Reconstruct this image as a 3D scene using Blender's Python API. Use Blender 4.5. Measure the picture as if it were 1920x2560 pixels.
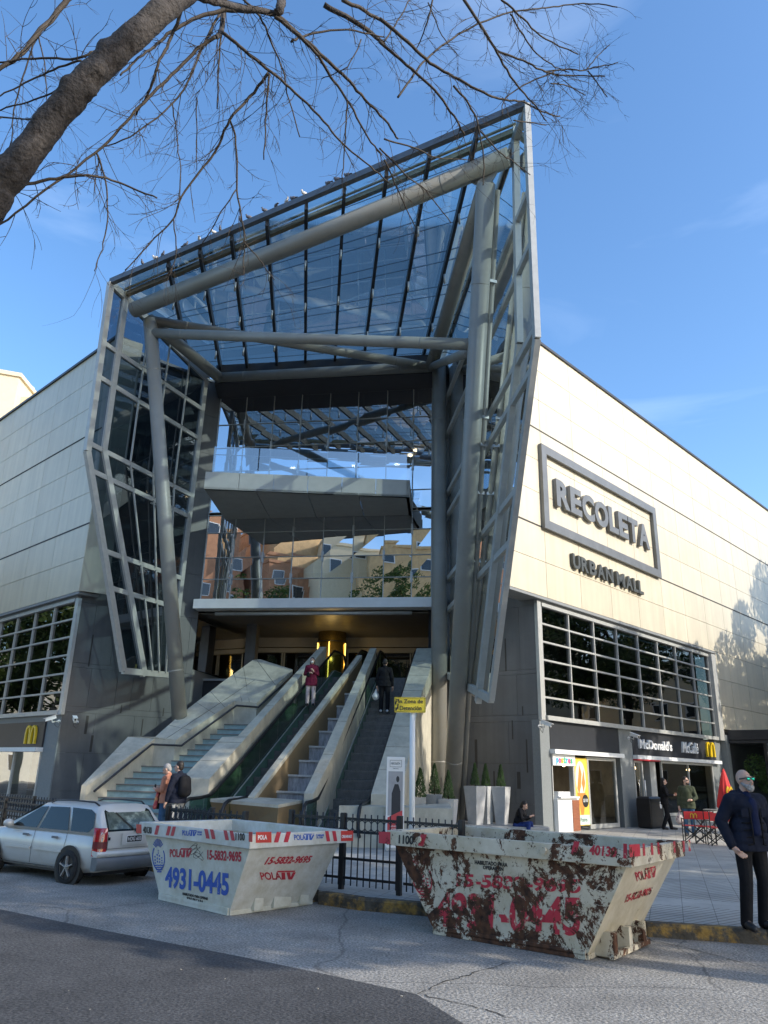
import bpy, bmesh, math, random
from mathutils import Vector, Matrix
R=math.radians
V=Vector
for o in list(bpy.data.objects): bpy.data.objects.remove(o)
SC=bpy.context.scene; COL=SC.collection
random.seed(7)
# ------------------------------------------------------------ camera
FPX=1908.5; PITCH=R(18.79); ROLL=R(1.4755); CZ=1.80
CAM0=V((0,0,CZ))
_r=V((1,0,0)); _f=V((0,math.cos(PITCH),math.sin(PITCH))); _u=V((0,-math.sin(PITCH),math.cos(PITCH)))
CX=_r*math.cos(ROLL)+_u*math.sin(ROLL); CY=_r*math.sin(ROLL)-_u*math.cos(ROLL)
cd=bpy.data.cameras.new('camera'); cam=bpy.data.objects.new('camera',cd); COL.objects.link(cam)
m=Matrix.Identity(4)
for i in range(3):
    m[i][0]=CX[i]; m[i][1]=-CY[i]; m[i][2]=-_f[i]; m[i][3]=CAM0[i]
cam.matrix_world=m; cd.sensor_fit='HORIZONTAL'; cd.sensor_width=36; cd.lens=36*FPX/1920; cd.clip_end=1500; cd.clip_start=.05
SC.camera=cam
# ------------------------------------------------------------ light
SUN_AZ=118.; SUN_EL=28.
W=bpy.data.worlds.new("World"); SC.world=W; W.use_nodes=True
nt=W.node_tree; bg=nt.nodes['Background']
sky=nt.nodes.new('ShaderNodeTexSky'); sky.sky_type='NISHITA'; sky.sun_disc=False
sky.sun_elevation=R(SUN_EL); sky.sun_rotation=R(SUN_AZ); sky.air_density=1.0; sky.dust_density=1.2; sky.ozone_density=2.6
hs=nt.nodes.new('ShaderNodeHueSaturation'); hs.inputs['Saturation'].default_value=1.16; hs.inputs['Value'].default_value=.94
nt.links.new(sky.outputs[0],hs.inputs['Color'])
tc=nt.nodes.new('ShaderNodeTexCoord'); mp=nt.nodes.new('ShaderNodeMapping'); mp.inputs['Scale'].default_value=(1.2,1.2,5.0); mp.inputs['Rotation'].default_value=(R(25),R(35),0)
nz=nt.nodes.new('ShaderNodeTexNoise'); nz.inputs['Scale'].default_value=1.6; nz.inputs['Detail'].default_value=7; nz.inputs['Distortion'].default_value=.6
cr=nt.nodes.new('ShaderNodeValToRGB'); cr.color_ramp.elements[0].position=.56; cr.color_ramp.elements[0].color=(0,0,0,1); cr.color_ramp.elements[1].position=.85; cr.color_ramp.elements[1].color=(.17,.17,.17,1)
mx=nt.nodes.new('ShaderNodeMixRGB'); mx.inputs['Color2'].default_value=(5.5,6.3,7.4,1)
nt.links.new(tc.outputs['Generated'],mp.inputs[0]); nt.links.new(mp.outputs[0],nz.inputs['Vector']); nt.links.new(nz.outputs[0],cr.inputs[0]); nt.links.new(cr.outputs[0],mx.inputs['Fac'])
nt.links.new(hs.outputs[0],mx.inputs['Color1']); nt.links.new(mx.outputs[0],bg.inputs['Color']); bg.inputs['Strength'].default_value=.15
sl=bpy.data.lights.new('sun','SUN'); sl.energy=2.0; sl.angle=R(.55); sl.color=(1,.93,.82)
so=bpy.data.objects.new('sun',sl); COL.objects.link(so)
sd=V((math.sin(R(SUN_AZ))*math.cos(R(SUN_EL)),math.cos(R(SUN_AZ))*math.cos(R(SUN_EL)),math.sin(R(SUN_EL))))
so.rotation_euler=sd.to_track_quat('Z','Y').to_euler(); so.location=sd*60
SC.view_settings.view_transform='Standard'; SC.view_settings.look='None'; SC.view_settings.gamma=1; SC.view_settings.exposure=1.26
# ------------------------------------------------------------ pixel -> point helpers (pixels of the photograph)
def ray(x,y): return CX*((x-960)/FPX)+CY*((y-1280)/FPX)+_f
def G(x,y,z=0.): d=ray(x,y); return CAM0+d*((z-CZ)/d.z)
def PN(x,y,P,n): d=ray(x,y); return CAM0+d*((P-CAM0).dot(n)/d.dot(n))
def hdir(a): return V((math.sin(R(a)),math.cos(R(a)),0))
def PL(x,y,P,az): h=hdir(az); return PN(x,y,V(P),V((h.y,-h.x,0)))
def D(x,y,yy): d=ray(x,y); return CAM0+d*(yy/d.y)
WD=hdir(9); IP=V((-1.6,20.,0)); KS=.6; ZG=.15; ZT=5.1
def IN(x,y,h):
    d=ray(x,y); t=(ZG+h-KS*IP.dot(WD)-CZ)/(d.z-KS*d.dot(WD)); return CAM0+d*t
def sdist(P): return (V((P[0],P[1],0))-IP).dot(WD)
def crop(x0,y0,k): return lambda x,y:(x0+x*k,y0+y*k)
UP=V((0,0,1))
# ------------------------------------------------------------ mesh helpers
WMAT={}
class MB:
    def __init__(s): s.v=[];s.f=[];s.m=[];s.s=[]
    def add(s,vs,fs,m=0,smooth=False):
        b=len(s.v); s.v+= [V(p) for p in vs]
        for f in fs: s.f.append([b+i for i in f]); s.m.append(m); s.s.append(smooth)
        return s
    def pp(s,o,a,b,c,m=0):   # parallelepiped
        o,a,b,c=V(o),V(a),V(b),V(c)
        vs=[o,o+a,o+a+b,o+b,o+c,o+a+c,o+a+b+c,o+b+c]
        fs=[(0,3,2,1),(4,5,6,7),(0,1,5,4),(1,2,6,5),(2,3,7,6),(3,0,4,7)]
        if a.cross(b).dot(c)<0: fs=[f[::-1] for f in fs]
        return s.add(vs,fs,m)
    def box(s,c,sx,sy,sz,az=0,m=0,M=None):
        if M is None: M=Matrix.Translation(V(c))@Matrix.Rotation(-R(az),4,'Z')
        a=M.to_3x3()@V((sx,0,0));b=M.to_3x3()@V((0,sy,0));d=M.to_3x3()@V((0,0,sz))
        return s.pp(M@V((0,0,0))-a/2-b/2-d/2,a,b,d,m)
    def bar(s,p,q,w,h,up=UP,m=0):
        p,q=V(p),V(q);d=(q-p).normalized();a=d.cross(up)
        if a.length<1e-4:a=d.cross(V((1,0,0)))
        a.normalize();b=a.cross(d).normalized()
        return s.pp(p-a*w/2-b*h/2,q-p,a*w,b*h,m)
    def tube(s,pts,r,n=10,cap=True,m=0,smooth=True):
        pts=[V(p) for p in pts]; k=len(pts); rs=r if isinstance(r,(list,tuple)) else [r]*k
        b=len(s.v); ref=None
        for i,p in enumerate(pts):
            d=(pts[min(i+1,k-1)]-pts[max(i-1,0)])
            if d.length<1e-9:d=V((0,0,1))
            d.normalize()
            if ref is None:
                ref=d.cross(V((0,0,1)) if abs(d.z)<.95 else V((1,0,0))).normalized()
            ref=(ref-d*ref.dot(d)).normalized(); o2=d.cross(ref)
            for j in range(n):
                t=2*math.pi*j/n; s.v.append(p+(ref*math.cos(t)+o2*math.sin(t))*rs[i])
        for i in range(k-1):
            for j in range(n):
                s.f.append([b+i*n+j,b+i*n+(j+1)%n,b+(i+1)*n+(j+1)%n,b+(i+1)*n+j]);s.m.append(m);s.s.append(smooth)
        if cap:
            s.f.append([b+j for j in range(n)][::-1]);s.m.append(m);s.s.append(False)
            s.f.append([b+(k-1)*n+j for j in range(n)]);s.m.append(m);s.s.append(False)
        return s
    def prism(s,poly,vec,m=0):
        poly=[V(p) for p in poly];n=len(poly);vec=V(vec)
        s.add(poly+[p+vec for p in poly],[list(range(n))[::-1],[n+i for i in range(n)]]+[[i,(i+1)%n,n+(i+1)%n,n+i] for i in range(n)],m); return s
    def poly(s,pts,m=0): return s.add(pts,[list(range(len(pts)))],m)
    def ell(s,c,rx,ry=None,rz=None,n=14,k=9,M=None,m=0,smooth=True):
        ry=rx if ry is None else ry; rz=rx if rz is None else rz; c=V(c); vs=[];fs=[]
        M3=M if M is not None else Matrix.Identity(3)
        for i in range(k+1):
            ph=math.pi*i/k
            for j in range(n):
                t=2*math.pi*j/n; vs.append(c+M3@V((rx*math.sin(ph)*math.cos(t),ry*math.sin(ph)*math.sin(t),rz*math.cos(ph))))
        for i in range(k):
            for j in range(n): fs.append([i*n+j,(i+1)*n+j,(i+1)*n+(j+1)%n,i*n+(j+1)%n])
        return s.add(vs,fs,m,smooth)
    def rings(s,rings,cap=True,m=0,smooth=True,closed=True):
        n=len(rings[0]);vs=[p for r in rings for p in r];fs=[]
        for i in range(len(rings)-1):
            for j in range(n if closed else n-1): fs.append([i*n+j,i*n+(j+1)%n,(i+1)*n+(j+1)%n,(i+1)*n+j])
        s.add(vs,fs,m,smooth)
        if cap: s.add(rings[0],[list(range(n))[::-1]],m); s.add(rings[-1],[list(range(n))],m)
        return s
    def build(s,name,mats,parent=None,label=None,bev=0,fix=True):
        me=bpy.data.meshes.new(name); P=s.v
        if parent is not None:
            inv=WMAT[parent].inverted(); P=[inv@p for p in P]
        me.from_pydata([tuple(p) for p in P],[],s.f)
        if not isinstance(mats,(list,tuple)): mats=[mats]
        for mm in mats: me.materials.append(mm)
        me.polygons.foreach_set('material_index',s.m); me.polygons.foreach_set('use_smooth',s.s)
        if fix:
            bm=bmesh.new(); bm.from_mesh(me)
            bmesh.ops.remove_doubles(bm,verts=bm.verts,dist=1e-5)
            bmesh.ops.recalc_face_normals(bm,faces=bm.faces); bm.to_mesh(me); bm.free()
        me.update()
        o=bpy.data.objects.new(name,me); COL.objects.link(o)
        if parent is not None: o.parent=parent; WMAT[o]=WMAT[parent]
        else: WMAT[o]=Matrix.Identity(4)
        if label: o['label']=label
        if bev:
            b=o.modifiers.new('bevel','BEVEL'); b.width=bev; b.segments=2; b.limit_method='ANGLE'
        return o
def tag(o,label=None,cat=None,group=None,kind=None):
    if label:o['label']=label
    if cat:o['category']=cat
    if group:o['group']=group
    if kind:o['kind']=kind
    return o
def thing(name,label,cat,loc=(0,0,0),az=0,group=None,kind=None):
    o=bpy.data.objects.new(name,None); COL.objects.link(o); o.empty_display_size=.2
    o.location=V(loc); o.rotation_euler=(0,0,-R(az)); WMAT[o]=Matrix.Translation(V(loc))@Matrix.Rotation(-R(az),4,'Z')
    return tag(o,label,cat,group,kind)
def dup(root,loc,az=None,label=None,group=None,scale=None):
    r=root.copy(); COL.objects.link(r); r.location=V(loc)
    if az is not None: r.rotation_euler=(0,0,-R(az))
    if scale: r.scale=(scale,)*3
    if label:r['label']=label
    if group:r['group']=group
    for ch in list(root.children):
        c=ch.copy(); COL.objects.link(c); c.parent=r
        for g in ch.children:
            d=g.copy(); COL.objects.link(d); d.parent=c
    return r
def eval_mesh(o):
    dg=bpy.context.evaluated_depsgraph_get(); dg.update()
    return bpy.data.meshes.new_from_object(o.evaluated_get(dg))
def text(body,ll,lr,ul,depth,mt,name,parent,off=0.,shear=0.,gap=1.0,lift=0.0,label=None,bev=0):
    """lettering fitted into the parallelogram ll-lr-ul, standing out by depth along its normal"""
    cu=bpy.data.curves.new('t','FONT'); cu.body=body; cu.offset=off; cu.shear=shear; cu.space_character=gap; cu.extrude=.5; cu.resolution_u=4
    t=bpy.data.objects.new('t',cu); COL.objects.link(t); me=eval_mesh(t); bpy.data.objects.remove(t)
    xs=[v.co.x for v in me.vertices]; ys=[v.co.y for v in me.vertices]; x0,x1,y0,y1=min(xs),max(xs),min(ys),max(ys)
    ll,lr,ul=V(ll),V(lr),V(ul); ex=lr-ll; ey=ul-ll; n=ex.cross(ey).normalized()
    inv=WMAT[parent].inverted() if parent is not None else Matrix.Identity(4)
    for v in me.vertices:
        v.co=inv@(ll+ex*((v.co.x-x0)/(x1-x0))+ey*((v.co.y-y0)/(y1-y0))+n*(lift+depth*(v.co.z+.5)))
    me.materials.clear(); me.materials.append(mt); me.name=name
    o=bpy.data.objects.new(name,me); COL.objects.link(o)
    if parent is not None:o.parent=parent
    if label:o['label']=label
    return o
# ------------------------------------------------------------ materials
def _n(t,ty,**k):
    n=t.nodes.new(ty)
    for a,b in k.items():
        if a in n.inputs: n.inputs[a].default_value=b
        else: setattr(n,a,b)
    return n
def mat(name,col,rough=.6,metal=0.,var=.15,scale=3.,bump=0.,bscale=40.,spec=.5,col2=None,th=(.45,.6),coat=0.,tscale=None,emit=0.,vs=(1,1,1),trans=0.):
    m=bpy.data.materials.new(name); m.use_nodes=True; t=m.node_tree; b=t.nodes['Principled BSDF']; L=t.links.new
    b.inputs['Roughness'].default_value=rough; b.inputs['Metallic'].default_value=metal; b.inputs['Specular IOR Level'].default_value=spec
    b.inputs['Coat Weight'].default_value=coat
    tc=_n(t,'ShaderNodeTexCoord'); mp=_n(t,'ShaderNodeMapping'); mp.inputs['Scale'].default_value=vs; L(tc.outputs['Object'],mp.inputs[0])
    n1=_n(t,'ShaderNodeTexNoise',Scale=scale,Detail=8.,Roughness=.65); L(mp.outputs[0],n1.inputs['Vector'])
    rp=_n(t,'ShaderNodeMapRange'); rp.inputs[1].default_value=.3; rp.inputs[2].default_value=.7; rp.inputs[3].default_value=1-var; rp.inputs[4].default_value=1+var; L(n1.outputs[0],rp.inputs[0])
    src=_n(t,'ShaderNodeRGB'); src.outputs[0].default_value=(*col,1); c=src.outputs[0]
    if col2 is not None:
        n2=_n(t,'ShaderNodeTexNoise',Scale=tscale or scale*.5,Detail=9.,Roughness=.7); L(mp.outputs[0],n2.inputs['Vector'])
        r2=_n(t,'ShaderNodeMapRange'); r2.inputs[1].default_value=th[0]; r2.inputs[2].default_value=th[1]; L(n2.outputs[0],r2.inputs[0])
        mx=_n(t,'ShaderNodeMixRGB'); L(r2.outputs[0],mx.inputs[0]); L(c,mx.inputs[1]); mx.inputs[2].default_value=(*col2,1); c=mx.outputs[0]
    mu=_n(t,'ShaderNodeMixRGB',blend_type='MULTIPLY'); mu.inputs[0].default_value=1; L(c,mu.inputs[1]); L(rp.outputs[0],mu.inputs[2]); L(mu.outputs[0],b.inputs['Base Color'])
    if bump:
        n3=_n(t,'ShaderNodeTexNoise',Scale=bscale,Detail=5.); L(mp.outputs[0],n3.inputs['Vector'])
        bp=_n(t,'ShaderNodeBump',Strength=bump,Distance=.02); L(n3.outputs[0],bp.inputs['Height']); L(bp.outputs[0],b.inputs['Normal'])
    if emit: b.inputs['Emission Color'].default_value=(*col,1); b.inputs['Emission Strength'].default_value=emit
    return m
def glass(name,tint,refl,rough=.01,wob=0.,gcol=(1,1,1),wscale=.8,fres=.75):
    m=bpy.data.materials.new(name); m.use_nodes=True; t=m.node_tree; L=t.links.new; t.nodes.remove(t.nodes['Principled BSDF']); out=t.nodes['Material Output']
    fr=_n(t,'ShaderNodeLayerWeight',Blend=.25); tr=_n(t,'ShaderNodeBsdfTransparent',Color=(*tint,1)); gl=_n(t,'ShaderNodeBsdfGlossy',Color=(*gcol,1),Roughness=rough)
    mr=_n(t,'ShaderNodeMapRange'); mr.inputs[3].default_value=refl; mr.inputs[4].default_value=min(1,refl+fres); L(fr.outputs['Fresnel'],mr.inputs[0])
    mi=_n(t,'ShaderNodeMixShader'); L(mr.outputs[0],mi.inputs[0]); L(tr.outputs[0],mi.inputs[1]); L(gl.outputs[0],mi.inputs[2]); L(mi.outputs[0],out.inputs[0])
    if wob:
        tc=_n(t,'ShaderNodeTexCoord'); n=_n(t,'ShaderNodeTexNoise',Scale=wscale,Detail=1.); L(tc.outputs['Object'],n.inputs['Vector']); bp=_n(t,'ShaderNodeBump',Strength=wob,Distance=.1); L(n.outputs[0],bp.inputs['Height']); L(bp.outputs[0],gl.inputs['Normal'])
    return m
def emis(name,col,s):
    m=bpy.data.materials.new(name); m.use_nodes=True; b=m.node_tree.nodes['Principled BSDF']; b.inputs['Base Color'].default_value=(*col,1); b.inputs['Emission Color'].default_value=(*col,1); b.inputs['Emission Strength'].default_value=s; return m
def panel_mat(name,col,var,rough,streak=.06):
    """flat cladding: each panel a hair different, faint vertical dirt"""
    m=mat(name,col,rough=rough,var=var,scale=1.2,bump=.02,bscale=3.); t=m.node_tree; L=t.links.new; b=t.nodes['Principled BSDF']
    src=b.inputs['Base Color'].links[0].from_socket
    ge=_n(t,'ShaderNodeNewGeometry'); mr=_n(t,'ShaderNodeMapRange'); mr.inputs[3].default_value=.95; mr.inputs[4].default_value=1.04; L(ge.outputs['Random Per Island'],mr.inputs[0])
    tc=_n(t,'ShaderNodeTexCoord'); mp=_n(t,'ShaderNodeMapping'); mp.inputs['Scale'].default_value=(3,3,.12); L(tc.outputs['Object'],mp.inputs[0])
    nz=_n(t,'ShaderNodeTexNoise',Scale=1.5,Detail=6.); L(mp.outputs[0],nz.inputs['Vector']); m2=_n(t,'ShaderNodeMapRange'); m2.inputs[1].default_value=.35; m2.inputs[2].default_value=.65; m2.inputs[3].default_value=1-streak; m2.inputs[4].default_value=1+streak*.4; L(nz.outputs[0],m2.inputs[0])
    k=_n(t,'ShaderNodeMath',operation='MULTIPLY'); L(mr.outputs[0],k.inputs[0]); L(m2.outputs[0],k.inputs[1])
    mu=_n(t,'ShaderNodeMixRGB',blend_type='MULTIPLY'); mu.inputs[0].default_value=1; L(src,mu.inputs[1]); L(k.outputs[0],mu.inputs[2]); L(mu.outputs[0],b.inputs['Base Color'])
    return m
M_={}
M_['cream']=panel_mat('cream_cladding',(.63,.56,.415),.05,.38,.08)
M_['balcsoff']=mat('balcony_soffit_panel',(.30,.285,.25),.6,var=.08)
M_['joint']=mat('dark_joint',(.05,.045,.04),.8)
M_['granite']=panel_mat('grey_granite',(.115,.118,.12),.12,.45,.12)
M_['granite2']=mat('granite_trim',(.24,.25,.25),.55,var=.12,scale=30)
M_['steel']=mat('painted_steel',(.27,.265,.24),.42,var=.12,scale=2,col2=(.22,.20,.16),th=(.5,.75),bump=.03,bscale=25)
M_['alu']=mat('aluminium',(.52,.53,.52),.32,.35,var=.08,scale=5)
M_['alug']=mat('grey_frame',(.46,.46,.43),.4,.2,var=.1,scale=5)
M_['darksteel']=mat('dark_rafter',(.035,.037,.042),.45,.2)
M_['copper']=mat('bronze_beam',(.26,.21,.13),.4,.3,var=.2,scale=3)
M_['beige']=mat('beige_stone',(.50,.47,.38),.75,var=.16,scale=3.5,col2=(.28,.26,.21),th=(.48,.78),tscale=1.1,bump=.15,bscale=70,vs=(1,1,.6))
M_['brown']=mat('stained_stone',(.26,.18,.09),.8,var=.25,scale=2.5,col2=(.12,.09,.055),th=(.45,.7),vs=(1,1,.5),bump=.1,bscale=50)
M_['black']=mat('black_paint',(.012,.012,.014),.35,var=.1)
M_['rubber']=mat('black_rubber',(.014,.015,.016),.4)
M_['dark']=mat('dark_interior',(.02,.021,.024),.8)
M_['white']=mat('white_paint',(.78,.78,.76),.45,var=.05)
M_['offwhite']=mat('off_white_soffit',(.48,.47,.43),.6,var=.06)
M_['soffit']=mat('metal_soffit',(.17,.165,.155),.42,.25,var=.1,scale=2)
M_['red']=mat('red_cloth',(.60,.03,.03),.7,var=.1)
M_['redp']=mat('red_paint',(.50,.03,.04),.5,var=.15)
M_['yellow']=mat('yellow_plastic',(.75,.50,.02),.35,var=.08)
M_['signyellow']=mat('sign_yellow',(.78,.60,.03),.4,var=.12,scale=6,col2=(.5,.42,.1),th=(.6,.8))
M_['blackpaint']=mat('lettering_black',(.02,.02,.02),.5)
M_['wood']=mat('red_brown_wood',(.28,.10,.05),.5,var=.25,scale=3,vs=(1,1,8))
M_['gl_main']=glass('facade_glass',(.30,.34,.36),.68,.008,.022,(.93,.96,1.),.8)
M_['gl_roof']=glass('roof_glass',(.74,.90,.92),.02,.01)
M_['gl_fin']=glass('side_glass',(.42,.54,.55),.22,.02,.05)
M_['gl_dark']=glass('window_glass',(.10,.12,.12),.03,.01,.06,fres=.16)
M_['gl_grid']=glass('grid_glass',(.10,.12,.12),.10,.01,.05,fres=.70)
M_['gl_finl']=glass('left_side_glass',(.16,.21,.25),.10,.02,.04)
M_['gl_clear']=glass('clear_glass',(.75,.80,.80),.10,.01)
M_['gl_green']=glass('green_glass',(.22,.38,.30),.16,.03)
M_['gl_balc']=glass('balustrade_glass',(.60,.76,.86),.28,.02,.03)
# ============================================================ setting: road, kerb, pavement
def asphalt(name,c1,c2,crack=.6,patch=None):
    m=mat(name,c1,rough=.9,var=.22,scale=1.3,col2=c2,th=(.35,.75),tscale=.8,bump=.9,bscale=30); t=m.node_tree; L=t.links.new; b=t.nodes['Principled BSDF']
    src=b.inputs['Base Color'].links[0].from_socket; tc=_n(t,'ShaderNodeTexCoord')
    n=_n(t,'ShaderNodeTexNoise',Scale=38.,Detail=3.,Roughness=.7); L(tc.outputs['Object'],n.inputs['Vector']); r=_n(t,'ShaderNodeMapRange'); r.inputs[1].default_value=.35; r.inputs[2].default_value=.68; r.inputs[3].default_value=.42; r.inputs[4].default_value=1.65; L(n.outputs[0],r.inputs[0])
    mu=_n(t,'ShaderNodeMixRGB',blend_type='MULTIPLY'); mu.inputs[0].default_value=1; L(src,mu.inputs[1]); L(r.outputs[0],mu.inputs[2])
    n2=_n(t,'ShaderNodeTexNoise',Scale=1.1,Detail=6.); L(tc.outputs['Object'],n2.inputs['Vector'])
    mv=_n(t,'ShaderNodeMixRGB'); mv.inputs[0].default_value=.35; L(tc.outputs['Object'],mv.inputs[1]); L(n2.outputs['Color'],mv.inputs[2])
    vo=_n(t,'ShaderNodeTexVoronoi',feature='DISTANCE_TO_EDGE',Scale=.33); L(mv.outputs[0],vo.inputs['Vector']); r3=_n(t,'ShaderNodeMapRange'); r3.inputs[1].default_value=.0; r3.inputs[2].default_value=.005; r3.inputs[3].default_value=1-crack; r3.inputs[4].default_value=1; L(vo.outputs['Distance'],r3.inputs[0])
    m2=_n(t,'ShaderNodeMixRGB',blend_type='MULTIPLY'); m2.inputs[0].default_value=1; L(mu.outputs[0],m2.inputs[1]); L(r3.outputs[0],m2.inputs[2]); L(m2.outputs[0],b.inputs['Base Color'])
    return m
M_['road']=asphalt('worn_asphalt',(.23,.215,.19),(.36,.34,.305),.45)
M_['road2']=asphalt('dark_asphalt',(.052,.051,.052),(.085,.084,.084),.0)
road=MB(); road.poly([(-400,-300,0),(400,-300,0),(400,900,0),(-400,900,0)]); road.build('road',M_['road']); 
o=bpy.data.objects['road']; o['kind']='structure'
bl=[G(-500,2160),G(0,2274),G(250,2325),G(600,2392),G(830,2440),G(1040,2486),G(1157,2560)]
pts=[bl[0]+hdir(-47)*60]+bl+[V((2.2,4.6,0)),V((6,-2,0)),V((20,-20,0)),V((-60,-20,0)),V((-60,60,0))]
mb=MB(); mb.poly([V((p.x,p.y,.004)) for p in pts]); tag(mb.build('asphalt_resurfacing',M_['road2']),kind='structure')
# kerb line (front edge), left to right
K=[V((-0.8,12.05,0))+V((-.7213,.6926,0))*80,V((-0.8,12.05,0)),V((-.2,11.62,0)),V((.64,11.32,0)),V((3.3,10.3,0)),V((4.6,9.98,0)),V((8.5,9.3,0)),V((12,9.6,0)),V((14.2,11.4,0)),V((15.5,13.4,0)),V((15.5,13.4,0))+V((.6926,.7213,0))*90]
def pave_mat():
    m=mat('pavement_tiles',(.48,.455,.40),rough=.8,var=.16,scale=.9,col2=(.33,.32,.29),th=(.45,.7),tscale=.5,bump=.12,bscale=60); t=m.node_tree; L=t.links.new; b=t.nodes['Principled BSDF']
    src=b.inputs['Base Color'].links[0].from_socket; tc=_n(t,'ShaderNodeTexCoord'); mp=_n(t,'ShaderNodeMapping'); mp.inputs['Rotation'].default_value=(0,0,R(20)); L(tc.outputs['Object'],mp.inputs[0])
    bk=_n(t,'ShaderNodeTexBrick',Scale=1.,offset=0.); bk.inputs['Mortar Size'].default_value=.006; bk.inputs['Mortar Smooth'].default_value=.3; bk.inputs['Brick Width'].default_value=.4; bk.inputs['Row Height'].default_value=.4
    bk.inputs['Color1'].default_value=(1,1,1,1); bk.inputs['Color2'].default_value=(.9,.9,.9,1); bk.inputs['Mortar'].default_value=(.45,.45,.45,1); L(mp.outputs[0],bk.inputs['Vector'])
    mp2=_n(t,'ShaderNodeMapping'); mp2.inputs['Rotation'].default_value=(0,0,R(-38)); L(tc.outputs['Object'],mp2.inputs[0])
    wv=_n(t,'ShaderNodeTexBrick',Scale=1.,offset=.5); wv.inputs['Mortar Size'].default_value=.013; wv.inputs['Brick Width'].default_value=40.; wv.inputs['Row Height'].default_value=.105; wv.inputs['Mortar Smooth'].default_value=.4
    wv.inputs['Color1'].default_value=(1,1,1,1); wv.inputs['Color2'].default_value=(.97,.97,.97,1); wv.inputs['Mortar'].default_value=(.42,.42,.42,1); L(mp2.outputs[0],wv.inputs['Vector'])
    sx=_n(t,'ShaderNodeSeparateXYZ'); L(mp.outputs[0],sx.inputs[0]); md=_n(t,'ShaderNodeMath',operation='PINGPONG'); md.inputs[1].default_value=1.6; L(sx.outputs['Y'],md.inputs[0]); gt=_n(t,'ShaderNodeMath',operation='GREATER_THAN'); gt.inputs[1].default_value=.35; L(md.outputs[0],gt.inputs[0])
    mm=_n(t,'ShaderNodeMixRGB'); L(gt.outputs[0],mm.inputs[0]); mm.inputs[1].default_value=(1,1,1,1); L(wv.outputs[0],mm.inputs[2])
    a=_n(t,'ShaderNodeMixRGB',blend_type='MULTIPLY'); a.inputs[0].default_value=1; L(src,a.inputs[1]); L(bk.outputs[0],a.inputs[2]); c=_n(t,'ShaderNodeMixRGB',blend_type='MULTIPLY'); c.inputs[0].default_value=1; L(a.outputs[0],c.inputs[1]); L(mm.outputs[0],c.inputs[2]); L(c.outputs[0],b.inputs['Base Color'])
    return m
M_['pave']=pave_mat()
M_['kerb']=mat('kerb_concrete',(.09,.075,.055),.85,var=.45,scale=9,col2=(.36,.21,.05),th=(.50,.62),tscale=4.,bump=.8,bscale=18)
def inset(K,d):
    out=[]
    for i,p in enumerate(K):
        a=K[max(i-1,0)]; b=K[min(i+1,len(K)-1)]; t=(b-a).normalized(); out.append(p+V((-t.y,t.x,0))*d)
    return out
KI=inset(K,.16)
pv=[V((p.x,p.y,.150)) for p in KI]; pv+=[V((90,140,.15)),V((-90,140,.15))]
mb=MB(); mb.prism([V((p.x,p.y,0)) for p in pv],(0,0,.15)); tag(mb.build('pavement',M_['pave']),kind='structure')
mb=MB()
random.seed(3)
for i in range(len(K)-1):
    a,b,ai,b_=K[i],K[i+1],KI[i],KI[i+1]; n=max(1,int((b-a).length/1.0)) if (b-a).length<30 else 60
    for j in range(n):
        s0,s1=j/n+.002,(j+1)/n-.002; p0=a.lerp(b,s0);p1=a.lerp(b,s1);q0=ai.lerp(b_,s0);q1=ai.lerp(b_,s1)
        h=.155+random.uniform(-.004,.006); o=p0; vs=[p0,p1,q1,q0]; c=(p0-q0).normalized()*.0
        low=[V((p.x,p.y,-.02)) for p in vs]; mid=[V((p.x,p.y,h-.03)) for p in (p0,p1)]; ch=[p0.lerp(q0,.16),p1.lerp(q1,.16)]
        P=[low[0],low[1],low[2],low[3],mid[0],mid[1],V((ch[1].x,ch[1].y,h)),V((ch[0].x,ch[0].y,h)),V((q1.x,q1.y,h)),V((q0.x,q0.y,h))]
        mb.add(P,[(0,1,5,4),(4,5,6,7),(7,6,8,9),(9,8,2,3),(1,2,8,6,5),(0,4,7,9,3),(0,3,2,1)])
tag(mb.build('kerb',M_['kerb']),kind='structure')
mb=MB()
rc_=random.Random(8)
for path in ([(1050,2482),(1085,2468),(1120,2452),(1150,2444),(1190,2430),(1240,2416),(1290,2400)],[(1050,2484),(1100,2496),(1160,2512),(1230,2528),(1300,2552)],[(1580,2335),(1640,2352),(1700,2366),(1790,2390),(1920,2424)]):
    P=[G(x+rc_.uniform(-4,4),y+rc_.uniform(-2,2),.0055) for x,y in path]; Q=[]
    for a,b in zip(P,P[1:]):
        for t in (0,.25,.5,.75): Q.append(a.lerp(b,t)+V((rc_.uniform(-.02,.02),rc_.uniform(-.02,.02),0)))
    for a,b in zip(Q,Q[1:]):
        w=rc_.uniform(.003,.010); d=(b-a).normalized(); n=V((d.y,-d.x,0))*w; mb.poly([a-n,b-n,b+n,a+n])
M_['tar']=mat('tar',(.03,.03,.03),.9)
tag(mb.build('road_cracks',M_['tar']),kind='structure')
# litter and patches
M_['litter']=mat('litter',(.36,.34,.30),.7,var=.3,scale=30)
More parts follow.
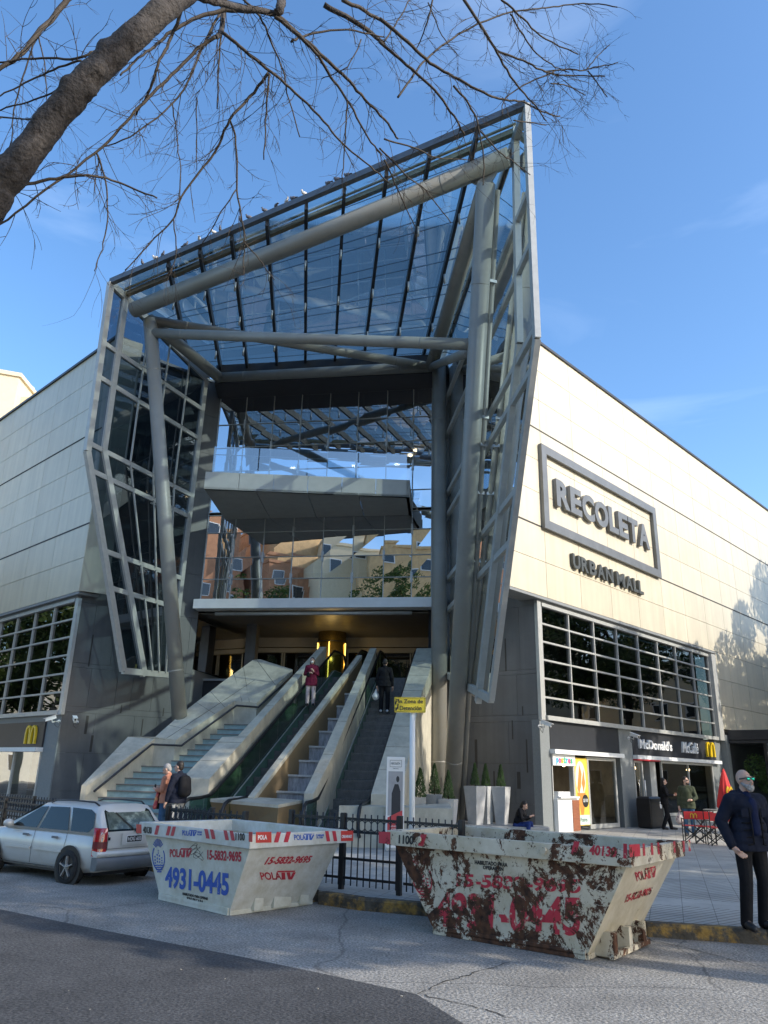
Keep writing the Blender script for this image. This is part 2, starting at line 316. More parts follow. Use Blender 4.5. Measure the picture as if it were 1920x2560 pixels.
# ============================================================ the mall building
PR=V((5.1,25.14,0)); DR=hdir(43.84); NR=V((DR.y,-DR.x,0))
PF=V((-10.6,26.5,0)); DL=hdir(-46.16); NL=-V((DL.y,-DL.x,0))
WL=V((-7.06,29.22,0)); DW=hdir(99); NW=V((DW.y,-DW.x,0))   # outward (towards the street)
if NW.y>0: NW=-NW
WR=WL+DW*9.0
def pR(u,z,off=0): return PR+DR*u+NR*off+UP*z
def pF(u,z,off=0): return PF+DL*u+NL*off+UP*z
def pW(u,z,off=0): return WL+DW*u+NW*off+UP*z
def uR(px,py,off=0): P=PL(px,py,PR+NR*off,43.84); return (P-PR).dot(DR),P.z
def uF(px,py,off=0): P=PL(px,py,PF+NL*off,-46.16); return (P-PF).dot(DL),P.z
def uW(px,py,off=0): P=PL(px,py,WL+NW*off,99); return (P-WL).dot(DW),P.z
def panels(mb,P0,d,n,us,zs,thick,gap=.018,m=0):
    for i in range(len(us)-1):
        for j in range(len(zs)-1):
            u0,u1=sorted((us[i],us[i+1])); z0,z1=sorted((zs[j],zs[j+1]))
            if u1-u0<.05 or z1-z0<.05: continue
            mb.pp(P0+d*(u0+gap/2)+UP*(z0+gap/2),d*(u1-u0-gap),UP*(z1-z0-gap),n*thick,m)
mall=thing('shopping_mall','cream panelled shopping mall with grey granite corner walls and a glazed entrance','mall building',(-2,28,.15))
# cream cladding, right and left wings
zs=[7.49+i*1.2375 for i in range(9)]
uend=uR(1275,1473,.25)[0]
us=[uend]+[u for u in [-.0+.45+2.3*k for k in range(0,24)] if u>uend+.3]+[54]
mb=MB(); panels(mb,PR+NR*.17,DR,NR,us,zs,.08)
mb.build('cream_wall',M_['cream'],mall)
mb=MB(); mb.pp(pR(uend,7.5,-.3),DR*(54-uend),UP*9.9,NR*.465)
for k in (2,5): mb.pp(pR(uend,zs[k]-.03,.17),DR*(54-uend),UP*.06,NR*.087)
mb.build('wall_backing',M_['joint'],mall)
uendL=uF(197,1477.5,.25)[0]
usL=[uendL]+[u for u in [-.05+2.37*k for k in range(-1,20)] if u>uendL+.3]+[46]
zl=[7.49]+[17.6-1.27*k for k in range(7,-1,-1)]
mb=MB(); panels(mb,PF+NL*.17,DL,NL,usL,zl,.08)
# return faces of the cream boxes towards the entrance
rdir=hdir(58)
mb.build('cream_wall',M_['cream'],mall); mb=MB(); e=pF(uendL,0,.25); panels(mb,e,rdir,V((rdir.y,-rdir.x,0)),[0,.95],[7.49]+zl[3:],.05,.01)
rd2=hdir(-52); mb.build('cream_return',M_['cream'],mall); mb=MB(); e2=pR(uend,0,.25); panels(mb,e2,rd2,-V((rd2.y,-rd2.x,0)),[0,.9],[7.49]+zs[3:],.05,.01)
mb.build('cream_return',M_['cream'],mall)
mb=MB(); mb.pp(pF(uendL,7.5,-.3),DL*(46-uendL),UP*10.1,NL*.465)
for k in (3,6): mb.pp(pF(uendL,17.6-1.27*k-.03,.17),DL*(46-uendL),UP*.06,NL*.087); mb.build('wall_backing',M_['joint'],mall)
mb=MB()
mb.pp(pR(uend,17.38,-.4),DR*(54-uend),UP*.10,NR*.72); mb.pp(pF(uendL,17.60,-.4),DL*(46-uendL),UP*.11,NL*.72)
mb.build('parapet_coping',M_['darksteel'],mall)
# soffits under the cream boxes
mb=MB(); mb.pp(pR(uend,7.40,-.5),DR*(54-uend),UP*.09,NR*.74); mb.pp(pF(uendL,7.40,-.5),DL*(46-uendL),UP*.09,NL*.74)
mb.pp(pR(.0,7.27,-.5),DR*14.9,UP*.13,NR*.6); mb.pp(pF(.0,7.29,-.5),DL*46,UP*.11,NL*.6)
mb.build('wall_soffit',M_['granite2'],mall)
# right wing beyond the window: cream wall down to the ground
mb=MB(); panels(mb,PR+NR*.17,DR,NR,[14.95,16.55,18.85,21.15,23.45,25.75,28.05,30.35,34.95,39.5,44.1,48.7,54],[4.0,5.05,6.25,7.485],.08); mb.build('cream_wall',M_['cream'],mall)
mb=MB(); mb.pp(pR(14.95,0,-.3),DR*39,UP*7.45,NR*.465); mb.build('wall_backing',M_['joint'],mall)
# granite chamfer walls
def chamfer(P,Q,slots,sgn):
    d=(Q-P).normalized(); n=V((d.y,-d.x,0)); 
    if n.y>0:n=-n
    Lh=(Q-P).length; mb=MB(); zz=[.0,.95,2.15,3.45,3.65,4.95,5.10,7.2,8.9,10.6,12.3,14,15.7,17.3]
    for j in range(len(zz)-1):
        w=[1.35,.9,1.1,Lh,.75,Lh,.6,1.2,1.5,1.5,1.5,1.5,1.5][j]; us=[0]; 
        while us[-1]+w<Lh-.25: us.append(us[-1]+w*(1+.25*((len(us)*7+j*3)%3-1)))
        us=[u for u in us if u<Lh-.2]+[Lh]
        panels(mb,P-n*.06,d,n,us,[zz[j],zz[j+1]],.06,.008)
    mb.build('granite_wall',M_['granite'],mall)
    mb=MB(); mb.pp(P-n*.36,d*Lh,UP*17.3,n*.295)
    for px,y0,y1,w in slots:
        a=PN(px,y0,P,n); b=PN(px,y1,P,n); u=(a-P).dot(d); mb.pp(P+d*(u-w/2)+UP*b.z+n*.001,d*w,UP*(a.z-b.z),n*.004)
    mb.build('wall_joint',M_['joint'],mall)
c1=crop(0,1400,.28933); c6=crop(1040,1300,.35268)
chamfer(PF,WL,[(*c1(805,645),c1(0,925)[1],.05),(*c1(758,1345),c1(0,1505)[1],.09),(*c1(800,1515),c1(0,1659)[1],.08),(*c1(1052,1250),c1(0,1325)[1],.04),(*c1(1415,1280),c1(0,1350)[1],.04),(*c1(1235,1375),c1(0,1520)[1],.04)],1)
chamfer(PR,WR,[(*c6(632,840),c6(0,1072)[1],.05),(*c6(755,1320),c6(0,1385)[1],.04),(*c6(682,1420),c6(0,1555)[1],.04),(*c6(783,1555),c6(0,1790)[1],.05),(*c6(727,1785),c6(0,1905)[1],.12),(*c6(425,1555),c6(0,1760)[1],.10),(*c6(553,1780),c6(0,1895)[1],.05),(*c6(362,1340),c6(0,1395)[1],.04)],-1)
# floors, ceilings and back of the glazed hall
BK=-NW
mb=MB()
mb.pp(pW(-3,5.0,-.02)+BK*1.2,DW*12.2,UP*.08,BK*9)            # landing floor (behind the stairs)
mb.build('landing_floor',M_['granite2'],mall)
mb=MB(); mb.pp(pW(-.02,7.5,.55),DW*9.1,UP*.36,BK*.6); mb.build('entrance_ledge',M_['white'],mall)
mb=MB(); mb.pp(pW(-.5,7.62,-.1),DW*9.7,UP*.25,BK*9)
mb.pp(pW(.1,11.05,-.12),DW*8.8,UP*.3,BK*8); mb.pp(pW(.1,14.6,-1.2),DW*8.8,UP*.2,BK*7)
mb.build('floor_slab',M_['offwhite'],mall)
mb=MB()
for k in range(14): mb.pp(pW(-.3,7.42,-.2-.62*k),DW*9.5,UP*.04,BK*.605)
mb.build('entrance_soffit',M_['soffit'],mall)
mb=MB(); mb.tube([pW(.75,7.36,.15),pW(8.3,7.36,.15)],.07,8); mb.build('soffit_light_tube',M_['alu'],mall)
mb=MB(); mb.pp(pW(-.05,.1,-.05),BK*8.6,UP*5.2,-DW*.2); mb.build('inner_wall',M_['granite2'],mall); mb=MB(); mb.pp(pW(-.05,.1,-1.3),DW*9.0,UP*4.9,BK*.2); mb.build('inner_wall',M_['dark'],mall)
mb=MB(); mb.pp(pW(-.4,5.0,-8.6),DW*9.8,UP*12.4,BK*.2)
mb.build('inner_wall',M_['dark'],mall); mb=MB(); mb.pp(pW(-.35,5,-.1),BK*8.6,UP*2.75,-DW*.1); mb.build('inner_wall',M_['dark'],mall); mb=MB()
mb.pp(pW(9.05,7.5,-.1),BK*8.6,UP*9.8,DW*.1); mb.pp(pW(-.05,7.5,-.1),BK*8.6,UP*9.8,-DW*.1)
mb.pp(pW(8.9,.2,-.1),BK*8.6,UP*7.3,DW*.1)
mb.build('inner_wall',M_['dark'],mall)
# transom beam and doors at the back of the porch
mb=MB(); mb.pp(pW(-.3,7.0,-5.6),DW*9.4,UP*.42,BK*.25); mb.pp(pW(-.3,6.75,-5.55),DW*9.4,UP*.2,BK*.2); mb.build('door_header',M_['offwhite'],mall)
for k in range(6):
    u=.4+k*1.45; mb=MB()
    for a,b in ((u,0),(u+1.35,0)): mb.pp(pW(a,5.08,-5.7),DW*.06,UP*1.7,BK*.06)
    mb.pp(pW(u,5.08,-5.7),DW*1.4,UP*.1,BK*.06); f=mb.build('entrance_door',M_['alug'],mall)
    mb=MB(); mb.poly([pW(u,5.1,-5.73),pW(u+1.4,5.1,-5.73),pW(u+1.4,6.75,-5.73),pW(u,6.75,-5.73)]); mb.build('pane',M_['gl_clear'],f)
# dark pier and side glazing left of the porch
mb=MB(); pc=PN(*crop(480,1480,.38577)(385,400),WL-NW*2.6,NW); mb.box((pc.x,pc.y,6.2),.42,.42,2.6,az=9); mb.build('pier',M_['granite'],mall)
mb=MB(); mb.poly([pW(-.05,5.3,-.2),pW(.55,5.3,-4.),pW(.55,7.2,-4.),pW(-.05,7.2,-.2)]); mb.build('side_window',M_['gl_fin'],mall)
# gold lit column
gc=pW(0,0,-4.4); a=PN(*crop(480,1480,.38577)(905,400),gc,NW)
M_['gold']=mat('brass_cladding',(.50,.38,.14),.22,.85,var=.12,scale=2)
mb=MB(); mb.tube([(a.x,a.y,5.05),(a.x,a.y,7.42)],.60,40); col=mb.build('brass_column',M_['gold'],mall)
mb=MB(); mb.tube([(a.x,a.y,6.98),(a.x,a.y,7.02)],.62,40); mb.build('band',M_['darksteel'],col)
for an in (-75,-8,70):
    h=V((math.sin(R(an)),-math.cos(R(an)),0)); mb=MB(); mb.tube([V((a.x,a.y,5.1))+h*.62,V((a.x,a.y,6.95))+h*.62],.022,6); mb.build('light_strip',emis('warm_strip_%d'%an,(1,.62,.12),1.6),col)
pl=bpy.data.lights.new('porch_lamp','POINT'); pl.energy=9; pl.color=(1,.68,.25); pl.shadow_soft_size=.2; po=bpy.data.objects.new('porch_lamp',pl); COL.objects.link(po); po.location=(a.x,a.y-1.2,6.3)
# glazed wall: panes, mullions, fittings
def ubot(k): return uW(*crop(480,900,.38577)([-40,45,240,435,630,830,1030,1235,1420,1560][k],1560))[0]
ULs=[0.02]+[ubot(k) for k in range(2,9)]+[9.0]
zlow=[7.88,8.75,9.62,10.64,11.38]; zup=[11.5,12.25,13.28,14.33,15.38,16.62]
random.seed(11)
mb=MB()
for zl_ in (zlow,zup):
    for i in range(len(ULs)-1):
        for j in range(len(zl_)-1):
            t=[random.uniform(-.009,.009) for _ in range(4)]
            u0,u1,z0,z1=ULs[i]+.006,ULs[i+1]-.006,zl_[j]+.006,zl_[j+1]-.006
            mb.poly([pW(u0,z0,t[0]),pW(u1,z0,t[1]),pW(u1,z1,t[2]),pW(u0,z1,t[3])])
mb.build('curtain_glass',M_['gl_main'],mall,fix=False)
mb=MB()
for u in ULs: mb.pp(pW(u-.012,7.86,.012),DW*.024,UP*8.8,NW*.03)
for z in zlow[1:]+zup[:-1]: mb.pp(pW(0,z-.012,.014),DW*9.0,UP*.024,NW*.028)
for u in ULs[1::2]: mb.pp(pW(u+.12,7.86,-.35),DW*.06,UP*8.8,NW*.1)
mb.build('mullion',M_['alug'],mall)
for i,u in enumerate(ULs[1:-1]):
    for z in ((8.75,) if i%2==0 else (9.62,))+((10.64,) if i%2==0 else ())+((14.33,) if i%2 else (13.28,15.38)):
        mb=MB(); mb.pp(pW(u-.035,z-.2,.045),DW*.07,UP*.40,NW*.03); mb.build('glass_clamp',M_['alu'],mall)
for (u,z,dd) in ((7.9,13.1,-2),(7.2,13.9,-3),(5.3,13.95,-3),(8.2,13.5,-1.5),(2.5,14.4,-3)):
    mb=MB(); mb.tube([pW(u,14.55,dd),pW(u,14.59,dd)],.11,12); mb.build('ceiling_lamp',emis('lamp',(1,.75,.45),9),mall)
# fascia box above the glass up to the roof
mb=MB()
bc=D(1078,917,26.5); bd=PL(550,945,bc,99)
mb.prism([V((bd.x-.2,bd.y,16.62)),V((bc.x+.3,bc.y,16.62)),pW(9.1,16.62,0),pW(-.1,16.62,0)],(0,0,.85)); mb.build('upper_fascia',M_['darksteel'],mall)
# balcony
bz=11.2; fl=G(509,1222,bz); fr=G(1024,1243,bz); bl_=pW(uW(563,1289)[0],11.2,.02); br=pW(uW(1030,1274)[0],11.2,.02)
hz=.66
mb=MB(); d=(fr-fl); nn=7
for k in range(6):
    a_=fl+d*(k/6+.0012); b_=fl+d*((k+1)/6-.0012); mb.pp(a_,b_-a_,UP*hz,-V((d.y,-d.x,0)).normalized()*.12)
mb.pp(fr,(br-fr),UP*hz,(fl-fr).normalized()*.12)
par=mb.build('balcony_parapet',M_['offwhite'],mall)
mb=MB(); 
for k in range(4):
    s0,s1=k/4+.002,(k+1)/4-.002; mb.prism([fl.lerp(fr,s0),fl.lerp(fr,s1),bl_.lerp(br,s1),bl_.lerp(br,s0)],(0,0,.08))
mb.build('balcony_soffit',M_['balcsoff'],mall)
mb=MB(); gl0=fl+UP*hz; 
N6=V((d.y,-d.x,0)).normalized(); N6=-N6 if N6.y<0 else N6
for s0,s1 in ((.03,.25),(.255,.49),(.495,.74),(.745,.985)):
    mb.poly([fl+d*s0+UP*hz+N6*.05,fl+d*s1+UP*hz+N6*.05,fl+d*s1+UP*(hz+1.02)+N6*.05,fl+d*s0+UP*(hz+1.02)+N6*.05])
mb.poly([fr+UP*hz+N6*.1,br+UP*hz,br+UP*(hz+1.02),fr+UP*(hz+1.02)+N6*.1])
g=mb.build('balcony_glass',M_['gl_balc'],mall,fix=False)
mb=MB(); mb.tube([fl+d*.03+UP*(hz+.72)+N6*.1,fl+d*.985+UP*(hz+.72)+N6*.1],.018,6); mb.build('balcony_rail',M_['alu'],mall)
# main roof
mb=MB(); mb.prism([pF(45,17.25,-.3),pF(uendL,17.25,-.3),V((WL.x,WL.y,17.25)),V((WR.x,WR.y,17.25)),pR(uend,17.25,-.3),pR(54,17.25,-.3),V((10,95,17.25))],(0,0,.12)); mb.build('roof',M_['granite2'],mall)
# ---------------- big window grids
def grid(P,d,n,u0,u1,cols,z0,z1,rows,lab,wl,wr,gm='gl_dark'):
    w=mb=MB(); t=.058
    mb.pp(P+d*(u0-.0)+UP*(z0-.12),d*(u1-u0),UP*.14,n*.20); mb.pp(P+d*u0+UP*(z1-.02),d*(u1-u0),UP*.12,n*.14)
    for i in range(cols+1):
        u=u0+(u1-u0)*i/cols; mb.pp(P+d*(u-t/2)+UP*(z0+.02),d*t,UP*(z1-z0-.04),n*.10)
    for j in range(1,rows):
        z=z0+(z1-z0)*j/rows; mb.pp(P+d*u0+UP*(z-t/2),d*(u1-u0),UP*t,n*.097)
    if wl: mb.pp(P+d*(u0-wl)+UP*(z0-.12),d*(wl-.04),UP*(z1-z0+.24),n*.12)
    if wr: mb.pp(P+d*(u1+.04)+UP*(z0-.12),d*wr,UP*(z1-z0+.24),n*.26)
    f=mb.build('window_grid',M_['alug'],mall,label=lab)
    mb=MB()
    for i in range(cols):
        for j in range(rows):
            a=u0+(u1-u0)*i/cols;b=u0+(u1-u0)*(i+1)/cols;c=z0+(z1-z0)*j/rows;e=z0+(z1-z0)*(j+1)/rows;q=[random.uniform(-.004,.004) for _ in range(4)]
            mb.poly([P+d*a+UP*c+n*(.03+q[0]),P+d*b+UP*c+n*(.03+q[1]),P+d*b+UP*e+n*(.03+q[2]),P+d*a+UP*e+n*(.03+q[3])])
    mb.build('pane',M_[gm],f,fix=False)
grid(PR,DR,NR,.26,14.37,8,3.62,7.22,6,'wide grey window grid of small dark panes above the storefronts',.26,.5,'gl_grid')
grid(PF,DL,NL,.12,.12+1.65*10,10,3.47,7.22,6,'left window grid of small dark panes',.0,.0)
mb=MB(); mb.pp(pF(-.14,3.35,.0),DL*.24,UP*3.95,NL*.12); mb.build('corner_trim',M_['alu'],mall)
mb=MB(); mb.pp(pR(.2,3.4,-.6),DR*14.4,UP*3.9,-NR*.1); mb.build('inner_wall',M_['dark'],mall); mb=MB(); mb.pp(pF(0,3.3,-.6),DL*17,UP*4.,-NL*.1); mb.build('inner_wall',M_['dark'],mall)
# ============================================================ glass entrance canopy (portico)
can=thing('entrance_canopy','tall glass and grey steel tube portico sweeping up over the corner entrance','glass canopy',(-3,24,.15))
AZL=25.; AZR=-5.5
FL0=D(424,1688,27.5); FR0=D(1115,1685,27.)
fl_=lambda x,y: PL(x,y,FL0,AZL); fr_=lambda x,y: PL(x,y,FR0,AZR)
def fin(pf,outer,second,inner,trans,name,az,glm,lab):
    o=[pf(*p) for p in outer]; s=[pf(*p) for p in second]; i=[pf(*p) for p in inner]
    h=hdir(az); nrm=V((h.y,-h.x,0)); mb=MB()
    def post(P,w,t):
        for a,b in zip(P,P[1:]): mb.bar(a,b,t,w,up=h)
    post(o,.22,.14); post(s,.22,.16); post(i,.20,.14)
    mb.bar(o[-1],i[-1],.16,.2); mb.bar(o[0],i[0],.16,.26)
    def at(P,z):
        for a,b in zip(P,P[1:]):
            if (a.z-z)*(b.z-z)<=0: return a.lerp(b,(z-a.z)/(b.z-a.z))
        return P[-1] if z<P[-1].z else P[0]
    for z in trans: mb.bar(at(o,z),at(i,z),.12,.16)
    f=mb.build('side_frame',M_['alug'],can,label=lab)
    mb=MB(); zz=sorted(set([o[-1].z+.1,o[0].z-.1]+trans)); zz=[z for z in zz]
    for a,b in zip(zz,zz[1:]):
        cuts=[a]+[k.z for k in (o[1],) if a<k.z<b]+[b]
        for c,e in zip(cuts,cuts[1:]):
            mb.poly([at(o,c),at(s,c),at(s,e),at(o,e)]); mb.poly([at(s,c),at(i,c),at(i,e),at(s,e)])
    mb.build('side_glass',glm,can,fix=False)
    # glazing bars behind
    mb=MB()
    for k in (.25,.5,.75):
        for a,b in zip(zz,zz[1:]):
            p=at(s,a+.05).lerp(at(i,a+.05),k)+nrm*.12; q=at(s,b-.05).lerp(at(i,b-.05),k)+nrm*.12; mb.bar(p,q,.05,.05,up=h)
    mb.build('glazing_bar',M_['alug'],can)
    return o,s,i
tr=[fl_(*p).z for p in ((265.8,862.8),(249,944),(226.6,1111),(231.6,1179),(268.7,1380.8),(285,1473))]
oL,sL,iL=fin(fl_,[(277,708),(218,1128),(308,1677)],[(315,730),(258,1125),(360,1690)],[(514,947),(424,1688)],tr,'l',AZL,M_['gl_finl'],'left glazed side frame with kinked outer edge')
oR,sR,iR=fin(fr_,[(1316,265),(1342,848),(1228,1748)],[(1288,320),(1298,860),(1195,1755)],[(1098,917),(1115,1685)],[tr[0]+.3,tr[1],tr[2],tr[3],tr[4],tr[5]],'r',AZR,M_['gl_fin'],'right glazed side frame with kinked outer edge')
M_['edge']=mat('roof_edge_metal',(.13,.14,.15),.4,.4)
# roof
TLp,TRp=oL[0]+UP*.1,oR[0]+UP*.1; BLp=V((iL[0].x-.2,28.9,17.6)); BRp=V((iR[0].x+.1,28.2,17.8))
def roofz(P):
    # plane fitted through the two tips and the middle of the back
    A,B,C=TLp,TRp,(BLp+BRp)/2; n=(B-A).cross(C-A); return A.z-((P.x-A.x)*n.x+(P.y-A.y)*n.y)/n.z
def onfront(P,Q): # line P-Q in plan with front edge
    d=Q-P; e=TRp-TLp; w=TLp-P; den=d.x*e.y-d.y*e.x; t=(w.x*e.y-w.y*e.x)/den; return P+d*t
def onback(P,Q):
    d=Q-P; e=BRp-BLp; w=BLp-P; den=d.x*e.y-d.y*e.x; t=(w.x*e.y-w.y*e.x)/den; return P+d*t
raf=[((419,663),(458,835)),((497,629),(556,936)),((583,647),(621,933)),((670,622),(694,929)),((764,636),(763.5,925.5)),((854,600),(836,925)),((948,600),(907,918)),((1040.5,600),(982.7,914.7)),((1134.6,600),(1056.8,903.8))]
RF=[]
for a,b in raf:
    P=G(*a,17.55);Q=G(*b,17.45); f=onfront(Q,P); b_=onback(Q,P); f.z=roofz(f); f=f.lerp(b_,.012); f.z=roofz(f); b_.z=roofz(b_); RF.append((f,b_))
for f,b in RF:
    mb=MB(); mb.bar(f-UP*.20,b-UP*.24,.10,.30); mb.build('rafter',M_['darksteel'],can)
    for k in (.22,.45,.68,.9):
        mb=MB(); p=f.lerp(b,k)-UP*.48; mb.tube([p,p-UP*.35],.035,6); mb.build('rafter_strut',M_['alu'],can)
mb=MB(); e=[(TLp,BLp)]+RF+[(TRp,BRp)]
for (f0,b0),(f1,b1) in zip(e,e[1:]):
    for k in range(8): mb.poly([f0.lerp(b0,k/8),f1.lerp(b1,k/8),f1.lerp(b1,(k+1)/8),f0.lerp(b0,(k+1)/8)])
mb.build('roof_glass',M_['gl_roof'],can,fix=False)
mb=MB()
for k in range(1,13):
    t=(k+(.22 if k%2 else -.22))/13
    for (f0,b0),(f1,b1) in zip(e,e[1:]): mb.bar(f0.lerp(b0,t)-UP*.02,f1.lerp(b1,t)-UP*.01,.014,.014)
mb.build('glass_joint',M_['darksteel'],can)
mb=MB(); mb.bar(TLp-UP*.05,TRp-UP*.05,.16,.20); mb.build('front_edge_beam',M_['edge'],can)
mb=MB(); mb.bar(sL[0]-UP*.12,sR[0]-UP*.12,.14,.16); mb.bar(sL[0]+UP*.02-V((0,.14,0)),sR[0]+UP*.02-V((0,.14,0)),.06,.05); mb.build('purlin',M_['copper'],can)
mb=MB(); mb.bar(TLp-UP*.1,BLp-UP*.1,.12,.2); mb.build('roof_edge',M_['darksteel'],can); mb=MB(); mb.bar(TRp-UP*.1,BRp-UP*.1,.12,.2); mb.build('roof_edge',M_['darksteel'],can)
# tubes
NA=G(375,800,16.75); NB=G(1215,462,17.0); NC=D(1078,917,26.5); ND=PL(550,945,NC,99)
def tube(name,P,r,lab=None):
    mb=MB(); mb.tube(P,r,28)
    for k in (.12,.48,.86):
        c=P[0].lerp(P[-1],k); d=(P[-1]-P[0]).normalized(); mb.tube([c-d*.018,c,c+d*.018],[r*1.001,r*1.025,r*1.001],28,cap=False)
    return mb.build(name,M_['steel'],can,label=lab)
CLb=IN(453,1788,.76); CRb=V((2.28,25.3,.15))
tube('slanted_column',[CLb-UP*.3,NA],.235,'left column leaning outwards, its foot on the stair parapet')
p=CRb; q=NB; tube('slanted_column',[CRb,NB],.26,'right front column leaning towards the street')
mb=MB(); mb.tube([CRb+V((.33,-.1,.15)),NB+V((.33,.2,0))],.09,12); mb.build('drain_pipe',M_['steel'],can)
ic=D(1098,1935,26.5); tube('upright_column',[V((ic.x,26.5,.15)),V((ic.x-.02,26.5,NC.z))],.27)
tube('front_tube',[G(335,775,16.9),G(1272,393,17.55)],.27,'thick grey tube rising along the front of the roof')
# point on right column seen at a given image row
def oncol(P,Q,row):
    lo,hi=0.,1.
    def prow(t):
        X=P.lerp(Q,t)-CAM0; z=X.dot(_f); return 1280+FPX*X.dot(CY)/z
    for _ in range(40):
        mid=(lo+hi)/2
        if prow(mid)>row: lo=mid
        else: hi=mid
    return P.lerp(Q,lo)
hA=oncol(CLb,NA,833); hB=oncol(CRb,NB,862); hC=oncol(CRb,NB,872)
tube('cross_tube',[hA,hB],.17,'horizontal cross tube'); tube('cross_tube',[NA-UP*.0,NC],.17,'diagonal cross tube')
tube('back_tube',[ND,NC],.22); tube('side_tube',[NA,ND+V((.1,.3,0))],.22); tube('side_tube',[NC,NB],.24); tube('cross_tube',[NC,hC],.15,'short strut')
# gusset where column meets tube
mb=MB(); mb.prism([NB+V((.05,0,-.1)),NB+V((.6,-.55,.75)),NB+V((-.55,.3,.55))],(.0,.12,0)); mb.build('gusset',M_['steel'],can)
# brackets on the right column
for row in (700,1040,1110,1230,1400):
    P=oncol(CRb,NB,row); mb=MB(); mb.bar(P+V((.2,0,0)),P+V((.45,.08,0)),.05,.09); mb.build('bracket',M_['alu'],can)
# dome lamps behind the right glass
for px in ((1277,538),(1228,888)):
    P=fr_(*px)+V((.35,0,0)); mb=MB(); mb.ell(P,.2,.2,.28,12,8); mb.build('dome_lamp',M_['white'],can)
# pigeons on the roof edge
M_['pigeon']=mat('pigeon_feathers',(.10,.10,.12),.6,var=.4,scale=20)
M_['pigeonw']=mat('pale_feathers',(.55,.53,.5),.6,var=.2,scale=20)
cr1=crop(0,0,.57866)
px=[(612,1155,0),(668,1125,1),(700,1108,0),(798,1068,0),(857,1048,1),(922,1018,1),(948,1012,0),(1038,972,0),(1073,957,0),(1142,925,0),(1190,905,0),(1235,890,1),(1264,873,0),(1313,850,1),(1416,803,0),(1455,790,0),(1498,774,0)]
pm=None
for i,(x,y,w) in enumerate(px):
    X,Y=cr1(x,y); d=ray(X,Y+6); e=TRp-TLp; n=V((d.y,-d.x,0)) # where the sight plane meets the edge in plan
    t=-(TLp-CAM0).dot(n)/e.dot(n); P=TLp+e*t+UP*.09
    key='pigeonw' if w else 'pigeon'
    mb=MB(); f=hdir(random.uniform(0,360)); q=V((f.y,-f.x,0)); Mx=Matrix((q,f,UP)).transposed()
    mb.ell(V((0,0,.12)),.065,.13,.075,10,7,M=Mx); mb.ell(f*.11+V((0,0,.21)),.035,.04,.04,8,6); mb.tube([f*.08+V((0,0,.14)),f*.11+V((0,0,.2))],[.05,.03],8); mb.prism([-f*.1+q*.03+V((0,0,.11)),-f*.1-q*.03+V((0,0,.11)),-f*.24-q*.04+V((0,0,.07)),-f*.24+q*.04+V((0,0,.07))],(0,0,.015)); mb.tube([f*.14+V((0,0,.21)),f*.175+V((0,0,.2))],[.01,.003],5); mb.tube([V((.02,0,.06)),V((.02,0,0))],.008,4); mb.tube([V((-.02,0,.06)),V((-.02,0,0))],.008,4)
    o=mb.build('pigeon',M_[key]); o.location=P; o.scale=(.78,.78,.78); tag(o,'%s pigeon perched on the glass roof edge'%('pale' if w else 'dark'),'pigeon','dark pigeons on the roof edge' if not w else 'pale pigeons on the roof edge')
# ============================================================ sign on the right wing
sg=thing('wall_sign','large grey framed RECOLETA sign with URBAN MALL lettering on the cream wall','sign',pR(4,10,.25))
cs=crop(1300,1000,.37372)
OFF=.40
def pS(x,y,off=OFF): return PN(*cs(x,y),PR+NR*off,NR)
mb=MB(); a,b,c,d_=[pS(*q) for q in ((143,295),(905,718),(945,1185),(170,860))]
u0=(a-PR).dot(DR);u1=(b-PR).dot(DR);z1=a.z;z0=d_.z; z1=(a.z+b.z)/2; z0=(c.z+d_.z)/2
w=.32
for (ua,ub,za,zb) in ((u0,u1,z1-w,z1),(u0,u1,z0,z0+w),(u0,u0+w,z0+w,z1-w),(u1-w,u1,z0+w,z1-w)):
    mb.pp(pR(ua,za,.27),DR*(ub-ua),UP*(zb-za),NR*(OFF-.27))
M_['signmetal']=mat('sign_metal',(.155,.16,.16),.45,.2,var=.15,scale=2); M_['signmetal2']=mat('sign_metal_dark',(.07,.075,.07),.5,.2,var=.1)
mb.build('sign_frame',M_['signmetal'],sg)
def band(q): return [(pS(*p)-PR).dot(DR) for p in q]
u2,u3=band(((242,620),(872,990))); zt=(pS(245,525).z+pS(800,820).z)/2; zb=(pS(250,710).z+pS(870,1000).z)/2
uu=u2
for ch,wd in zip('RECOLETA',(1.05,.92,1.05,1.2,.88,.92,.98,1.12)):
    tot=8.12; w_=(u3-u2)*wd/tot; text(ch,pR(uu+.02*w_,zb,.262),pR(uu+w_*.97,zb,.262),pR(uu+.02*w_,zt,.262),.15,M_['signmetal'],'letter',sg,off=.045); uu+=w_
u2,u3=band(((355,1060),(835,1290))); zt=(pS(360,1020).z+pS(800,1210).z)/2; zb=(pS(375,1130).z+pS(835,1300).z)/2
uu=u2
for ch,wd in zip('URBAN MALL',(1,1,1,1.1,1.1,.35,1.3,1.1,.8,.8)):
    w_=(u3-u2)*wd/9.55
    if ch!=' ': text(ch,pR(uu+.05*w_,zb,.262),pR(uu+w_*.93,zb,.262),pR(uu+.05*w_,zt,.262),.12,M_['signmetal2'],'letter',sg,off=.035)
    uu+=w_
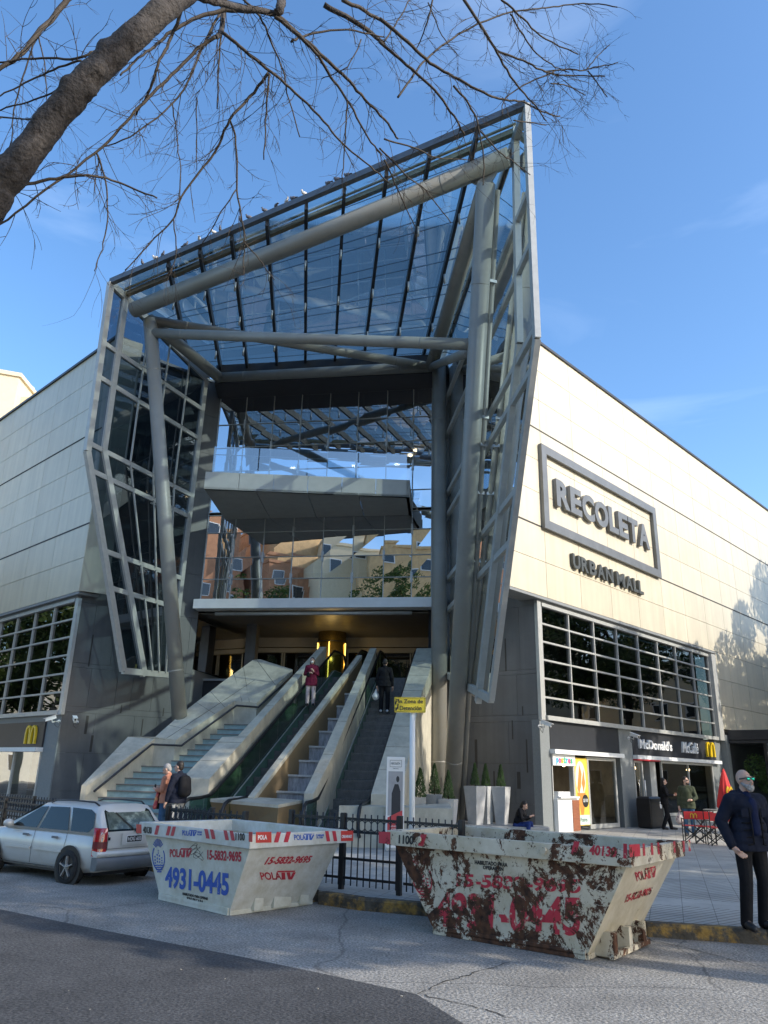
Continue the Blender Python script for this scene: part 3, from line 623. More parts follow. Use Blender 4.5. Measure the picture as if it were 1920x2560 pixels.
# ============================================================ stairs, escalators, cascade
cL=crop(480,1700,.28933); c4=crop(0,1450,.3617); cLs=crop(480,1480,.38577)
GP='stone parapets between the stairs and escalators'
def skirtdown(mb,poly,zb=.15):
    n=len(poly)
    mb.add(poly+[V((p.x,p.y,zb)) for p in poly],[list(range(n))]+[[i,(i+1)%n,n+(i+1)%n,n+i] for i in range(n)],0)
def lerpl(P,s):   # point of polyline P at incline distance s
    for a,b in zip(P,P[1:]):
        sa,sb=sdist(a),sdist(b)
        if sa<=s<=sb: return a.lerp(b,(s-sa)/(sb-sa))
    a,b=(P[0],P[1]) if s<sdist(P[0]) else (P[-2],P[-1]); sa,sb=sdist(a),sdist(b); return a+(b-a)*((s-sa)/(sb-sa))
def zi(s,h=0): return ZG+h+KS*max(0,min(s,(ZT-ZG)/KS))
H12=1.15
BZ=[(204,1963,1.27),(320,1842,2.53),(388,1842,2.53),(453,1785,3.3),(560,1702,4.5),(632,1650,5.2),(650,1648,5.25)]
FZ=[(216,1965,1.27),(387,1847,2.53),(439,1850,2.52),(512,1802,3.32),(587,1752,4.15),(642,1757,4.12),(732,1674,5.25)]
Bk=[IN(p[0],p[1],.76) for p in BZ]; Fr=[IN(p[0],p[1],.70) for p in FZ]
lp=thing('stair_parapet','wide beige stone parapet along the left side of the stairs, carrying the leaning column','parapet',Bk[0])
mb=MB(); rows=[]
for b,f in zip(Bk,Fr):
    rows.append((b,f,V((f.x,f.y,.15)),V((b.x,b.y,.15))))
mb.rings([list(r) for r in rows],cap=True,smooth=False); mb.build('parapet_wall',M_['beige'],lp)
def seams(par,rowsf,name='stone_joint'):
    mb=MB()
    for A,B in rowsf: mb.bar(A+UP*.002,B+UP*.002,.012,.006)
    mb.build(name,M_['seam'],par)
M_['seam']=mat('seam',(.10,.095,.08),.9)
sq_=[]
for i in range(len(Bk)-1):
    for t in ((.33,.66) if (Bk[i+1]-Bk[i]).length>1.6 else (.5,)):
        sq_.append((Bk[i].lerp(Bk[i+1],t),Fr[i].lerp(Fr[i+1],t)))
sq_.append((Bk[2].lerp(Fr[2],.55),Bk[5].lerp(Fr[5],.5)))
seams(lp,sq_)
hr=[IN(231,1978,.56),IN(375,1861,.56),IN(449,1864,.56),IN(587,1764,.56),IN(641,1768,.56),IN(731,1686,.56)]; hr=[p+V((.07,-.07,0)) for p in hr]
mb=MB(); mb.tube(hr,.032,8); h=mb.build('handrail',M_['darksteel'],lp)
for q in (hr[0].lerp(hr[1],.35),hr[1],hr[2].lerp(hr[3],.3),hr[2].lerp(hr[3],.7),hr[4]): 
    mb=MB(); mb.tube([q,q+V((-.1,.09,-.07))],.012,6); mb.build('bracket',M_['alu'],h)
# escalator frames
def escal(label,B,az,hw,up,lastglow):
    h=hdir(az); q=V((h.y,-h.x,0)); t=thing('escalator',label,'escalator',B,0,'escalators beside the cascade')
    L=(ZT-ZG)/KS/ h.dot(WD)
    def P(s,o,z): return B+h*s+q*o+UP*z
    def zz(s): return KS*max(0,min(s,L))*h.dot(WD)
    for sg in (-1,1):
        o=hw*sg
        # glass panels
        mb=MB(); S=[-1.0,-.3,.4]+[.4+ (L-.4)*k/7 for k in range(1,8)]+[L+.8]
        zs_=[zz(s) for s in S]
        for i in range(len(S)-1):
            a,b=S[i]+.006,S[i+1]-.006
            mb.poly([P(a,o,zs_[i]+.18),P(b,o,zs_[i+1]+.18),P(b,o,zs_[i+1]+.92),P(a,o,zs_[i]+.92)])
        mb.build('balustrade_glass',M_['gl_green'],t,fix=False)
        # handrail with rounded newel
        pts=[P(-.6,o,.16)]+[P(-1.05-.3*math.sin(R(a)),o,.55-.36*math.cos(R(a))) for a in (0,35,70,90,110,145,180)]+[P(-.5,o,.93),P(.0,o,.98),P(.4,o,zz(.4)+.96)]+[P(s,o,zz(s)+.93) for s in S[3:-1]]+[P(L+.5,o,zz(L)+.95),P(L+1.1,o,zz(L)+.9),P(L+1.3,o,zz(L)+.6),P(L+1.1,o,zz(L)+.25)]
        mb=MB(); mb.tube(pts,.045,8); mb.build('handrail',M_['rubber'],t)
        mb=MB(); 
        for a,b in zip(S,S[1:]):
            mb.add([P(a,o-.03,zz(a)-.25),P(b,o-.03,zz(b)-.25),P(b,o-.03,zz(b)+.20),P(a,o-.03,zz(a)+.20),P(a,o+.05,zz(a)-.25),P(b,o+.05,zz(b)-.25),P(b,o+.05,zz(b)+.20),P(a,o+.05,zz(a)+.20)],[(0,1,2,3),(7,6,5,4),(3,2,6,7)])
        mb.build('skirt_panel',M_['greenpanel'],t)
        mb=MB(); 
        for a,b in zip(S,S[1:]): mb.bar(P(a,o-.04*sg,zz(a)+.21),P(b,o-.04*sg,zz(b)+.21),.03,.02)
        mb.build('deck_trim',M_['alu'],t)
    mb=MB(); mb.pp(P(-1.0,-hw,-.0),h*1.25,q*2*hw,UP*.02); mb.build('comb_plate',M_['alu'],t)
    st=None; n=int(L/.40)
    mb=MB(); w=hw-.06
    # one step: curved riser with grooves
    r_=.40*KS*h.dot(WD)
    mb.pp(V((-w,0,-.05)),V((2*w,0,0)),V((0,.40,0)),V((0,0,.05)))
    for k in range(11): mb.pp(V((-w,.02*math.sin(k/10*math.pi)-.02,-r_*(k+1)/11)),V((2*w,0,0)),V((0,.03,0)),V((0,0,r_/11-.004)))
    for k in range(16): mb.pp(V((-w+2*w*k/16,0,.0)),V((w/16,0,0)),V((0,.39,0)),V((0,0,.008)))
    me=None
    for k in range(1,n+1):
        s=(k-.5)*L/n
        if me is None:
            o=mb.build('step',M_['esc_step'],None); me=o.data; o.parent=t
        else: o=bpy.data.objects.new('step',me); COL.objects.link(o); o.parent=t
        loc=WMAT[t].inverted()@P(s,0,zz(s)+.06); o.location=loc; o.rotation_euler=(0,0,-R(az))
    return t,P,L,zz
M_['greenpanel']=mat('green_enamel',(.10,.20,.14),.3,var=.2,scale=3)
M_['esc_step']=mat('step_metal',(.16,.165,.17),.4,.5,var=.3,scale=6)
eR=escal('right escalator carrying a man in black upwards','' or V((-.82,20.25,.15)),10.2,.66,True,None)
eL=escal('left escalator carrying a woman in a maroon coat',V((-3.72,20.6,.15)),17.5,.54,False,None)
# parapets
def wallalong(name,label,pl,pr,h,s0,s1,material='beige',flat0=0):
    t=thing(name,label,'parapet',lerpl(pl,s0),0,GP); mb=MB(); S=[s0+(s1-s0)*k/10 for k in range(11)]; rows=[]
    for s in S:
        a=lerpl(pl,s);b=lerpl(pr,s);z=max(zi(s,h),flat0); rows.append([V((a.x,a.y,z)),V((b.x,b.y,z)),V((b.x,b.y,.15)),V((a.x,a.y,.15))])
    mb.rings(rows,smooth=False); mb.build('parapet_wall',M_[material],t); seams(t,[(r[0],r[1]) for r in rows[2:-1:2]]); return t
# P2 between cascade and right escalator
p2l=[IN(755,1995,1.1),IN(800,1900,1.1),IN(923.7,1623.5,1.1)]; p2r=[IN(778,1995,1.1),IN(829,1896,1.1),IN(940,1623.5,1.1)]
wallalong('stone_parapet','narrow beige parapet right of the stepped cascade',p2l,p2r,1.1,0,8.0)
# cascade left wall: beige cap and stained face
c0=V((-3.19,20.27,0)); ch_=hdir(17.7); pcl=[c0-ch_*.1,c0+ch_*9]; cq=V((ch_.y,-ch_.x,0))
pcr=[p+cq*.17 for p in pcl]
t=wallalong('stone_parapet','stained parapet left of the stepped cascade',pcl,pcr,.98,0,7.7)
mb=MB(); S=[k*.7 for k in range(0,12)]
for a,b in zip(S,S[1:]):
    A=lerpl(pcr,a)+cq*.004;B_=lerpl(pcr,b)+cq*.004; mb.poly([V((A.x,A.y,.15)),V((B_.x,B_.y,.15)),V((B_.x,B_.y,zi(b,.86))),V((A.x,A.y,zi(a,.86)))])
mb.build('stained_face',M_['brown'],t)
# P1 : wide sloping cheek wall between the stairs and the left escalator
w1=thing('stone_parapet','broad beige cheek wall between the stairs and the left escalator','parapet',(-4.5,21,.15),0,GP)
eh=hdir(17.5); eq=V((eh.y,-eh.x,0)); e0=V((-3.72,20.6,0))-eq*.66
rl=[e0-eh*.4,e0+eh*9]
tl=[V((-5.05,21.0,0)),V((-4.80,21.5,0)),V((-4.46,22.77,0)),lerpl(rl,2.34)-eq*.02,lerpl(rl,2.7)-eq*.28,IN(788.6,1647.8,1.1)-V((.0,0,0))]
mb=MB(); rows=[]
for s,lw in ((.45,None),(1.2,None),(2.05,None),(2.31,None),(2.36,.3),(4,.28),(6,.28),(8.1,.28)):
    b=lerpl(rl,s); a=b-eq*lw if lw else lerpl([V((-5.05,21.0,0)),V((-4.46,22.77,0)),V((-4.40,22.95,0))],s); z=zi(s,1.1)
    rows.append([V((a.x,a.y,z)),V((b.x,b.y,z)),V((b.x,b.y,.15)),V((a.x,a.y,.15))])
mb.rings(rows,smooth=False); mb.build('parapet_wall',M_['beige'],w1); seams(w1,[(r[0],r[1]) for r in rows[1:-1]])
# P3 right cheek wall
w3=thing('stone_parapet','broad beige cheek wall right of the right escalator with a yellow mark','parapet',(0,19.9,.15),0,GP)
p3l=[V((-.11,19.97,0)),V((1.29,27.56,0))]; p3r=[V((.62,19.85,0)),V((1.26,24.23,0)),V((1.74,26.06,0)),V((1.9,27.5,0))]
mb=MB(); rows=[]
for s in (.05,1,2,3,4,5,6,7,8.0):
    a=lerpl(p3l,s);b=lerpl(p3r,s);z=zi(s,1.1); rows.append([V((a.x,a.y,z)),V((b.x,b.y,z)),V((b.x,b.y,.15)),V((a.x,a.y,.15))])
mb.rings(rows,smooth=False); mb.build('parapet_wall',M_['beige'],w3); seams(w3,[(r[0],r[1]) for r in rows[1:-1]])
a=D(850,2012,19.4); b=D(917,2001,19.75); 
mb=MB(); zt=min(a.z,b.z); mb.prism([V((a.x,19.0,.15)),V((1.75,18.9,.15)),V((2.0,22.5,.15)),V((.9,20.2,.15)),V((-.05,20.0,.15))],(0,0,zt-.15)); mb.build('front_block',M_['beige'],w3)
mb=MB()
for pts in ([(968,1900),(1000,1868),(1010,1880),(985,1905)],[(1012,1855),(1022,1862),(1022,1900),(1012,1900)]):
    q=[PN(x,y,V((.4,19.88,0))+V((0,-.03,0)),V((0,1,0))) for x,y in pts]; mb.prism(q,(0,.004,0))
# stairs
stt=thing('staircase','stone stairs with pale teal risers climbing beside the left parapet','staircase',(-6,21,.15))
M_['tread']=mat('stone_tread',(.20,.19,.17),.6,var=.2,scale=8); M_['riser']=mat('teal_riser',(.30,.42,.42),.25,var=.15,scale=6)
xr=[V((-5.05,21.0,0)),V((-4.46,22.77,0)),lerpl(rl,2.4)-eq*.3,lerpl(rl,8.3)-eq*.3]
SL1=[Fr[0],Fr[1]]; SL2=[Fr[2],Fr[3],Fr[4]]; SL3=[Fr[5],Fr[6]]
n=30
for k in range(n):
    s=k*.275; sl_=SL1 if s<2.75 else (SL2 if s<4.9 else SL3); a=lerpl(sl_,s);b=lerpl(xr,max(s,.0));a2=lerpl(sl_,s+.3);b2=lerpl(xr,s+.3); z0=ZG+KS*s; z1=z0+.165
    if s<.45: b=b+DW*.0
    mb=MB(); f=[V((p.x,p.y,0)) for p in (a,b,b2,a2)]; mb.add([p+UP*(z0-.3) for p in f]+[p+UP*(z1-.03) for p in f],[(0,1,5,4),(1,2,6,5),(2,3,7,6),(3,0,4,7),(4,5,6,7)],1)
    f[0]=f[0]-WD*.025; f[1]=f[1]-WD*.025; mb.prism([p+UP*(z1-.03) for p in f],(0,0,.03),0); mb.build('step',[M_['tread'],M_['riser']],stt)
# cascade
cas=thing('water_cascade','stepped stone cascade with wet grey basins between the two escalators','fountain',(-2.4,21,.15))
def wet():
    m=mat('wet_stone',(.30,.31,.33),.25,var=.35,scale=5,col2=(.42,.42,.44),th=(.45,.7),tscale=2.,vs=(3,3,.8),bump=.2,bscale=30); return m
M_['wet']=wet(); M_['lip']=mat('stone_lip',(.52,.51,.48),.4,var=.2,scale=12)
cs_=[(1.28,1.25),(1.95,1.66),(2.62,2.05),(3.30,2.46),(4.0,2.92),(4.68,3.34),(5.4,3.78),(6.1,4.24),(6.85,4.72)]
for k,(s,z) in enumerate(cs_):
    s1=cs_[k+1][0] if k+1<len(cs_) else s+.8; zb=cs_[k-1][1] if k else .4
    a,b,b2,a2=[V((p.x,p.y,0)) for p in (lerpl(pcr,s),lerpl(p2l,s),lerpl(p2l,s1+.03),lerpl(pcr,s1+.03))]
    mb=MB(); mb.prism([p+UP*(zb-.1) for p in (a,b,b2,a2)],(0,0,z-zb+.06),0); st=mb.build('basin',M_['wet'],cas)
    mb=MB(); mb.prism([a-WD*.05+UP*(z-.04),b-WD*.05+UP*(z-.04),b+WD*.05+UP*(z-.04),a+WD*.05+UP*(z-.04)],(0,0,.05)); mb.build('lip',M_['lip'],st)
# fountain box in front
A=D(526,1997,19.75);B_=D(696,2012,18.95);C_=D(757,2000,20.2);E_=D(600,1990,20.7)
bx=thing('fountain_basin','low stained stone basin box in front of the cascade','fountain basin',(A.x,A.y,.15))
mb=MB(); top=[A,B_,C_,E_]; bot=[V((A.x+.3,A.y+.3,.15)),V((B_.x-.05,B_.y+.25,.15)),V((C_.x,C_.y,.15)),V((E_.x,E_.y,.15))]
mb.add(bot+[p-UP*.07 for p in top],[(0,1,5,4),(1,2,6,5),(2,3,7,6),(3,0,4,7)]); mb.build('basin_wall',M_['brown'],bx)
mb=MB(); mb.add([p-UP*.07 for p in top]+top,[(0,1,5,4),(1,2,6,5),(2,3,7,6),(3,0,4,7),(4,5,6,7)]); mb.build('rim',M_['beige'],bx)
# ============================================================ storefronts
c3=crop(1300,1580,.37372)
def U(x,y,off=0): return uR(*c3(x,y),off)
M_['board']=mat('black_board',(.025,.027,.032),.45,var=.15)
M_['pil']=mat('pilaster_granite',(.20,.215,.215),.55,var=.14,scale=25)
sf=thing('fast_food_store','ground floor fast food front on the right wing with black boards and glass doors','storefront',pR(7,.15,0))
mb=MB(); mb.pp(pR(-.02,.15,-.3),DR*.56,UP*3.35,NR*.34); mb.build('pilaster',M_['pil'],sf)
mb=MB(); mb.pp(pR(5.20,.15,-.3),DR*1.02,UP*3.35,NR*.36); mb.build('pilaster',M_['pil'],sf)
mb=MB(); mb.pp(pR(13.7,.15,-.3),DR*1.15,UP*3.35,NR*.34); mb.build('pilaster',M_['pil'],sf)
mb=MB(); mb.pp(pR(.56,2.62,-.15),DR*4.62,UP*.86,NR*.20); mb.build('fascia_board',M_['board'],sf)
b2=None; mb=MB(); mb.pp(pR(6.24,2.62,-.15),DR*7.9,UP*.86,NR*.22); mb.build('fascia_board',M_['board'],sf,label='black fascia board with white lettering')
mb=MB(); mb.pp(pR(.5,2.48,-.1),DR*4.66,UP*.135,NR*.35); mb.build('awning_strip',M_['white'],sf)
mb=MB(); mb.pp(pR(6.2,2.48,-.1),DR*8.1,UP*.135,NR*.35); mb.build('awning_strip',M_['white'],sf)
mb=MB(); mb.pp(pR(6.2,2.43,-.05),DR*1.9,UP*.045,NR*.28); mb.build('red_strip',M_['redp'],sf)
# interior
M_['wallwarm']=mat('interior_wall',(.30,.24,.17),.7,var=.25,scale=2)
mb=MB(); mb.pp(pR(.5,.1,-4.0),DR*13.6,UP*2.6,-NR*.1); mb.build('inner_wall',M_['wallwarm'],sf)
mb=MB(); mb.pp(pR(.5,2.5,-4.),DR*13.6,UP*.05,NR*3.9); mb.pp(pR(.5,.1,-4.),DR*.05,UP*2.5,NR*3.8); mb.pp(pR(14.,.1,-4.),DR*.05,UP*2.5,NR*3.8); mb.build('inner_ceiling',M_['dark'],sf)
mb=MB(); mb.pp(pR(.5,.1,-4.),DR*13.6,UP*.055,NR*4.02); mb.build('inner_floor',M_['granite2'],sf)
# dessert kiosk
k=thing('dessert_kiosk','white dessert counter booth with a postres sign in the corner of the storefront','kiosk',pR(1.2,.15,0))
mb=MB(); mb.pp(pR(.6,.15,-.25),DR*1.30,UP*1.0,NR*.45); mb.build('counter',M_['white'],k,bev=.01)
mb=MB(); mb.pp(pR(1.45,.17,.202),DR*.42,UP*.92,NR*.02); mb.build('wood_panel',M_['wood'],k)
mb=MB(); mb.pp(pR(.64,1.15,-.2),DR*1.15,UP*.05,NR*.5); mb.pp(pR(.75,1.2,-.1),DR*.7,UP*.14,NR*.25); mb.build('counter_top',M_['white'],k)
mb=MB(); mb.pp(pR(.58,2.13,-.1),DR*1.38,UP*.34,NR*.2); mb.build('sign_board',M_['white'],k)
for i,(ch,cl) in enumerate(zip('postres',[(.05,.45,.7),(.8,.1,.3),(.9,.5,.05),(.1,.55,.3),(.05,.45,.7),(.8,.1,.3),(.1,.55,.3)])):
    a=.78+i*.145; z0=2.20-(.05 if ch=='p' else 0); z1=2.36+(.05 if ch=='t' else 0)
    text(ch,pR(a,z0,.102),pR(a+.12,z0,.102),pR(a,z1,.102),.012,mat('sign_colour',cl,.5),'letter',k,off=.03)
mb=MB(); mb.pp(pR(1.86,.15,-.1),DR*.1,UP*2.3,NR*.16); mb.pp(pR(.57,.15,-.1),DR*.05,UP*2.3,NR*.16); mb.build('frame',M_['alug'],k)
mb=MB(); mb.pp(pR(.62,1.2,-.9),DR*1.24,UP*.93,-NR*.05); mb.build('back_wall',M_['dark'],k)
# ice cream poster
ps=thing('ice_cream_poster','tall yellow and orange ice cream poster beside the dessert kiosk','poster',pR(2.4,.3,.05))
mb=MB(); mb.pp(pR(2.0,.3,.02),DR*.83,UP*2.1,NR*.02); mb.build('sheet',mat('poster_yellow',(.78,.56,.08),.4,var=.1,scale=3),ps)
def blobp(pts,off,mt,nm,par,P0=PR,d=DR,n=NR):
    mb=MB(); mb.prism([P0+d*u+UP*z+n*off for u,z in pts],n*.003); return mb.build(nm,mt,par)
cream_=mat('poster_cream',(.80,.74,.60),.5); caramel=mat('poster_caramel',(.62,.24,.05),.5); blue_=mat('poster_pale',(.55,.70,.62),.5)
def oval(cx,cz,a,b,n=20,t0=0,t1=360): return [(cx+a*math.cos(R(t0+(t1-t0)*i/n)),cz+b*math.sin(R(t0+(t1-t0)*i/n))) for i in range(n)]
blobp(oval(2.35,1.75,.33,.55),.0405,cream_,'print',ps); blobp([(2.08,1.3),(2.62,1.3),(2.36,.35)],.0412,caramel,'print',ps)
blobp([(2.1,1.45),(2.3,2.2),(2.42,1.9),(2.34,1.5),(2.2,1.25)],.0445,caramel,'print',ps); blobp([(2.4,1.6),(2.55,2.05),(2.62,1.6),(2.5,1.3)],.0448,caramel,'print',ps)
blobp(oval(2.58,1.05,.2,.2),.045,M_['blackpaint'],'print',ps); text('$110',pR(2.44,1.0,.0482),pR(2.72,1.0,.0482),pR(2.44,1.12,.0482),.003,M_['white'],'lettering',ps,off=.02)
blobp([(2.02,.32),(2.81,.32),(2.81,.62),(2.02,.62)],.0465,blue_,'print',ps); text('Postres',pR(2.2,.42,.05),pR(2.62,.42,.05),pR(2.2,.54,.05),.003,M_['blackpaint'],'lettering',ps)
# windows and doors
def frame(u0,u1,z0,z1,t,nm,par,off=0,glm='gl_clear',cols=1):
    mb=MB(); mb.pp(pR(u0,z0,off),DR*t,UP*(z1-z0),NR*.07); mb.pp(pR(u1-t,z0,off),DR*t,UP*(z1-z0),NR*.07); mb.pp(pR(u0+t,z0,off),DR*(u1-u0-2*t),UP*t*1.4,NR*.07); mb.pp(pR(u0+t,z1-t,off),DR*(u1-u0-2*t),UP*t,NR*.07)
    for k in range(1,cols): u=u0+(u1-u0)*k/cols; mb.pp(pR(u-t/2,z0+t*1.4,off),DR*t,UP*(z1-z0-t*2.4),NR*.07)
    f=mb.build(nm,M_['alug'],par); mb=MB(); mb.poly([pR(u0,z0,off+.03),pR(u1,z0,off+.03),pR(u1,z1,off+.03),pR(u0,z1,off+.03)]); mb.build('pane',M_[glm],f); return f
M_['gl_shop']=glass('shop_glass',(.62,.64,.62),.07,.01,.05,fres=.35)
frame(2.82,4.85,.18,2.45,.10,'shop_window',sf,-.02,'gl_shop')
frame(8.55,13.68,.45,2.46,.08,'shop_window',sf,-.02,'gl_shop',2)
frame(6.27,6.98,.18,2.42,.07,'door',sf,-.03,'gl_shop'); 
mb=MB(); mb.tube([pR(6.92,.75,.1),pR(6.92,1.75,.1)],.025,8); mb.build('door_handle',M_['alu'],sf)
mb=MB(); mb.pp(pR(7.75,.16,-.5),DR*.5,UP*2.25,NR*.45); mb.build('glazed_bay',M_['alu'],sf)
mb=MB(); mb.pp(pR(8.5,.15,-.1),DR*5.2,UP*.28,NR*.15); mb.build('plinth',M_['pil'],sf)
# lettering
def tx(body,u0,u1,z0,z1,o_,dep,mt,nm,par,**k): return text(body,pR(u0,z0,o_),pR(u1,z0,o_),pR(u0,z1,o_),dep,mt,nm,par,**k)
l1=thing('wall_lettering',"white McDonald's word in raised letters on the black fascia",'lettering',pR(8,3,.07))
tx("McDonald's",6.68,9.5,2.86,3.22,.07,.08,M_['white'],'lettering',l1,off=.02)
l2=thing('wall_lettering','white McCafé word in raised script on the black fascia','lettering',pR(11.3,3,.07))
tx("McCafé",10.5,12.1,2.84,3.28,.07,.08,M_['white'],'lettering',l2,off=.012,shear=.25)
def arches(P0,d,n,u0,u1,z0,z1,off,dep,nm,label,mt,cat='logo sign'):
    t=thing(nm,label,cat,P0+d*(u0+u1)/2+UP*z0+n*off); mid=(u0+u1)/2
    for s in (-1,1):
        mb=MB(); w=(u1-u0)/2; th=w*.30; o=[];i_=[]
        for k in range(17):
            a=math.pi*k/16; x=-math.cos(a)
            ou=mid+s*w/2+ x*w/2; oz=z0+(z1-z0)*(math.sin(a)**.42); iu=mid+s*w/2+x*(w/2-th*.8); iz=z0+(z1-z0-th*.55)*(math.sin(a)**.55)
            o.append((ou,oz)); i_.append((iu,iz))
        for k in range(16):
            q=[o[k],o[k+1],i_[k+1],i_[k]]; mb.prism([P0+d*u+UP*z+n*(off+(0 if s<0 else .002)) for u,z in q],n*dep)
        mb.build('arch',mt,t)
    return t
arches(PR,DR,NR,13.05,13.95,2.76,3.38,.07,.07,'arches_sign','yellow double arch sign at the right end of the black fascia',M_['yellow'])
# left wing storefront
ls=thing('fast_food_store','ground floor restaurant front on the left wing behind the black fence','storefront',pF(3,.15,0))
mb=MB(); mb.pp(pF(-.0,.15,-.3),DL*1.0,UP*3.2,NL*.34); mb.build('pilaster',M_['pil'],ls)
mb=MB(); mb.pp(pF(1.0,2.30,-.1),DL*5.2,UP*.85,NL*.2); mb.build('fascia_board',M_['board'],ls)
mb=MB(); mb.pp(pF(1.0,3.15,-.1),DL*9,UP*.25,NL*.16); mb.build('vent_band',M_['pil'],ls)
mb=MB(); mb.pp(pF(.98,2.16,-.1),DL*5,UP*.14,NL*.4); mb.build('awning_strip',M_['white'],ls)
arches(PF,DL,NL,1.5,2.36,2.42,3.04,.10,.07,'arches_sign','yellow double arch sign on the left wing above the seated customers',M_['yellow'])
M_['brickin']=mat('inner_stone',(.16,.12,.085),.8,var=.35,scale=10,vs=(1,1,3))
mb=MB(); mb.pp(pF(.4,.1,-3.2),DL*9,UP*2.5,-NL*.1); mb.build('inner_wall',M_['brickin'],ls)
mb=MB(); mb.pp(pF(.4,2.4,-3.2),DL*9,UP*.1,NL*3.1); mb.pp(pF(.98,.1,-3.2),DL*.05,UP*2.4,NL*3.1); mb.build('inner_ceiling',M_['dark'],ls)
mb=MB()
for u in (1.02,3.2,5.6): mb.pp(pF(u,.15,-.02),DL*.10,UP*2.02,NL*.08)
f=mb.build('window_frame',M_['alug'],ls); mb=MB(); mb.poly([pF(1.05,.2,.02),pF(8,.2,.02),pF(8,2.16,.02),pF(1.05,2.16,.02)]); mb.build('pane',M_['gl_shop'],f)
mb=MB(); mb.ell(pF(1.6,1.75,-1.6),.07); mb.build('wall_lamp',emis('lamp_left',(1,.55,.2),6),ls)
# lamps in the right restaurant
for u,o in ((9.4,-1.5),(12.6,-.6),(3.4,-1.2)):
    mb=MB(); mb.ell(pR(u,2.2,o),.07); mb.build('spot_lamp',emis('lamp_r',(1,.7,.35),7),sf)
# far terrace front (dark glass, plants)
tf=thing('restaurant_terrace','dark glazed terrace with greenery beyond the fast food front','storefront',pR(20,.15,.5))
mb=MB(); mb.pp(pR(15.2,3.55,.3),DR*16,UP*.42,NR*1.9); mb.pp(pR(15.2,3.40,.3),DR*16,UP*.12,NR*2.1); mb.build('canopy_roof',M_['board'],tf)
mb=MB(); 
for u in range(0,8): mb.pp(pR(15.4+u*1.9,.15,1.7),DR*.12,UP*3.25,NR*.12)
mb.pp(pR(15.4,1.2,1.72),DR*15,UP*.1,NR*.08); mb.pp(pR(15.4,2.5,1.72),DR*15,UP*.1,NR*.08)
f=mb.build('post_frame',M_['black'],tf); mb=MB(); mb.poly([pR(15.4,.2,1.75),pR(30.4,.2,1.75),pR(30.4,3.4,1.75),pR(15.4,3.4,1.75)]); mb.build('pane',M_['gl_fin'],f)
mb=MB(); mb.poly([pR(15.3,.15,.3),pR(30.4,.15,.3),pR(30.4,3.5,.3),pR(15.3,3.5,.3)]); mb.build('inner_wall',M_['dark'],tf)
mb=MB(); mb.pp(pR(14.9,.15,-.05),DR*.55,UP*3.6,NR*.34); mb.build('pilaster',M_['pil'],tf)
M_['leafd']=mat('leaves_dark',(.035,.075,.02),.6,var=.5,scale=8); M_['leafg']=mat('leaves',(.06,.115,.03),.55,var=.45,scale=6,col2=(.13,.15,.03),th=(.5,.7))
def leafcloud(mb,c,rx,ry,rz,n,s,rnd):
    for i in range(n):
        while 1:
            p=V((rnd.uniform(-1,1),rnd.uniform(-1,1),rnd.uniform(-1,1)))
            if p.length<1: break
        if p.length>1e-3 and rnd.random()<.6: p=p.normalized()*rnd.uniform(.7,1)
        p=V(c)+V((p.x*rx,p.y*ry,p.z*rz)); a=V((rnd.gauss(0,1),rnd.gauss(0,1),rnd.gauss(0,1))).normalized(); b=a.orthogonal().normalized(); q=s*rnd.uniform(.6,1.4)
        mb.add([p-a*q-b*q*.1,p-b*q*.45,p+a*q,p+b*q*.45],[(0,1,2,3)])
rnd=random.Random(5)
pt=thing('terrace_plant','hanging green plants inside the dark terrace','plant',pR(18,.2,1)); mb=MB()
for u in (15.9,17.2,18.6,20.3,22): leafcloud(mb,pR(u,rnd.uniform(1.6,2.9),1.1),.5,.4,.6,500,.07,rnd)
mb.build('foliage',M_['leafg'],pt)
# CCTV cameras
def cctv(P,fw,label):
    t=thing('security_camera',label,'security camera',P,0,'security cameras on the walls'); fw=V(fw).normalized(); q=fw.cross(UP).normalized()
    mb=MB(); mb.bar(P,P+fw*.34,.11,.10); mb.bar(P+UP*.062-fw*.02,P+UP*.062+fw*.40,.14,.012); mb.build('housing',M_['white'],t)
    mb=MB(); mb.tube([P+fw*.34,P+fw*.345],.035,10); mb.build('lens',M_['black'],t)
    mb=MB(); b=P+V((0,.28,-.12)); mb.tube([P+fw*.12-UP*.05,P+fw*.1-UP*.14,b],.018,6); mb.tube([b,b+V((0,.03,0))],.05,8); mb.build('bracket',M_['white'],t)
    mb=MB(); mb.tube([P-UP*.05,P+V((-.02,.05,-.25)),P+V((.06,.12,-.33)),P+V((.1,.2,-.2)),b],.008,5); mb.build('cable',M_['black'],t)
n_=D(142,1793,27.0); cctv(D(140,1792,26.0),(-.8,-.5,-.35),'white security camera on the left wing pilaster pointing left')
cctv(D(186,1794,26.1),(.45,-.85,-.25),'white security camera on the left granite wall pointing right')
cctv(D(1353,1804,24.6),(.85,-.45,-.35),'white security camera under the right window grid pointing right')
cctv(pR(5.6,3.32,.35),(.5,-.8,-.3),'white security camera on the pilaster between the two fascia boards')
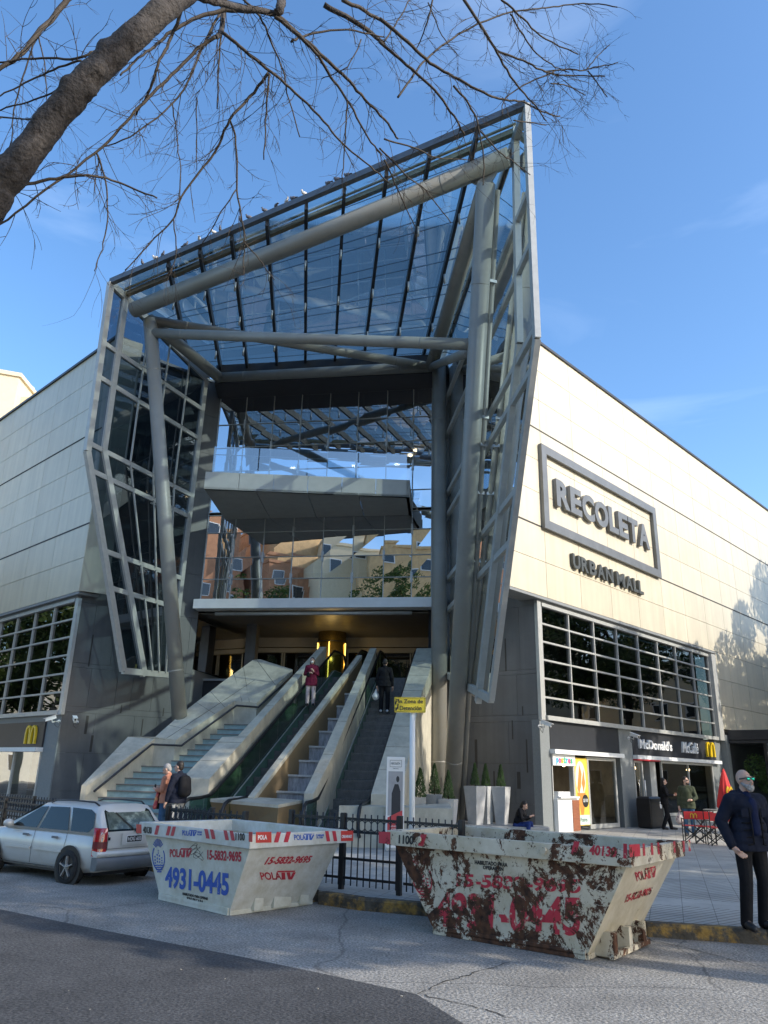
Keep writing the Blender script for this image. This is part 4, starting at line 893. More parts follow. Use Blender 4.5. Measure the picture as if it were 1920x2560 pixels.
# ============================================================ skips
def skip_material(name,base,rust,amount,ink=None):
    """painted steel; rust patches share object coordinates so lettering wears with the paint"""
    m=bpy.data.materials.new(name); m.use_nodes=True; t=m.node_tree; L=t.links.new; b=t.nodes['Principled BSDF']
    tc=_n(t,'ShaderNodeTexCoord'); mp=_n(t,'ShaderNodeMapping'); mp.inputs['Scale'].default_value=(1,1,.85); L(tc.outputs['Object'],mp.inputs[0])
    n0=_n(t,'ShaderNodeTexNoise',Scale=2.6,Detail=14.,Roughness=.78,Distortion=.35); L(mp.outputs[0],n0.inputs['Vector'])
    r=_n(t,'ShaderNodeMapRange'); r.inputs[1].default_value=amount; r.inputs[2].default_value=amount+.012; L(n0.outputs[0],r.inputs[0])
    n1=_n(t,'ShaderNodeTexNoise',Scale=13.,Detail=10.,Roughness=.75,Distortion=.4); L(mp.outputs[0],n1.inputs['Vector'])
    r1=_n(t,'ShaderNodeMapRange'); r1.inputs[1].default_value=.60 if rust else .70; r1.inputs[2].default_value=r1.inputs[1].default_value+.02; L(n1.outputs[0],r1.inputs[0])
    mxx=_n(t,'ShaderNodeMath',operation='MAXIMUM'); L(r.outputs[0],mxx.inputs[0]); L(r1.outputs[0],mxx.inputs[1])
    n2=_n(t,'ShaderNodeTexNoise',Scale=14.,Detail=8.); L(tc.outputs['Object'],n2.inputs['Vector'])
    rc=_n(t,'ShaderNodeValToRGB'); rc.color_ramp.elements[0].position=.3; rc.color_ramp.elements[0].color=(.028,.014,.009,1); rc.color_ramp.elements[1].position=.7; rc.color_ramp.elements[1].color=(.13,.055,.026,1); L(n2.outputs[0],rc.inputs[0])
    n3=_n(t,'ShaderNodeTexNoise',Scale=3.5,Detail=9.,Roughness=.7); L(mp.outputs[0],n3.inputs['Vector']); pc=_n(t,'ShaderNodeValToRGB'); pc.color_ramp.elements[0].position=.3; pc.color_ramp.elements[0].color=(base[0]*.72,base[1]*.68,base[2]*.58,1); pc.color_ramp.elements[1].position=.62; pc.color_ramp.elements[1].color=(*base,1); L(n3.outputs[0],pc.inputs[0])
    col=pc.outputs[0]
    if ink:
        n4=_n(t,'ShaderNodeTexNoise',Scale=11.,Detail=6.); L(tc.outputs['Object'],n4.inputs['Vector']); r4=_n(t,'ShaderNodeMapRange'); r4.inputs[1].default_value=.56 if rust else .66; r4.inputs[2].default_value=r4.inputs[1].default_value+.06; L(n4.outputs[0],r4.inputs[0])
        im=_n(t,'ShaderNodeMixRGB'); L(r4.outputs[0],im.inputs[0]); im.inputs[1].default_value=(*ink,1); L(col,im.inputs[2]); col=im.outputs[0]
    mm=_n(t,'ShaderNodeMixRGB'); L(mxx.outputs[0],mm.inputs[0]); L(col,mm.inputs[1]); L(rc.outputs[0],mm.inputs[2]); L(mm.outputs[0],b.inputs['Base Color'])
    rr=_n(t,'ShaderNodeMapRange'); rr.inputs[3].default_value=.45; rr.inputs[4].default_value=.95; L(mxx.outputs[0],rr.inputs[0]); L(rr.outputs[0],b.inputs['Roughness'])
    bp=_n(t,'ShaderNodeBump',Strength=.35,Distance=.012); sub=_n(t,'ShaderNodeMath',operation='SUBTRACT'); L(n2.outputs[0],sub.inputs[0]); L(mxx.outputs[0],sub.inputs[1]); L(sub.outputs[0],bp.inputs['Height']); L(bp.outputs[0],b.inputs['Normal'])
    return m
def skip(label,q,mats,zr=.15):
    x,y,a,Lb,Wd,s,H,t=q; u=V((math.sin(a),math.cos(a),0)); v=V((-math.cos(a),math.sin(a),0)); v=v if v.y>0 else -v
    T=thing('skip_container',label,'skip',(x,y,0)); f0=V((x,y,0)); P=lambda A,B,z:f0+u*A+v*B+UP*z
    bot=[P(-Lb,0,.03),P(0,0,.03),P(0,Wd,.03),P(-Lb,Wd,.03)]; top=[P(-Lb-s,-t,H),P(s,-t,H),P(s,Wd+t,H),P(-Lb-s,Wd+t,H)]
    k=.02; bi=[P(-Lb+k,k,.06),P(-k,k,.06),P(-k,Wd-k,.06),P(-Lb+k,Wd-k,.06)]; ti=[P(-Lb-s+k,-t+k,H),P(s-k,-t+k,H),P(s-k,Wd+t-k,H),P(-Lb-s+k,Wd+t-k,H)]
    mb=MB(); mb.add(bot+top+bi+ti,[(0,1,5,4),(1,2,6,5),(2,3,7,6),(3,0,4,7),(3,2,1,0),(12,13,9,8),(13,14,10,9),(14,15,11,10),(15,12,8,11),(8,9,10,11)])
    # ribs along edges
    for i in range(4): mb.bar(bot[i],bot[(i+1)%4],.05,.05)
    mb.m[1]=1; mb.m[3]=1; bo_=mb.build('body',[mats[0],mats[-1]],T)
    m4=MB(); m4.bar(bot[0]+UP*.035-v*.01,bot[1]+UP*.035-v*.01,.03,.05); m4.build('base_rail',mats[0],T)
    # rim
    o=.07; ro=[P(-Lb-s-o,-t-o,0),P(s+o,-t-o,0),P(s+o,Wd+t+o,0),P(-Lb-s-o,Wd+t+o,0)]; ri=[P(-Lb-s+.04,-t+.04,0),P(s-.04,-t+.04,0),P(s-.04,Wd+t-.04,0),P(-Lb-s+.04,Wd+t-.04,0)]
    z0,z1=H-.02,H+zr; mb=MB(); vs=[p+UP*z0 for p in ro]+[p+UP*z1 for p in ro]+[p+UP*z0 for p in ri]+[p+UP*(z1-.005) for p in ri]; fs=[]
    for i in range(4):
        j=(i+1)%4; fs+=[(i,j,4+j,4+i),(4+i,4+j,12+j,12+i),(12+i,12+j,8+j,8+i),(8+i,8+j,j,i)]
    mb.add(vs,fs); mb.build('rim',mats[1],T,bev=.008)
    nl=-v; # long face plane (tilted by t/H), end face plane
    nf=(top[1]-bot[1]).cross(top[0]-bot[1]).normalized(); nf=nf if nf.dot(v)<0 else -nf
    ne=(top[1]-bot[1]).cross(top[2]-bot[1]).normalized(); ne=ne if ne.dot(u)>0 else -ne
    pf=lambda x,y,o_=.0: PN(x,y,bot[1]+nf*o_,nf); pe=lambda x,y,o_=.0: PN(x,y,bot[1]+ne*o_,ne)
    rf=lambda x,y,o_=.0: PN(x,y,ro[1]-v*o_,-v); re=lambda x,y,o_=.0: PN(x,y,ro[1]+u*o_,u)
    return T,pf,pe,rf,re,nf,ne,u,v,P
def decal(mb,pf,pts,n,th=.002,off=.003): mb.prism([pf(x,y,off) for x,y in pts],n*th)
def stencil(body,pf,cr,ll,lr,ul,mt,T,th=.002,off=.004,**k):
    k.setdefault('off_',0)
    k.pop('off_')
    bo=.035
    a,b,c=[pf(*cr(*p),off) for p in (ll,lr,ul)]; return text(body,a,b,c,th,mt,'lettering',T,off=bo,**k)
RED=(.48,.03,.05); BLUE=(.03,.10,.42); BLK=(.02,.02,.02)
WB=(.64,.58,.46); WA=(.66,.65,.57)
mBrim=skip_material('rim_red_ink',WB,0,.56,RED)
mB=[skip_material('rusty_skip_paint',WB,1,.485),skip_material('rusty_rim_paint',WB,1,.545),skip_material('lightly_rusted_paint',WB,0,.60)]
mBr=skip_material('rusty_red_ink',WB,1,.489,RED); mBk=skip_material('rusty_black_ink',WB,0,.56,BLK)
mA=[skip_material('white_skip_paint',WA,0,.80),skip_material('white_rim_paint',(.66,.66,.62),0,.78)]
mAr=skip_material('red_ink',WA,0,.9,RED); mAb=skip_material('blue_ink',WA,0,.9,BLUE); mAk=skip_material('black_ink',WA,0,.9,BLK); mArs=skip_material('red_sticker',(.60,.05,.04),0,.85)
# rusty skip (right)
T,pf,pe,rf,re,nf,ne,u_,v_,P_=skip('white skip with large rust patches and faded red numbers at the kerb',[2.222,8.986,2.225,1.89,1.457,.544,.957,.091],mB)
k6=crop(900,1850,.51236)
stencil('4931-0445',pf,k6,(362,912),(1072,962),(372,740),mBr,T,off=.004) 
stencil('15-5832-9695',pf,k6,(470,715),(1075,750),(475,650),mBr,T)
stencil('HABILITADO PARA',pf,k6,(560,606),(720,620),(560,586),mBk,T); stencil('OPERAR EN',pf,k6,(600,630),(700,640),(600,612),mBk,T)
mb=MB()
# crest outline: ring, rays and waves
def crest(pf,cr,cx,cy,w,h,n,mt,T,sh=0):
    mb=MB(); X=lambda a,b:cr(cx+a*w+b*sh,cy+b*h); off=.004
    N=22
    for i in range(N):
        t0,t1=2*math.pi*i/N,2*math.pi*(i+.97)/N
        if math.sin(t0)<-.75: continue
        q=[X(math.cos(t)*r_,.1+math.sin(t)*r2) for t,r_,r2 in ((t0,1,.80),(t1,1,.80),(t1,.88,.72),(t0,.88,.72))]; decal(mb,pf,q,n)
    for i in range(9):
        a=R(-150+i*15); q=[X(math.cos(a-.05)*.35,-.42+math.sin(a-.05)*.18),X(math.cos(a+.05)*.35,-.42+math.sin(a+.05)*.18),X(math.cos(a+.06)*.85,-.42+math.sin(a+.06)*.62),X(math.cos(a-.06)*.85,-.42+math.sin(a-.06)*.62)]; decal(mb,pf,q,n)
    for (a,b,w_,h_) in ((-.55,.0,.16,.5),(-.2,-.12,.16,.55),(.15,-.05,.16,.5),(.5,.08,.14,.4),(0,-.35,.1,.25)):
        for e in (0,.4,.75): decal(mb,pf,[X(a-w_/2,b+h_*e),X(a+w_/2,b+h_*e),X(a+w_/2,b+h_*(e+.2)),X(a-w_/2,b+h_*(e+.2))],n)
    for j in range(4):
        for i in range(6):
            x0=-.75+i*.25+j*.02; x1=x0+.25; y0=.52+j*.13+(.03 if i%2 else 0); y1=.52+j*.13+(0 if i%2 else .03); s=(1-.18*j)
            decal(mb,pf,[X(x0*s,y0),X(x1*s,y1),X(x1*s,y1+.07),X(x0*s,y0+.07)],n)
    return mb.build('crest',mt,T)
crest(pf,k6,303,665,48,105,nf,mBr,T,12)
def logo(pf,cr,x0,y0,x1,y1,n,mt,T,slant=0,k=.0):
    """POLA followed by the joined two-letter mark"""
    w=x1-x0;h=y1-y0; f=lambda a,b:(x0+w*a-slant*(b-1)*1+0, y0+h*b+k*a*w)
    a,b,c=[pf(*cr(*f(*p)),.004) for p in ((0,1),(.56,1),(0,.12))]; text('POLA',a,b,c,.002,mt,'lettering',T,off=.02)
    mb=MB()
    for q in ([(.50,0),(1.,0),(.97,.16),(.49,.16)],[(.60,.2),(.70,.2),(.66,1),(.56,1)],[(.74,.2),(.84,.2),(.82,.75),(.92,.2),(1.,.2),(.84,1),(.74,1)]): decal(mb,pf,[cr(*f(*p)) for p in q],n)
    mb.build('logo_mark',mt,T)
logo(pe,k6,1352,640,1455,690,ne,mBr,T,-14,-.25); stencil('15-5832-9695',pe,k6,(1290,795),(1420,752),(1300,755),mBr,T,shear=.3)
stencil('1100',rf,k6,(188,505),(260,512),(190,462),mBk,T); stencil('40130',rf,k6,(1117,560),(1250,573),(1122,510),mBrim,T)
for q in ([(92,447),(148,449),(148,508),(92,503)],[(298,459),(326,461),(308,518),(283,515)],[(1045,493),(1072,496),(1055,560),(1028,556)],[(1285,505),(1303,507),(1303,580),(1285,577)]):
    mb=MB(); decal(mb,rf,[k6(*p) for p in q],-v_); mb.build('stripe',mBrim,T)
for x in (1312,1378,1418,1450,1528,1572,1600):
    mb=MB(); w=52 if x==1312 else 10; yy=lambda x:508-(x-1310)*.075; y2=lambda x:578-(x-1310)*.10
    decal(mb,re,[k6(x,yy(x)+3),k6(x+w,yy(x+w)+3),k6(x+w+4,y2(x+w)-6),k6(x+4,y2(x)-6)],u_); mb.build('stripe',mBrim,T)
for w0 in (.18,.62,1.05):
    mb=MB(); mb.pp(P_(.02,w0,.02),v_*.1,UP*.24,u_*.22); mb.build('lifting_lug',mB[0],T,bev=.005)
mb=MB(); mb.bar(P_(.22,.14,.04),P_(.22,1.25,.04),.05,.05); mb.build('lifting_bar',mB[0],T)
for a_ in (-2.0,-.35):
    mb=MB(); mb.tube([P_(a_,-.16,1.03),P_(a_,-.20,1.03)],.035,12); mb.build('knob',mB[1],T)
# pile inside
M_['rubble']=mat('rubble',(.22,.20,.18),.9,var=.5,scale=12,bump=.6,bscale=15)
# white skip (left)
T,pf,pe,rf,re,nf,ne,u_,v_,P_=skip('clean white skip with blue numbers and a red striped rim behind the silver car',[-1.861,10.974,2.325,1.634,1.424,.451,.854,.085],mA)
k5=crop(200,1800,.42194)
stencil('4931-0445',pf,k5,(503,992),(880,1046),(508,866),mAb,T,off=.004); stencil('15-5832-9695',pf,k5,(753,828),(955,842),(755,768),mAr,T)
stencil('HABILITADO PARA OPERAR',pf,k5,(607,1036),(757,1068),(609,1020),mAk,T); stencil('SOLO EN C.A.B.A',pf,k5,(632,1064),(728,1086),(634,1046),mAk,T)
logo(pf,k5,532,758,664,812,nf,mAr,T,0,0.02); crest(pf,k5,465,805,38,98,nf,mAb,T,4)
mb=MB()
random.seed(4)
for i in range(3):
    pts=[(665+i*18+30*math.sin(k*.8+i),745+i*25+k*2+22*math.cos(k*1.1+i*2)) for k in range(12)]; mb.tube([pf(*k5(*p),.004) for p in pts],.0022,4)
mb.build('scribble',mAk,T)
stencil('15-5832-9695',pe,k5,(1090,858),(1366,846),(1104,812),mAr,T,shear=.35); logo(pe,k5,1076,896,1290,948,ne,mAr,T,-14,-.02)
for (x0,x1,y0,y1) in ((1002,1056,1052,1140),(1118,1220,1042,1130),(1274,1326,1034,1116)):
    a=pe(*k5(x0,y1)); b=pe(*k5(x1,y1)); z=pe(*k5(x0,y0)).z; mb=MB(); a.z=b.z=.03; mb.prism([a,b,V((b.x,b.y,z)),V((a.x,a.y,z))],u_*.10); mb.build('lifting_lug',mA[0],T,bev=.006)
rim=lambda f,x0,x1,sl,mt,yt,yb,n: (lambda mb:(decal(mb,f,[k5(x0+sl,yt(x0)),k5(x1+sl,yt(x1)),k5(x1,yb(x1)),k5(x0,yb(x0))],n),mb.build('stripe',mt,T)))(MB())
yt=lambda x:617+(x-333)*.068; yb=lambda x:670+(x-333)*.077
rim(rf,334,364,0,mArs,yt,yb,-v_)
for x in (440,508,536): rim(rf,x,x+18,14,mAr,yt,yb,-v_)
for x in (748,782,862,898): rim(rf,x,x+20,-12,mAr,yt,yb,-v_)
rim(rf,1000,1022,0,mArs,yt,yb,-v_)
stencil('40130',rf,k5,(372,670),(424,674),(374,630),mAk,T); stencil('1100',rf,k5,(921,712),(975,716),(922,668),mAk,T); logo(rf,k5,606,648,692,684,-v_,mAb,T,0,.06); stencil('CARGAS',rf,k5,(694,668),(722,670),(694,658),mAb,T); stencil('AL DIA',rf,k5,(694,682),(722,684),(694,672),mAb,T)
yt2=lambda x:664-(x-1030)*.014; yb2=lambda x:728-(x-1030)*.020
rim(re,1042,1134,0,mArs,yt2,yb2,u_); rim(re,1546,1618,0,mArs,yt2,yb2,u_)
for x in (1148,1206): rim(re,x,x+26,18,mAr,yt2,yb2,u_)
for x in (1462,1504): rim(re,x,x+20,-10,mAr,yt2,yb2,u_)
stencil('POLA',re,k5,(1054,710),(1108,708),(1054,682),M_['white'],T,off=.006); stencil('CREARNET',re,k5,(1550,700),(1612,698),(1550,682),M_['white'],T,off=.006)
logo(re,k5,1270,674,1392,712,u_,mAb,T,-4,-.01); stencil('CARGAS',re,k5,(1398,690),(1446,689),(1398,676),mAb,T); stencil('AL DIA',re,k5,(1400,702),(1440,701),(1400,692),mAb,T)
# scattered litter on the road
rl_=random.Random(17); mb=MB()
for k in range(26):
    P=G(rl_.uniform(80,1850),rl_.uniform(2290,2540),.006); s_=rl_.uniform(.005,.018); a=rl_.uniform(0,360); mb.box((P.x,P.y,.008+s_*.2),s_,s_*rl_.uniform(.4,1),s_*.35,az=a)
tag(mb.build('road_litter',M_['litter']),'small pale grit and paper scraps scattered over the road','litter',None,'stuff')
# ============================================================ fences
GF='black railing sections along the pavement'
def fence(label,P,Q,n,posts,h=1.0,th=.018,group=None):
    t=thing('iron_fence',label,'fence',P,0,None); d=(Q-P); Lh=d.length; d=d/Lh; nn=V((d.y,-d.x,0))
    for s in posts:
        mb=MB(); p=P+d*s*Lh; mb.pp(p-d*.035-nn*.035,d*.07,nn*.07,UP*(h+.06)); mb.build('post',M_['black'],t,bev=.006)
    mb=MB()
    for z in (.16,.42,h-.20,h-.02):
        mb.bar(P+UP*z,Q+UP*z,.016,.035)
    mb.build('rail',M_['black'],t)
    mb=MB(); 
    for k in range(n):
        p=P+d*(k+.5)*Lh/n; mb.tube([p+UP*.06,p+UP*(h+.05)],th*.6,6); 
    for k in range(n):
        p=P+d*(k+1.0)*Lh/n+UP*(h-.11)
        if k<n-1: mb.tube([p+d*.058*math.cos(a*math.pi/7)+UP*.072*math.sin(a*math.pi/7) for a in range(15)],.0075,5,cap=False)
    mb.build('bars',M_['black'],t); return t
fA=V((-1.33,12.92,.15)); f1=V((-.49,12.43,.15)); f2=V((.35,11.95,.15)); f3=V((1.18,11.30,.15))
fence('black iron railing with ring frieze between the two skips',fA,f2,18,(0,.5,1),.99)
fence('short black iron railing with ring frieze behind the rusty skip',f2+V((.06,-.04,0)),f3,9,(1,),.99)
fence('short black iron railing behind the clean white skip, front row',V((-3.75,14.85,.15)),V((-2.15,13.55,.15)),14,(0,1),.92)
fence('short black iron railing behind the clean white skip, back row',V((-3.9,15.4,.15)),V((-2.9,14.55,.15)),9,(0,1),.92)
fence('long black iron railing in front of the left storefront behind the silver car',V((-6.2,17.6,.15)),V((-15.5,26.0,.15)),90,(0,.2,.4,.6,.8,1),.85)
fence('long black iron railing nearer the silver car, second row',V((-6.8,17.3,.15)),V((-14,24.2,.15)),70,(0,.25,.5,.75,1),.8)
# ============================================================ sign post
sp=thing('street_sign','yellow Fin Zona de Detención sign on a slim white post behind the railing','street sign',(D(1031,2060,13.).x,13.,.15))
bx_=D(1031,2060,13.).x; mb=MB(); mb.tube([V((bx_,13,.15)),V((bx_-.02,13,D(1026,1745,13.).z))],.045,12); mb.build('post',M_['white'],sp)
k8=crop(800,1200,.36166); A=D(*k8(514,1606),12.93); B=D(*k8(731,1609),12.93); C=D(*k8(514,1500),12.93); ex=B-A; ey=C-A
mb=MB(); r_=.04; mb.prism([A+ex*a+ey*b for a,b in ((.02,0),(.98,0),(1,.04),(1,.96),(.98,1),(.02,1),(0,.96),(0,.04))],V((0,.01,0))); mb.build('sign_plate',M_['signyellow'],sp)
mb=MB(); 
for a,b,c,d in ((.02,.04,.98,.06),(.02,.94,.98,.96),(.015,.06,.025,.94),(.975,.06,.985,.94)): mb.pp(A+ex*a+ey*b+V((0,-.003,0)),ex*(c-a),ey*(d-b),V((0,.003,0)))
mb.build('border',M_['blackpaint'],sp)
def t8(s,x0,y0,x1,y1): text(s,D(*k8(x0,y0),12.925),D(*k8(x1,y0+1),12.925),D(*k8(x0,y1),12.925),.003,M_['blackpaint'],'lettering',sp,off=.01)
t8('Fin Zona de',525,1543,712,1515); t8('Detención',552,1592,702,1560)
mb=MB()
for x,y,w,h in ((520,1530,10,24),(535,1545,9,40),(524,1570,9,26),(540,1512,8,18)): 
    q=[D(*k8(a,b),12.922) for a,b in ((x,y),(x+w,y+4),(x+w-3,y+h),(x-2,y+h-5))]; mb.prism(q,V((0,.002,0)))
mb.build('sticker_residue',M_['blackpaint'],sp)
# ============================================================ poster totem
tz=D(988,1893,19.0).z; a=D(967,1893,19.).x; b=D(1011,1895,19.).x
to=thing('poster_totem','white advertising totem with a grey portrait over a red field','advertising totem',((a+b)/2,18.7,.15))
mb=MB(); w_=b-a; mb.pp(V((a,18.6,.15)),V((w_,0,0)),V((0,.1,0)),UP*(tz-.15)); mb.build('panel',M_['white'],to,bev=.01)
mb=MB(); mb.pp(V((a+.05*w_,18.50,.15)),V((.9*w_,0,0)),V((0,.30,0)),UP*.05); mb.build('foot',M_['alug'],to)
grey_=mat('photo_grey',(.25,.25,.26),.5,var=.4,scale=5); H_=tz-.15
def pt_(u,v): return V((a+u*w_,18.597,.15+v*H_))
mb=MB(); mb.prism([pt_(.1,.36),pt_(.9,.36),pt_(.9,.84),pt_(.1,.84)],(0,-.003,0)); mb.build('picture',mat('photo_light',(.34,.34,.35),.5,var=.15),to)
mb=MB(); mb.prism([pt_(.3,.36),pt_(.8,.36),pt_(.78,.62),pt_(.66,.70),pt_(.46,.70),pt_(.30,.60)],(0,-.005,0)); mb.prism([pt_(.62+.09*math.cos(t_*.6283),.755+.035*math.sin(t_*.6283)) for t_ in range(10)],(0,-.006,0)); mb.build('figure',mat('photo_dark',(.03,.03,.035),.5),to)
mb=MB(); mb.prism([pt_(.1,.08),pt_(.9,.08),pt_(.9,.42),pt_(.1,.34)],(0,-.008,0)); mb.build('red_field',mat('poster_red',(.52,.06,.06),.5),to)
text('¡VENÍS AL',pt_(.25,.235)-V((0,.008,0)),pt_(.75,.235)-V((0,.008,0)),pt_(.25,.26)-V((0,.008,0)),.002,M_['white'],'lettering',to); text('SHOPPING!',pt_(.22,.20)-V((0,.008,0)),pt_(.78,.20)-V((0,.008,0)),pt_(.22,.225)-V((0,.008,0)),.002,M_['white'],'lettering',to)
text('RECOLETA',pt_(.26,.915),pt_(.74,.915),pt_(.26,.94),.004,M_['blackpaint'],'lettering',to)
mb=MB()
for p,q in (((.18,.89),(.82,.89)),((.18,.962),(.82,.962)),((.18,.89),(.18,.962)),((.82,.89),(.82,.962))): mb.bar(pt_(*p),pt_(*q),.006,.006)
mb.build('logo_frame',M_['blackpaint'],to); text('URBAN MALL',pt_(.34,.865),pt_(.66,.865),pt_(.34,.875),.004,M_['blackpaint'],'lettering',to)
# ============================================================ planters
M_['zinc']=mat('planter_zinc',(.46,.46,.45),.5,.05,var=.14,scale=4); M_['soil']=mat('soil',(.05,.035,.02),.9)
rnd=random.Random(9)
def planter(label,px,y,wt,h,tree,az=40):
    P=D(px,1990,y); zb=.38 if y>23.5 else .15; T=thing('planter',label,'planter',(P.x,y,zb),0,'tall grey tapered planters'); mb=MB(); h_=hdir(az); q=V((h_.y,-h_.x,0)); c=V((P.x,y,zb)); wb=wt*.62
    R4=lambda w,z:[c+UP*z+h_*a*w/2+q*b*w/2 for a,b in ((-1,-1),(1,-1),(1,1),(-1,1))]
    mb.rings([R4(wb,0),R4(wt,h),R4(wt-.05,h),R4(wt-.07,h-.06)],smooth=False); mb.build('pot',M_['zinc'],T,bev=.01)
    S=thing('cypress','small conical cypress in the '+label.replace('of three ',''),'cypress',(P.x,y,zb+h-.06),0,'small cypresses in planters'); mb=MB(); mb.tube([c+UP*(h-.1),c+UP*(h+tree*.6)],[.02,.008],6); mb.build('trunk',M_['soil'],S)
    mb=MB(); 
    for i in range(int(900*tree)):
        z=rnd.random()**1.2; r_=(.17*tree/.7)*(1-z)**.8*(.5+.5*rnd.random())+.01; t_=rnd.uniform(0,6.283); p=c+UP*(h+.03+z*tree)+V((r_*math.cos(t_),r_*math.sin(t_),0)); a=V((math.cos(t_)*.4,math.sin(t_)*.4,1)).normalized(); b=a.orthogonal().normalized(); s_=rnd.uniform(.02,.05); mb.add([p-a*s_-b*.006,p-b*.014,p+a*s_,p+b*.014],[(0,1,2,3)])
    mb.build('crown',M_['leafd'],S)
planter('narrow grey planter nearest the totem',1050,22.6,.34,1.0,.75,5); planter('grey planter second from the totem',1086,23.0,.46,1.08,.8,40); planter('grey planter in front of the leaning column foot',1121,22.6,.46,.98,.72,20)
planter('tall grey planter left of three by the granite wall',1188,24.4,.50,1.08,.62,45); planter('tall grey planter in the middle of three by the wall',1215,24.9,.46,1.08,.62,45); planter('tall grey planter right of three, nearest the seated woman',1253,24.8,.46,1.08,.60,30)
# ledge bench
bn=thing('stone_bench','low stone ledge bench along the granite wall with a woman sitting on it','bench',(3.6,24.3,.15))
mb=MB(); a=V((1.6,24.9,.15)); 
mb.prism([V((1.9,23.9,.15)),V((5.0,23.75,.15)),V((5.1,24.1,.15)),V((5.0,24.75,.15)),V((2.0,26.6,.15))],(0,0,.24)); mb.build('ledge',M_['granite2'],bn,bev=.03)
# litter bin
bnn=thing('litter_bin','black litter bin with a small white sticker beside the restaurant door','litter bin',pR(6.1,.15,.55),43.84)
P0=pR(6.05,.15,.62); mb=MB()
def sq(w,d,z): return [P0+DR*a*w/2+NR*b*d/2+UP*z for a,b in ((-1,-1),(-.85,-1.05),(.85,-1.05),(1,-1),(1,1),(.85,1.05),(-.85,1.05),(-1,1))]
mb.rings([sq(.86,.42,0),sq(.98,.5,.04),sq(1.0,.52,.80),sq(.96,.5,.98),sq(.8,.38,1.05)],smooth=False); mb.build('bin_body',M_['black'],bnn,bev=.015)
mb=MB(); mb.pp(P0+DR*.22+NR*.285+UP*.66,DR*.14,UP*.22,NR*.004); mb.build('sticker',M_['white'],bnn)
# director chairs, tables, closed parasol
def chair(label,P,az):
    T=thing('folding_chair',label,'chair',P,az,'red folding chairs on the terrace'); h=hdir(az); q=V((h.y,-h.x,0)); X=lambda a,b,z:V(P)+q*a+h*b+UP*z
    w=.26
    mb=MB(); mb.pp(X(-w,-.22,.62),q*2*w,h*.02,UP*.2); bk=mb.build('backrest',M_['red'],T)
    mb=MB(); mb.pp(X(-w,-.2,.44),q*2*w,h*.4,UP*.015); mb.build('seat',M_['red'],T)
    for s in (-1,1):
        mb=MB(); mb.bar(X(s*w,-.2,0),X(s*w,-.21,.84),.025,.025); mb.build('back_post',M_['black'],T)
        mb=MB(); mb.bar(X(s*w,.2,.62),X(s*w,-.21,.62),.03,.02); mb.bar(X(s*w,.18,.0),X(s*w,.18,.62),.022,.022); mb.build('armrest',M_['black'],T)
    for b in (-.18,.16):
        for s in (-1,1):
            mb=MB(); mb.bar(X(s*w,b,.02),X(-s*w,b,.43),.02,.02); mb.build('cross_leg',M_['black'],T)
    m2=MB(); 
    for s in (-1,1):
        o=[];i_=[]
        for k in range(9):
            t_=math.pi*k/8; o.append(X(s*.045-.045*math.cos(t_),-.205-.02,.66+.12*math.sin(t_)**.5)); i_.append(X(s*.045-.028*math.cos(t_),-.205-.02,.66+.10*math.sin(t_)**.6))
        for k in range(8): m2.prism([o[k],o[k+1],i_[k+1],i_[k]],-h*.003)
    m2.build('arches_print',M_['yellow'],bk); return T
M_['tabletop']=mat('table_top',(.32,.30,.26),.4,var=.2)
k3=lambda x,y:G(*c3(x,y),.15)
def gpx(x,y): p=G(x,y,.15); return (p.x,p.y,.15)
c5=crop(1560,1880,.217)
chair('red folding chair left of the row, its back to the camera',gpx(*c5(815,1050)),12)
chair('red folding chair in the middle of the row, partly hidden by the table',gpx(*c5(950,1060)),200)
chair('red folding chair next to the bald man, its back to the camera',gpx(*c5(1110,1080)),8)
def table(label,P,hh,az):
    T=thing('terrace_table',label,'table',P,az,'small folding terrace tables'); h=hdir(az); q=V((h.y,-h.x,0)); X=lambda a,b,z:V(P)+q*a+h*b+UP*z
    mb=MB(); mb.pp(X(-.32,-.32,hh),q*.64,h*.64,UP*.03); mb.build('table_top',M_['tabletop'],T,bev=.006)
    for s in (-1,1):
        for b in (-.22,.22): mb=MB(); mb.bar(X(s*.28,b,0),X(-s*.22,b,hh),.025,.025); mb.build('leg',M_['black'],T)
table('small table with a dark box between the two near red chairs',gpx(*c5(900,990)),.66,20)
table('small table under the closed red parasol',gpx(*c5(1080,960)),.74,30)
P=gpx(*c5(1165,985)); T=thing('closed_parasol','closed red parasol with a yellow arches print','parasol',P); mb=MB(); yy=P[1]
tipz=D(*c5(1165,200),yy).z; botz=D(*c5(1160,600),yy).z; xx=D(*c5(1165,400),yy).x
mb.tube([V((xx,yy,.15)),V((xx,yy,tipz+.04))],.022,8); mb.build('pole',M_['wood'],T)
mb=MB(); rings=[]
for k in range(9):
    t_=k/8; z=tipz+(botz-tipz)*t_; r0=.03+.30*t_**.9; ring=[]
    for j in range(32):
        a=2*math.pi*j/32; r_=r0*(1-.33*abs(math.sin(a*4))*min(1,t_*1.5)); ring.append(V((xx+r_*math.cos(a),yy+r_*math.sin(a)*.7,z-(.20 if k==8 else 0)*abs(math.sin(a*4+.4))-(.25*t_ if j<16 else 0)*(.5+.5*math.cos(a)))))
    rings.append(ring)
mb.rings(rings,cap=True); can_=mb.build('canopy',M_['red'],T)
m2=MB(); fy=yy-.26
for s in (-1,1):
    o=[];i_=[]
    for k in range(11):
        t_=math.pi*k/10; o.append(V((xx+.02+s*.05-.05*math.cos(t_),fy,tipz-.86+.36*math.sin(t_)**.45))); i_.append(V((xx+.02+s*.05-.03*math.cos(t_),fy,tipz-.86+.30*math.sin(t_)**.55)))
    for k in range(10): m2.prism([o[k],o[k+1],i_[k+1],i_[k]],(0,.05,0))
